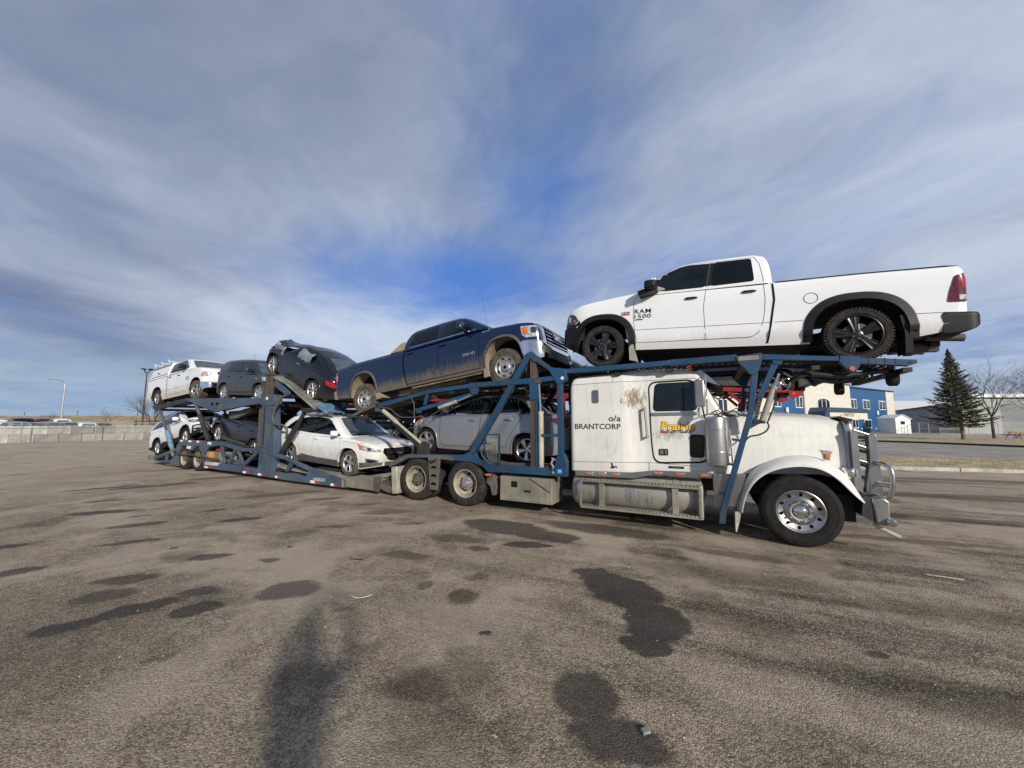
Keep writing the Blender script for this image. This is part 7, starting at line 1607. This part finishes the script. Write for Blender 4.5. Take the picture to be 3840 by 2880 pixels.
for i, (x, dep, h) in enumerate(((97, 120, 5.2), (295, 130, 5.9), (250, 140, 4.6), (395, 140, 4.9), (520, 120, 5.2))):
    X = (x - 1920) / 1442 * dep; m = MB(); m.cyl((X, dep, 0), (X, dep, h), .07, n=6); m.cyl((X - .6, dep, h - .6), (X + .6, dep, h - .6), .035, n=5)
    tag(m.build('utility_pole', 'rusty_mast', None), '%s utility pole on the left horizon, %s' % (('thin', 'tallest', 'small', 'short', 'slim')[i], ('above the white vehicle at the left edge', 'above the middle of the field bank', 'just left of the tallest pole', 'above the right part of the field bank', 'close to the floodlight pole')[i]), 'utility pole', 'utility poles on the horizon')

# ---------------------------------------------------------------- trees
worn('bark', (.085, .062, .05), (.16, .13, .105), .5, .9, 4, .3, .5); worn('bark_grey', (.17, .14, .12), (.09, .07, .06), .6, .9, 5, .3, .5)
def needles_mat():
    m, n, b = principled('needles'); o = oc(n); v = n.noise(o, 1.1, 4, .6)
    n.put(b.inputs['Base Color'], n.mix(n.step(v, .35, .65), (.05, .068, .036), (.18, .175, .09))); b.inputs['Roughness'].default_value = .8
needles_mat()
def bare_tree(name, x, y, h, seed, label, spread=1., r0=.2, fork=.28, parent=None):
    rr = random.Random(seed); root = empty(name, (x, y, 0), label=label, cat='tree'); tr = MB(); cr = MB()
    def grow(p, d, L, r, lev, mb):
        k = 3 if lev < 4 else 2; pts = [p]; q = p.copy(); dd = d.copy()
        for i in range(k):
            dd = (dd + Vector((rr.gauss(0, .11), rr.gauss(0, .11), rr.gauss(.03, .06)))).normalized(); q = q + dd * L / k; pts.append(q.copy())
        mb.tube(pts, [r * (1 - .38 * i / k) for i in range(k + 1)], 7 if lev < 2 else (4 if lev < 4 else 3), cap=False)
        if lev >= 7 or r < .003: return
        nb = 3 if lev in (1, 2, 3) else 2
        for j in range(nb + (rr.random() < .45)):
            a = rr.uniform(0, 6.28); tilt = rr.uniform(.25, .75) * spread; u = dd.orthogonal().normalized(); v = dd.cross(u)
            nd = (dd * math.cos(tilt) + (u * math.cos(a) + v * math.sin(a)) * math.sin(tilt)); nd.z = nd.z * .85 + .12; nd.normalize()
            st_ = pts[-1] if j < 2 else pts[rr.choice([1, 2]) if k > 1 else 1]
            grow(st_.copy(), nd, L * rr.uniform(.66, .88), r * rr.uniform(.42, .60), lev + 1, cr)
    tp = Vector((0, 0, h * fork)); tr.tube([(0, 0, -.1), (0, 0, .15), (-.03, 0, h * fork * .5), tuple(tp)], [r0 * 1.35, r0, r0 * .9, r0 * .8], 9)
    for j in range(4):
        a = j * 1.57 + rr.uniform(-.4, .4); nd = Vector((math.cos(a) * .5 * spread, math.sin(a) * .5 * spread, 1)).normalized(); grow(tp.copy(), nd, h * .24, r0 * .50, 1, cr)
    tr.build('trunk', 'bark', root, smooth=60); cr.build('crown', 'bark', root, smooth=60, recalc=False); return root
bare_tree('bare_tree', 53.2, 42.8, 8.2, 11, 'leafless branching tree just right of the spruce', 1.05, .14, .30)
bare_tree('bare_tree', 62.5, 45.5, 8.8, 5, 'leafless tree reaching in from the right edge of the photo', 1.1, .15, .28)
bare_tree('bare_tree', -48.0, 51.5, 6.4, 9, 'pale leafless tree half hidden behind the tail of the trailer', 1.1, .17, .22)
bare_tree('bare_bush', -72.0, 69.0, 4.9, 21, 'small leafless bush on the field bank left of the floodlight pole', 1.3, .06, .3)
bare_tree('bare_bush', -90.0, 75.0, 4.6, 22, 'scrubby bush on the field bank above the parked cars', 1.3, .05, .3)
sp = empty('spruce_tree', (46.7, 40.4, 0), label='tall dark green spruce with a bare pale lower trunk on the far verge', cat='tree')
m = MB(); m.tube([(.35, 0, -.1), (.3, 0, .6), (.1, 0, 3), (-.15, 0, 6.5), (-.30, 0, 9.6)], [.22, .15, .12, .07, .015], 9); m.build('trunk', 'bark_grey', sp, smooth=60)
rr = random.Random(31); br = MB(); nd_ = MB()
for i in range(300):
    f_ = (i + rr.random()) / 300; z = 1.55 + 8.1 * f_ ** .93; cx = .25 - .06 * z; a = i * 2.399 + rr.uniform(-.3, .3)
    L = (2.95 * (1 - f_) ** 1.12 + .04) * rr.uniform(.55, 1.15) * (1. if z > 2.2 else .85); dr = -.16 + .5 * f_; pts = []
    for k in range(6):
        q = k / 5; pts.append(Vector((cx + math.cos(a) * L * q, math.sin(a) * L * q, z + L * (dr * q - .20 * q * (1 - q) + .16 * q * q))))
    br.tube(pts, [.03 * (1 - .8 * k / 5) for k in range(6)], 3, cap=False)
    ns = int(12 + 24 * L)
    for j in range(ns):
        q = .12 + .88 * rr.random() ** .8; p = pts[0].lerp(pts[-1], q); kk = min(4, int(q * 5)); p = pts[kk].lerp(pts[kk + 1], q * 5 - kk)
        s = rr.choice((-1, 1)); w_ = (.06 + .10 * min(L, 1.) + .34 * (1 - q) * min(L, 1.6)) * rr.uniform(.5, 1.1); aa = a + s * rr.uniform(.5, 1.1)
        e = p + Vector((math.cos(aa) * w_, math.sin(aa) * w_, rr.uniform(-.10, .07))); u = Vector((-math.sin(aa), math.cos(aa), 0)) * .045
        t3 = Vector((0, 0, rr.uniform(-.07, -.02))); nd_.add([p - u, p + u, e + u * .3, e - u * .3, (p + e) / 2 + t3], [(0, 1, 2, 3), (0, 4, 2)])
br.build('branches', 'bark', sp, recalc=False); nd_.build('crown', 'needles', sp, smooth=0, recalc=False)

# ---------------------------------------------------------------- right: office building, warehouse, shed, fence, tables
def rib_mat(name, col, pitch=.45, axis=0, amp=.5):
    m, n, b = principled(name); o = oc(n); x = n.sep(o)[axis]
    f_ = n.math('ABSOLUTE', n.math('SUBTRACT', n.math('FRACT', n.math('DIVIDE', x, pitch)), .5)); g = n.step(f_, .30, .42)
    c = n.mix(n.math('MULTIPLY', g, .38), col, tuple(q * .45 for q in col)); c = n.mix(n.step(n.noise(o, .8, 5), .3, .8, 0, .2), c, tuple(q * .7 for q in col))
    n.put(b.inputs['Base Color'], c); b.inputs['Roughness'].default_value = .5
    bp = n.new('ShaderNodeBump'); bp.inputs['Strength'].default_value = amp; bp.inputs['Distance'].default_value = .05; n.l.new(g, bp.inputs['Height']); bp.invert = True; n.l.new(bp.outputs[0], b.inputs['Normal'])
rib_mat('blue_cladding', (.018, .095, .235), .55); rib_mat('white_roof_metal', (.82, .80, .73), 4.0, 0, .2)
plain('stucco', (.60, .565, .48), .9, bump=.4, bscale=6, var=.12, vscale=2); plain('trim_navy', (.03, .055, .10), .6); plain('grey_wall', (.30, .31, .31), .8, var=.12, vscale=.5, bump=.1, bscale=3); plain('white_wall', (.74, .75, .74), .7, var=.06); plain('window_dark', (.010, .013, .018), .06, coat=.5, spec=.6); plain('timber', (.45, .29, .13), .8, var=.3, vscale=6)
ob = empty('office_building', label='two-storey blue and cream office building behind the truck bonnet', cat='building'); ob.matrix_world = Matrix.Translation((76.99, 78, 0)) @ Matrix.Rotation(math.atan2(.5008686, .8655), 4, 'Z')
m = MB(); m.bb(-62, 1.0, .35, 22, 0, 8.0); m.build('building_core', 'stucco', ob)
for a, b_, mt, y0, z1 in ((-19.65, -2.78, 'blue_cladding', .10, 8.1), (-45.8, -36.5, 'blue_cladding', .10, 7.8), (-54.3, -50.4, 'blue_cladding', .1, 7.8)):
    m = MB(); m.bb(a, b_, y0, .345, .0, z1); m.build('wall_panel', mt, ob)
for a, b_, y0, z1 in ((-2.77, 1.2, -.05, 7.95), (-36.48, -19.66, -.08, 8.4), (-50.38, -45.82, -.05, 8.0), (-62, -54.32, .05, 6.0)):
    m = MB(); m.bb(a, b_, y0, .36, .0, z1); m.build('wall_panel', 'stucco', ob, bevel=.05)
m = MB(); m.bb(-19.7, 1.5, -.2, .5, 8.11, 8.28); m.bb(-36.6, -19.5, -.22, .5, 8.41, 8.56); m.bb(-62, -36.6, -.2, .5, 8.01, 8.15); m.build('roof_trim', 'trim_navy', ob)
def bwin(a, b_, z0, z1, y=.09, mull=1, arch=False):
    m = MB()
    if arch:
        q = [(a, z0), (b_, z0), (b_, z1 - .5)] + [((a + b_) / 2 + (b_ - a) / 2 * math.cos(t_), z1 - .5 + .62 * math.sin(t_)) for t_ in np.linspace(.25, math.pi - .25, 9)] + [(a, z1 - .5)]
        q2 = [((x - (a + b_) / 2) * .93 + (a + b_) / 2, (z - (z0 + z1) / 2) * .90 + (z0 + z1) / 2) for x, z in q]
    else: q = [(a, z0), (b_, z0), (b_, z1), (a, z1)]; q2 = [(a + .13, z0 + .13), (b_ - .13, z0 + .13), (b_ - .13, z1 - .13), (a + .13, z1 - .13)]
    m.prism(q, y - .06, y + .02); w_ = m.build('window', 'white_wall', ob); m = MB(); m.prism(q2, y - .075, y - .065); p = m.build('pane', 'window_dark', w_)
    m = MB()
    for i in range(mull): x = a + (b_ - a) * (i + 1) / (mull + 1); m.bb(x - .07, x + .07, y - .10, y - .078, z0 + .1, z1 - .1)
    m.build('mullion', 'white_wall', w_)
for a, b_ in ((-20.9 + 1.5, -16.9), (-14.08, -10.96), (-6.49, -3.3)): bwin(a, b_, 4.35, 6.1); bwin(a, b_, .85, 2.45)
bwin(-32.5, -28.1, 4.2, 5.75, -.10, 2, True); m = MB(); m.bb(-33.0, -27.6, -.2, -.09, 3.95, 4.15); m.build('sill', 'white_wall', ob)
for a, b_ in ((-45.5, -43.4), (-39.1, -36.9)): bwin(a, b_, 4.1, 5.9); bwin(a, b_, .9, 2.4)
for a, b_ in ((-59.0, -56.9), (-53.9, -51.8)): bwin(a, b_, 2.9, 4.9, .04 if a < -55 else .09)
for s in (-15.7, -8.13, -42.2): m = MB(); m.cyl((s, -.10, 3.35), (s, -.10, 4.1), .22, n=12); m.build('wall_light', 'white_wall', ob)
for s in (-15.5, -8.9): m = MB(); m.bb(s - .2, s + .2, .0, .12, .65, .85); m.build('vent', 'white_wall', ob)
m = MB(); m.bb(-34.2, -19.7, -2.2, -.1, 2.4, 3.5); cn = m.build('canopy', 'stucco', ob); m = MB(); m.prism([(-35.7, 3.5), (-19.6, 3.52), (-20.2, 4.2), (-35.0, 4.2)], -2.4, -.1); m.bb(-35.8, -34.21, -2.3, -.1, 2.4, 3.5); m.build('canopy_roof', 'trim_navy', cn)
lettering('sign_text', 'UNITED', lambda a, b, o: (a, -2.22 - o, b), -29.2, 2.85, 4.0, .52, 'rusty_mast', cn, .0)
m = MB(); m.add([(-30.0, -2.225, 2.7), (-29.4, -2.225, 3.35), (-29.7, -2.225, 3.3), (-30.2, -2.225, 2.9), (-30.3, -2.225, 3.3), (-30.45, -2.225, 2.8)], [(0, 1, 2, 3), (0, 3, 4, 5)]); m.build('sign_emblem', 'badge_orange', cn)
m = MB(); m.cyl((-17.5, 8, 8.0), (-17.5, 8, 9.6), .15, n=8); m.cyl((-17.9, 8, 9.1), (-17.1, 8, 9.1), .1, n=6); m.build('roof_vent', 'white_wall', ob)
wh = empty('warehouse', label='long grey warehouse with sloping white metal roof behind the spruce', cat='building')
A_, B_, C_, D_ = (76.9, 69), (102.6, 103), (128, 84), (103, 50)
m = MB(); P_ = [A_, B_, C_, D_]; hh = [5.0, 5.0, 5.0, 5.0]
m.add([(p[0], p[1], 0) for p in P_] + [(p[0], p[1], h) for p, h in zip(P_, hh)], [(0, 1, 5, 4), (1, 2, 6, 5), (2, 3, 7, 6), (3, 0, 4, 7)]); m.build('wall', 'grey_wall', wh, smooth=0)
rA = Vector((76.9, 69)); rB = Vector((102.6, 103)); nv = Vector((.798, -.603)); e1 = rA + nv * 6; e2 = rB + nv * 6
m = MB(); m.add([(94, 105, 4.9), (150, 105, 4.9), (150, 125, 8.9), (94, 125, 8.9), (94, 125.3, 8.7), (150, 125.3, 8.7)], [(0, 1, 2, 3), (3, 2, 5, 4)]); m.build('roof', 'white_roof_metal', wh, smooth=0)
m = MB(); m.bb(94.5, 149.5, 105.3, 124, 0, 4.8); m.build('rear_wall', 'grey_wall', wh)
m = MB(); m.tube([(rA.x - .5, rA.y, 4.95), (rB.x, rB.y + .5, 4.95)], .14, 4); m.build('eaves', 'trim_navy', wh)
gb = empty('grey_building', label='pale grey block building with a dark sliding window at the right edge', cat='building')
def slabz(poly, z0, z1, mat, nm, par):
    m = MB(); k = len(poly); m.add([(a, b, z0) for a, b in poly] + [(a, b, z1) for a, b in poly], [tuple(range(k)), tuple(range(2 * k - 1, k - 1, -1))] + [(i, (i + 1) % k, k + (i + 1) % k, k + i) for i in range(k)]); return m.build(nm, mat, par, smooth=0)
gp = [(76, 65), (112, 65), (120, 74), (87, 74)]
slabz(gp, 0, 5.95, 'grey_wall', 'wall', gb); slabz([(75.8, 64.7), (112.3, 64.7), (120.3, 74.2), (86.8, 74.2)], 5.96, 6.12, 'trim_navy', 'roof_trim', gb); slabz([(78, 65.4), (112, 65.4), (119.5, 73.8), (88, 73.8)], 6.13, 6.75, 'white_roof_metal', 'roof', gb)
m = MB(); m.bb(82.9, 85.4, 64.9, 65.02, 2.5, 3.6); w_ = m.build('window', 'trim_navy', gb); m = MB(); m.bb(83.0, 84.1, 64.88, 64.895, 2.6, 3.5); m.bb(84.2, 85.3, 64.88, 64.895, 2.6, 3.5); m.build('pane', 'window_dark', w_); m = MB(); m.bb(84.1, 84.2, 64.86, 64.9, 2.55, 3.55); m.build('mullion', 'white_wall', w_)
m = MB(); m.bb(85.7, 86.4, 64.7, 65.0, .1, .9); m.build('utility_box', 'dark_steel', gb)
sh = empty('shed', (65.7, 66.2, 0), label='small white gabled shed right of the office building', cat='shed'); sh.scale = (.78, .78, .78)
m = MB(); m.prism([(0, 0), (3.3, 0), (3.3, 3.15), (1.65, 3.95), (0, 3.3)], 0, 4); m.build('wall', 'white_wall', sh, smooth=0); m = MB(); m.prism([(-.2, 3.25), (1.65, 4.05), (3.5, 3.1), (3.5, 3.2), (1.65, 4.17), (-.2, 3.37)], -.2, 4.2); m.build('roof', 'white_wall', sh, smooth=0); m = MB(); m.bb(1.1, 2.0, -.06, .0, 2.0, 2.7); m.build('window', 'window_dark', sh); m = MB(); m.cyl((1.6, -.9, 0), (1.6, -.9, 2.0), .05, n=6); m.build('sign_post', 'rim_steel', sh)
fence('lot_fence', [(74.4, 75), (63.5, 57.5), (86, 54.5)], 1.83, 'tall chain-link fence in front of the grey warehouse', pitch=4.0, mid=True)
def table(x, y, rot, label):
    r_ = empty('picnic_table', (x, y, .12), (0, 0, R(rot)), label, 'picnic table', 'picnic tables beside the bare tree'); m = MB()
    for i in range(4): m.bb(-.9, .9, -.36 + i * .19, -.36 + i * .19 + .16, .70, .74)
    m.build('table_top', 'timber', r_)
    for s in (-1, 1):
        m = MB(); m.bb(-.9, .9, s * .72 - .13, s * .72 + .13, .42, .46); m.build('bench', 'timber', r_)
        m = MB(); m.tube([(s * .65, -.65, 0), (s * .65, -.2, .72)], .05, 4); m.tube([(s * .65, .65, 0), (s * .65, .2, .72)], .05, 4); m.bb(s * .65 - .03, s * .65 + .03, -.8, .8, .36, .43); m.build('leg', 'timber', r_)
    return r_
for x, y, ro, lb in ((54.6, 41.8, 5, 'weathered picnic table closest to the bare tree trunk'), (56.2, 42.3, -8, 'wooden picnic table in the middle of the group'), (55.2, 39.9, 12, 'wooden picnic table nearest the right edge of the photo')): table(x, y, ro, lb)

# ---------------------------------------------------------------- second carrier parked behind
F2 = FT @ Matrix.Translation((0, 5.6, 0))
rc = empty('red_car_carrier', label='red car carrier parked behind, seen between the posts of the blue rack', cat='trailer'); rc.matrix_world = F2
for y0 in (0, 2.5):
    m = MB(); m.prism([(-23, 2.66), (-1.2, 2.78), (.75, 2.66), (.86, 2.62), (.86, 2.70), (-1.0, 2.90), (-23, 2.82)], y0, y0 + .1); m.build('upper_rail', 'carrier_red', rc, bevel=.006)
    m = MB(); m.prism([(-23, .55), (-.7, .55), (-.45, .9), (-23, .9)], y0, y0 + .1); m.build('lower_rail', 'carrier_red', rc)
    for x in (-22, -19.2, -15.8, -12.5, -9.3, -5.93, -3.3): m = MB(); m.bb(x - .06, x + .06, y0, y0 + .1, .9, 2.8); m.build('post', 'carrier_red', rc)
    m = MB(); m.bar((-.82, 2.74), (-.50, 2.42), .08, .09, y0 + .01); m.bar((-.42, 2.52), (-.70, .88), .08, .10, y0 + .01); m.bar((-1.6, .95), (-.66, 1.3), .08, .09, y0 + .01); m.build('brace', 'carrier_red', rc)
    m = MB(); m.prism([(.60, 2.72), (.90, 2.70), (.92, 2.58), (.70, 2.50), (.62, 2.60)], y0 - .02, y0 + .12); m.build('rail_end', 'carrier_red', rc)
    m = MB(); m.cyl((.72, y0 - .03, 2.64), (.72, y0 - .01, 2.64), .04, n=12); m.build('marker_light', 'light_amber', rc)
for y in (.15, 1.75): track('wheel_track', [(-22.8, 2.78), (-1.1, 2.84), (.8, 2.66)], y, y + .6, 'carrier_red', rc); track('lower_track', [(-22.8, .85), (-1.5, .85)], y, y + .6, 'dark_steel', rc)
for x in (-13.5, -12.3):
    for yy, s in ((.02, -1), (2.58, 1)): big_wheel(rc, x, yy, .5, 'drive', s)
for x in (-4.1, -2.9):
    for yy, s in ((.02, -1), (2.58, 1)): big_wheel(rc, x, yy, .5, 'drive', s)
m = MB()
for x in (-15, -11, -7, -3.3, -.9, .6): m.bb(x - .05, x + .05, .1, 2.5, 2.6 if x > 0 else 2.66, 2.74 if x < .5 else 2.64)
for i in range(12): a = Vector((-1.2 + .15 * i, .1, 2.62)); m.tube([a, a + Vector((.1, .3, -.06)), a + Vector((.2, .5, 0))], .022, 5)
m.build('under_gear', 'dark_steel', rc)
GR = 'vehicles on the red carrier behind'
for kind, xf, zf, xr, zr, r_, lb, body, cat in (
    ('suv', -2.26, 3.14, .47, 2.96, .37, 'black SUV on the red carrier, its silver rear wheel behind the blue strut', 'navy_paint', 'car'),
    ('suv', -5.1, 3.17, -7.83, 3.17, .37, 'dark blue SUV on the upper deck of the red carrier behind the silver sedan', 'navy_paint', 'car'),
    ('cruze', -12.3, 3.15, -9.5, 3.15, .335, 'dark sedan on the upper deck of the red carrier behind the blue pickup', 'black_paint', 'car'),
    ('suv', -19.9, 3.05, -17.2, 3.10, .37, 'black SUV on the upper deck of the red carrier behind the wrecked coupe', 'black_paint', 'car'),
    ('suv', -20.6, 1.22, -17.9, 1.22, .37, 'black SUV on the lower deck of the red carrier behind the white crossover', 'black_paint', 'car'),
    ('pilot', -16.9, 1.24, -14.1, 1.24, .385, 'dark SUV on the lower deck of the red carrier above the white crossover bonnet', 'black_paint', 'car'),
    ('cruze', -5.0, 1.19, -7.8, 1.19, .335, 'charcoal sedan on the lower deck of the red carrier behind the silver sedan', 'dark_grey', 'car'),
    ('suv', -12.9, 1.22, -10.17, 1.22, .37, 'black SUV on the lower deck of the red carrier behind the trailer ramp', 'black_paint', 'car')):
    o = car(kind, 'carried_car', lb, cat, body); o['group'] = GR; place(o, F2, xf, zf, xr, zr, r_, 1.25)
# the person taking the picture: only the shadow falls into view
def person():
    root = empty('person', (-.02, -.42, 0), label='person in dark clothes holding up a phone, seen only by a long shadow', cat='person')
    J = dict(pel=(0, 0, .98), spine=(0, 0, 1.2), chest=(0, .02, 1.42), neck=(0, .04, 1.56), head0=(0, .06, 1.64), head1=(0, .05, 1.80), hipL=(-.10, 0, .94), kneeL=(-.15, .03, .50), ankL=(-.20, 0, .09), toeL=(-.23, .18, .04), hipR=(.10, 0, .94), kneeR=(.15, .03, .50), ankR=(.20, 0, .09), toeR=(.23, .18, .04),
             shL=(-.20, .02, 1.46), elL=(-.27, .20, 1.50), wrL=(-.15, .31, 1.80), haL=(-.10, .34, 1.86), shR=(.20, .02, 1.46), elR=(.29, .20, 1.50), wrR=(.19, .31, 1.80), haR=(.14, .34, 1.86))
    E_ = [('pel', 'spine'), ('spine', 'chest'), ('chest', 'neck'), ('neck', 'head0'), ('head0', 'head1')]
    for s in 'LR': E_ += [('pel', 'hip' + s), ('hip' + s, 'knee' + s), ('knee' + s, 'ank' + s), ('ank' + s, 'toe' + s), ('chest', 'sh' + s), ('sh' + s, 'el' + s), ('el' + s, 'wr' + s), ('wr' + s, 'ha' + s)]
    Rd = dict(pel=.16, spine=.15, chest=.17, neck=.06, head0=.09, head1=.095, hip=.10, knee=.065, ank=.045, toe=.045, sh=.075, el=.055, wr=.038, ha=.035)
    ks = list(J); me = bpy.data.meshes.new('body'); me.from_pydata([J[k] for k in ks], [(ks.index(a), ks.index(b)) for a, b in E_], []); o = link('body', me, root); me.materials.append(MATS['dark_grey'])
    sk = o.modifiers.new('skin', 'SKIN'); 
    for i, k in enumerate(ks):
        r_ = Rd.get(k, Rd.get(k[:-1], .05)); v = me.skin_vertices[0].data[i] if me.skin_vertices else None
        if v: v.radius = (r_, r_ * (.75 if k in ('pel', 'spine', 'chest') else 1))
    if not me.skin_vertices: return root
    ss = o.modifiers.new('sub', 'SUBSURF'); ss.levels = 1; ss.render_levels = 2
    for s in (-1, 1):
        for j in range(5):
            m = MB(); b0 = Vector((.02 + s * .12, .34, 1.845 + j * .016)) if j < 4 else Vector((.02 + s * .12, .32, 1.84)); m.tube([b0, b0 + Vector((-s * .03, .03, .005)), b0 + Vector((-s * .06, .012, .005))], [.009, .008, .007], 6); m.build('finger', 'mud_flap', root, smooth=60)
    m = MB(); m.box((.02, .365, 1.88), (.15, .009, .075)); m.build('phone', 'rim_black', root, bevel=.006)
    return root
pr = person()
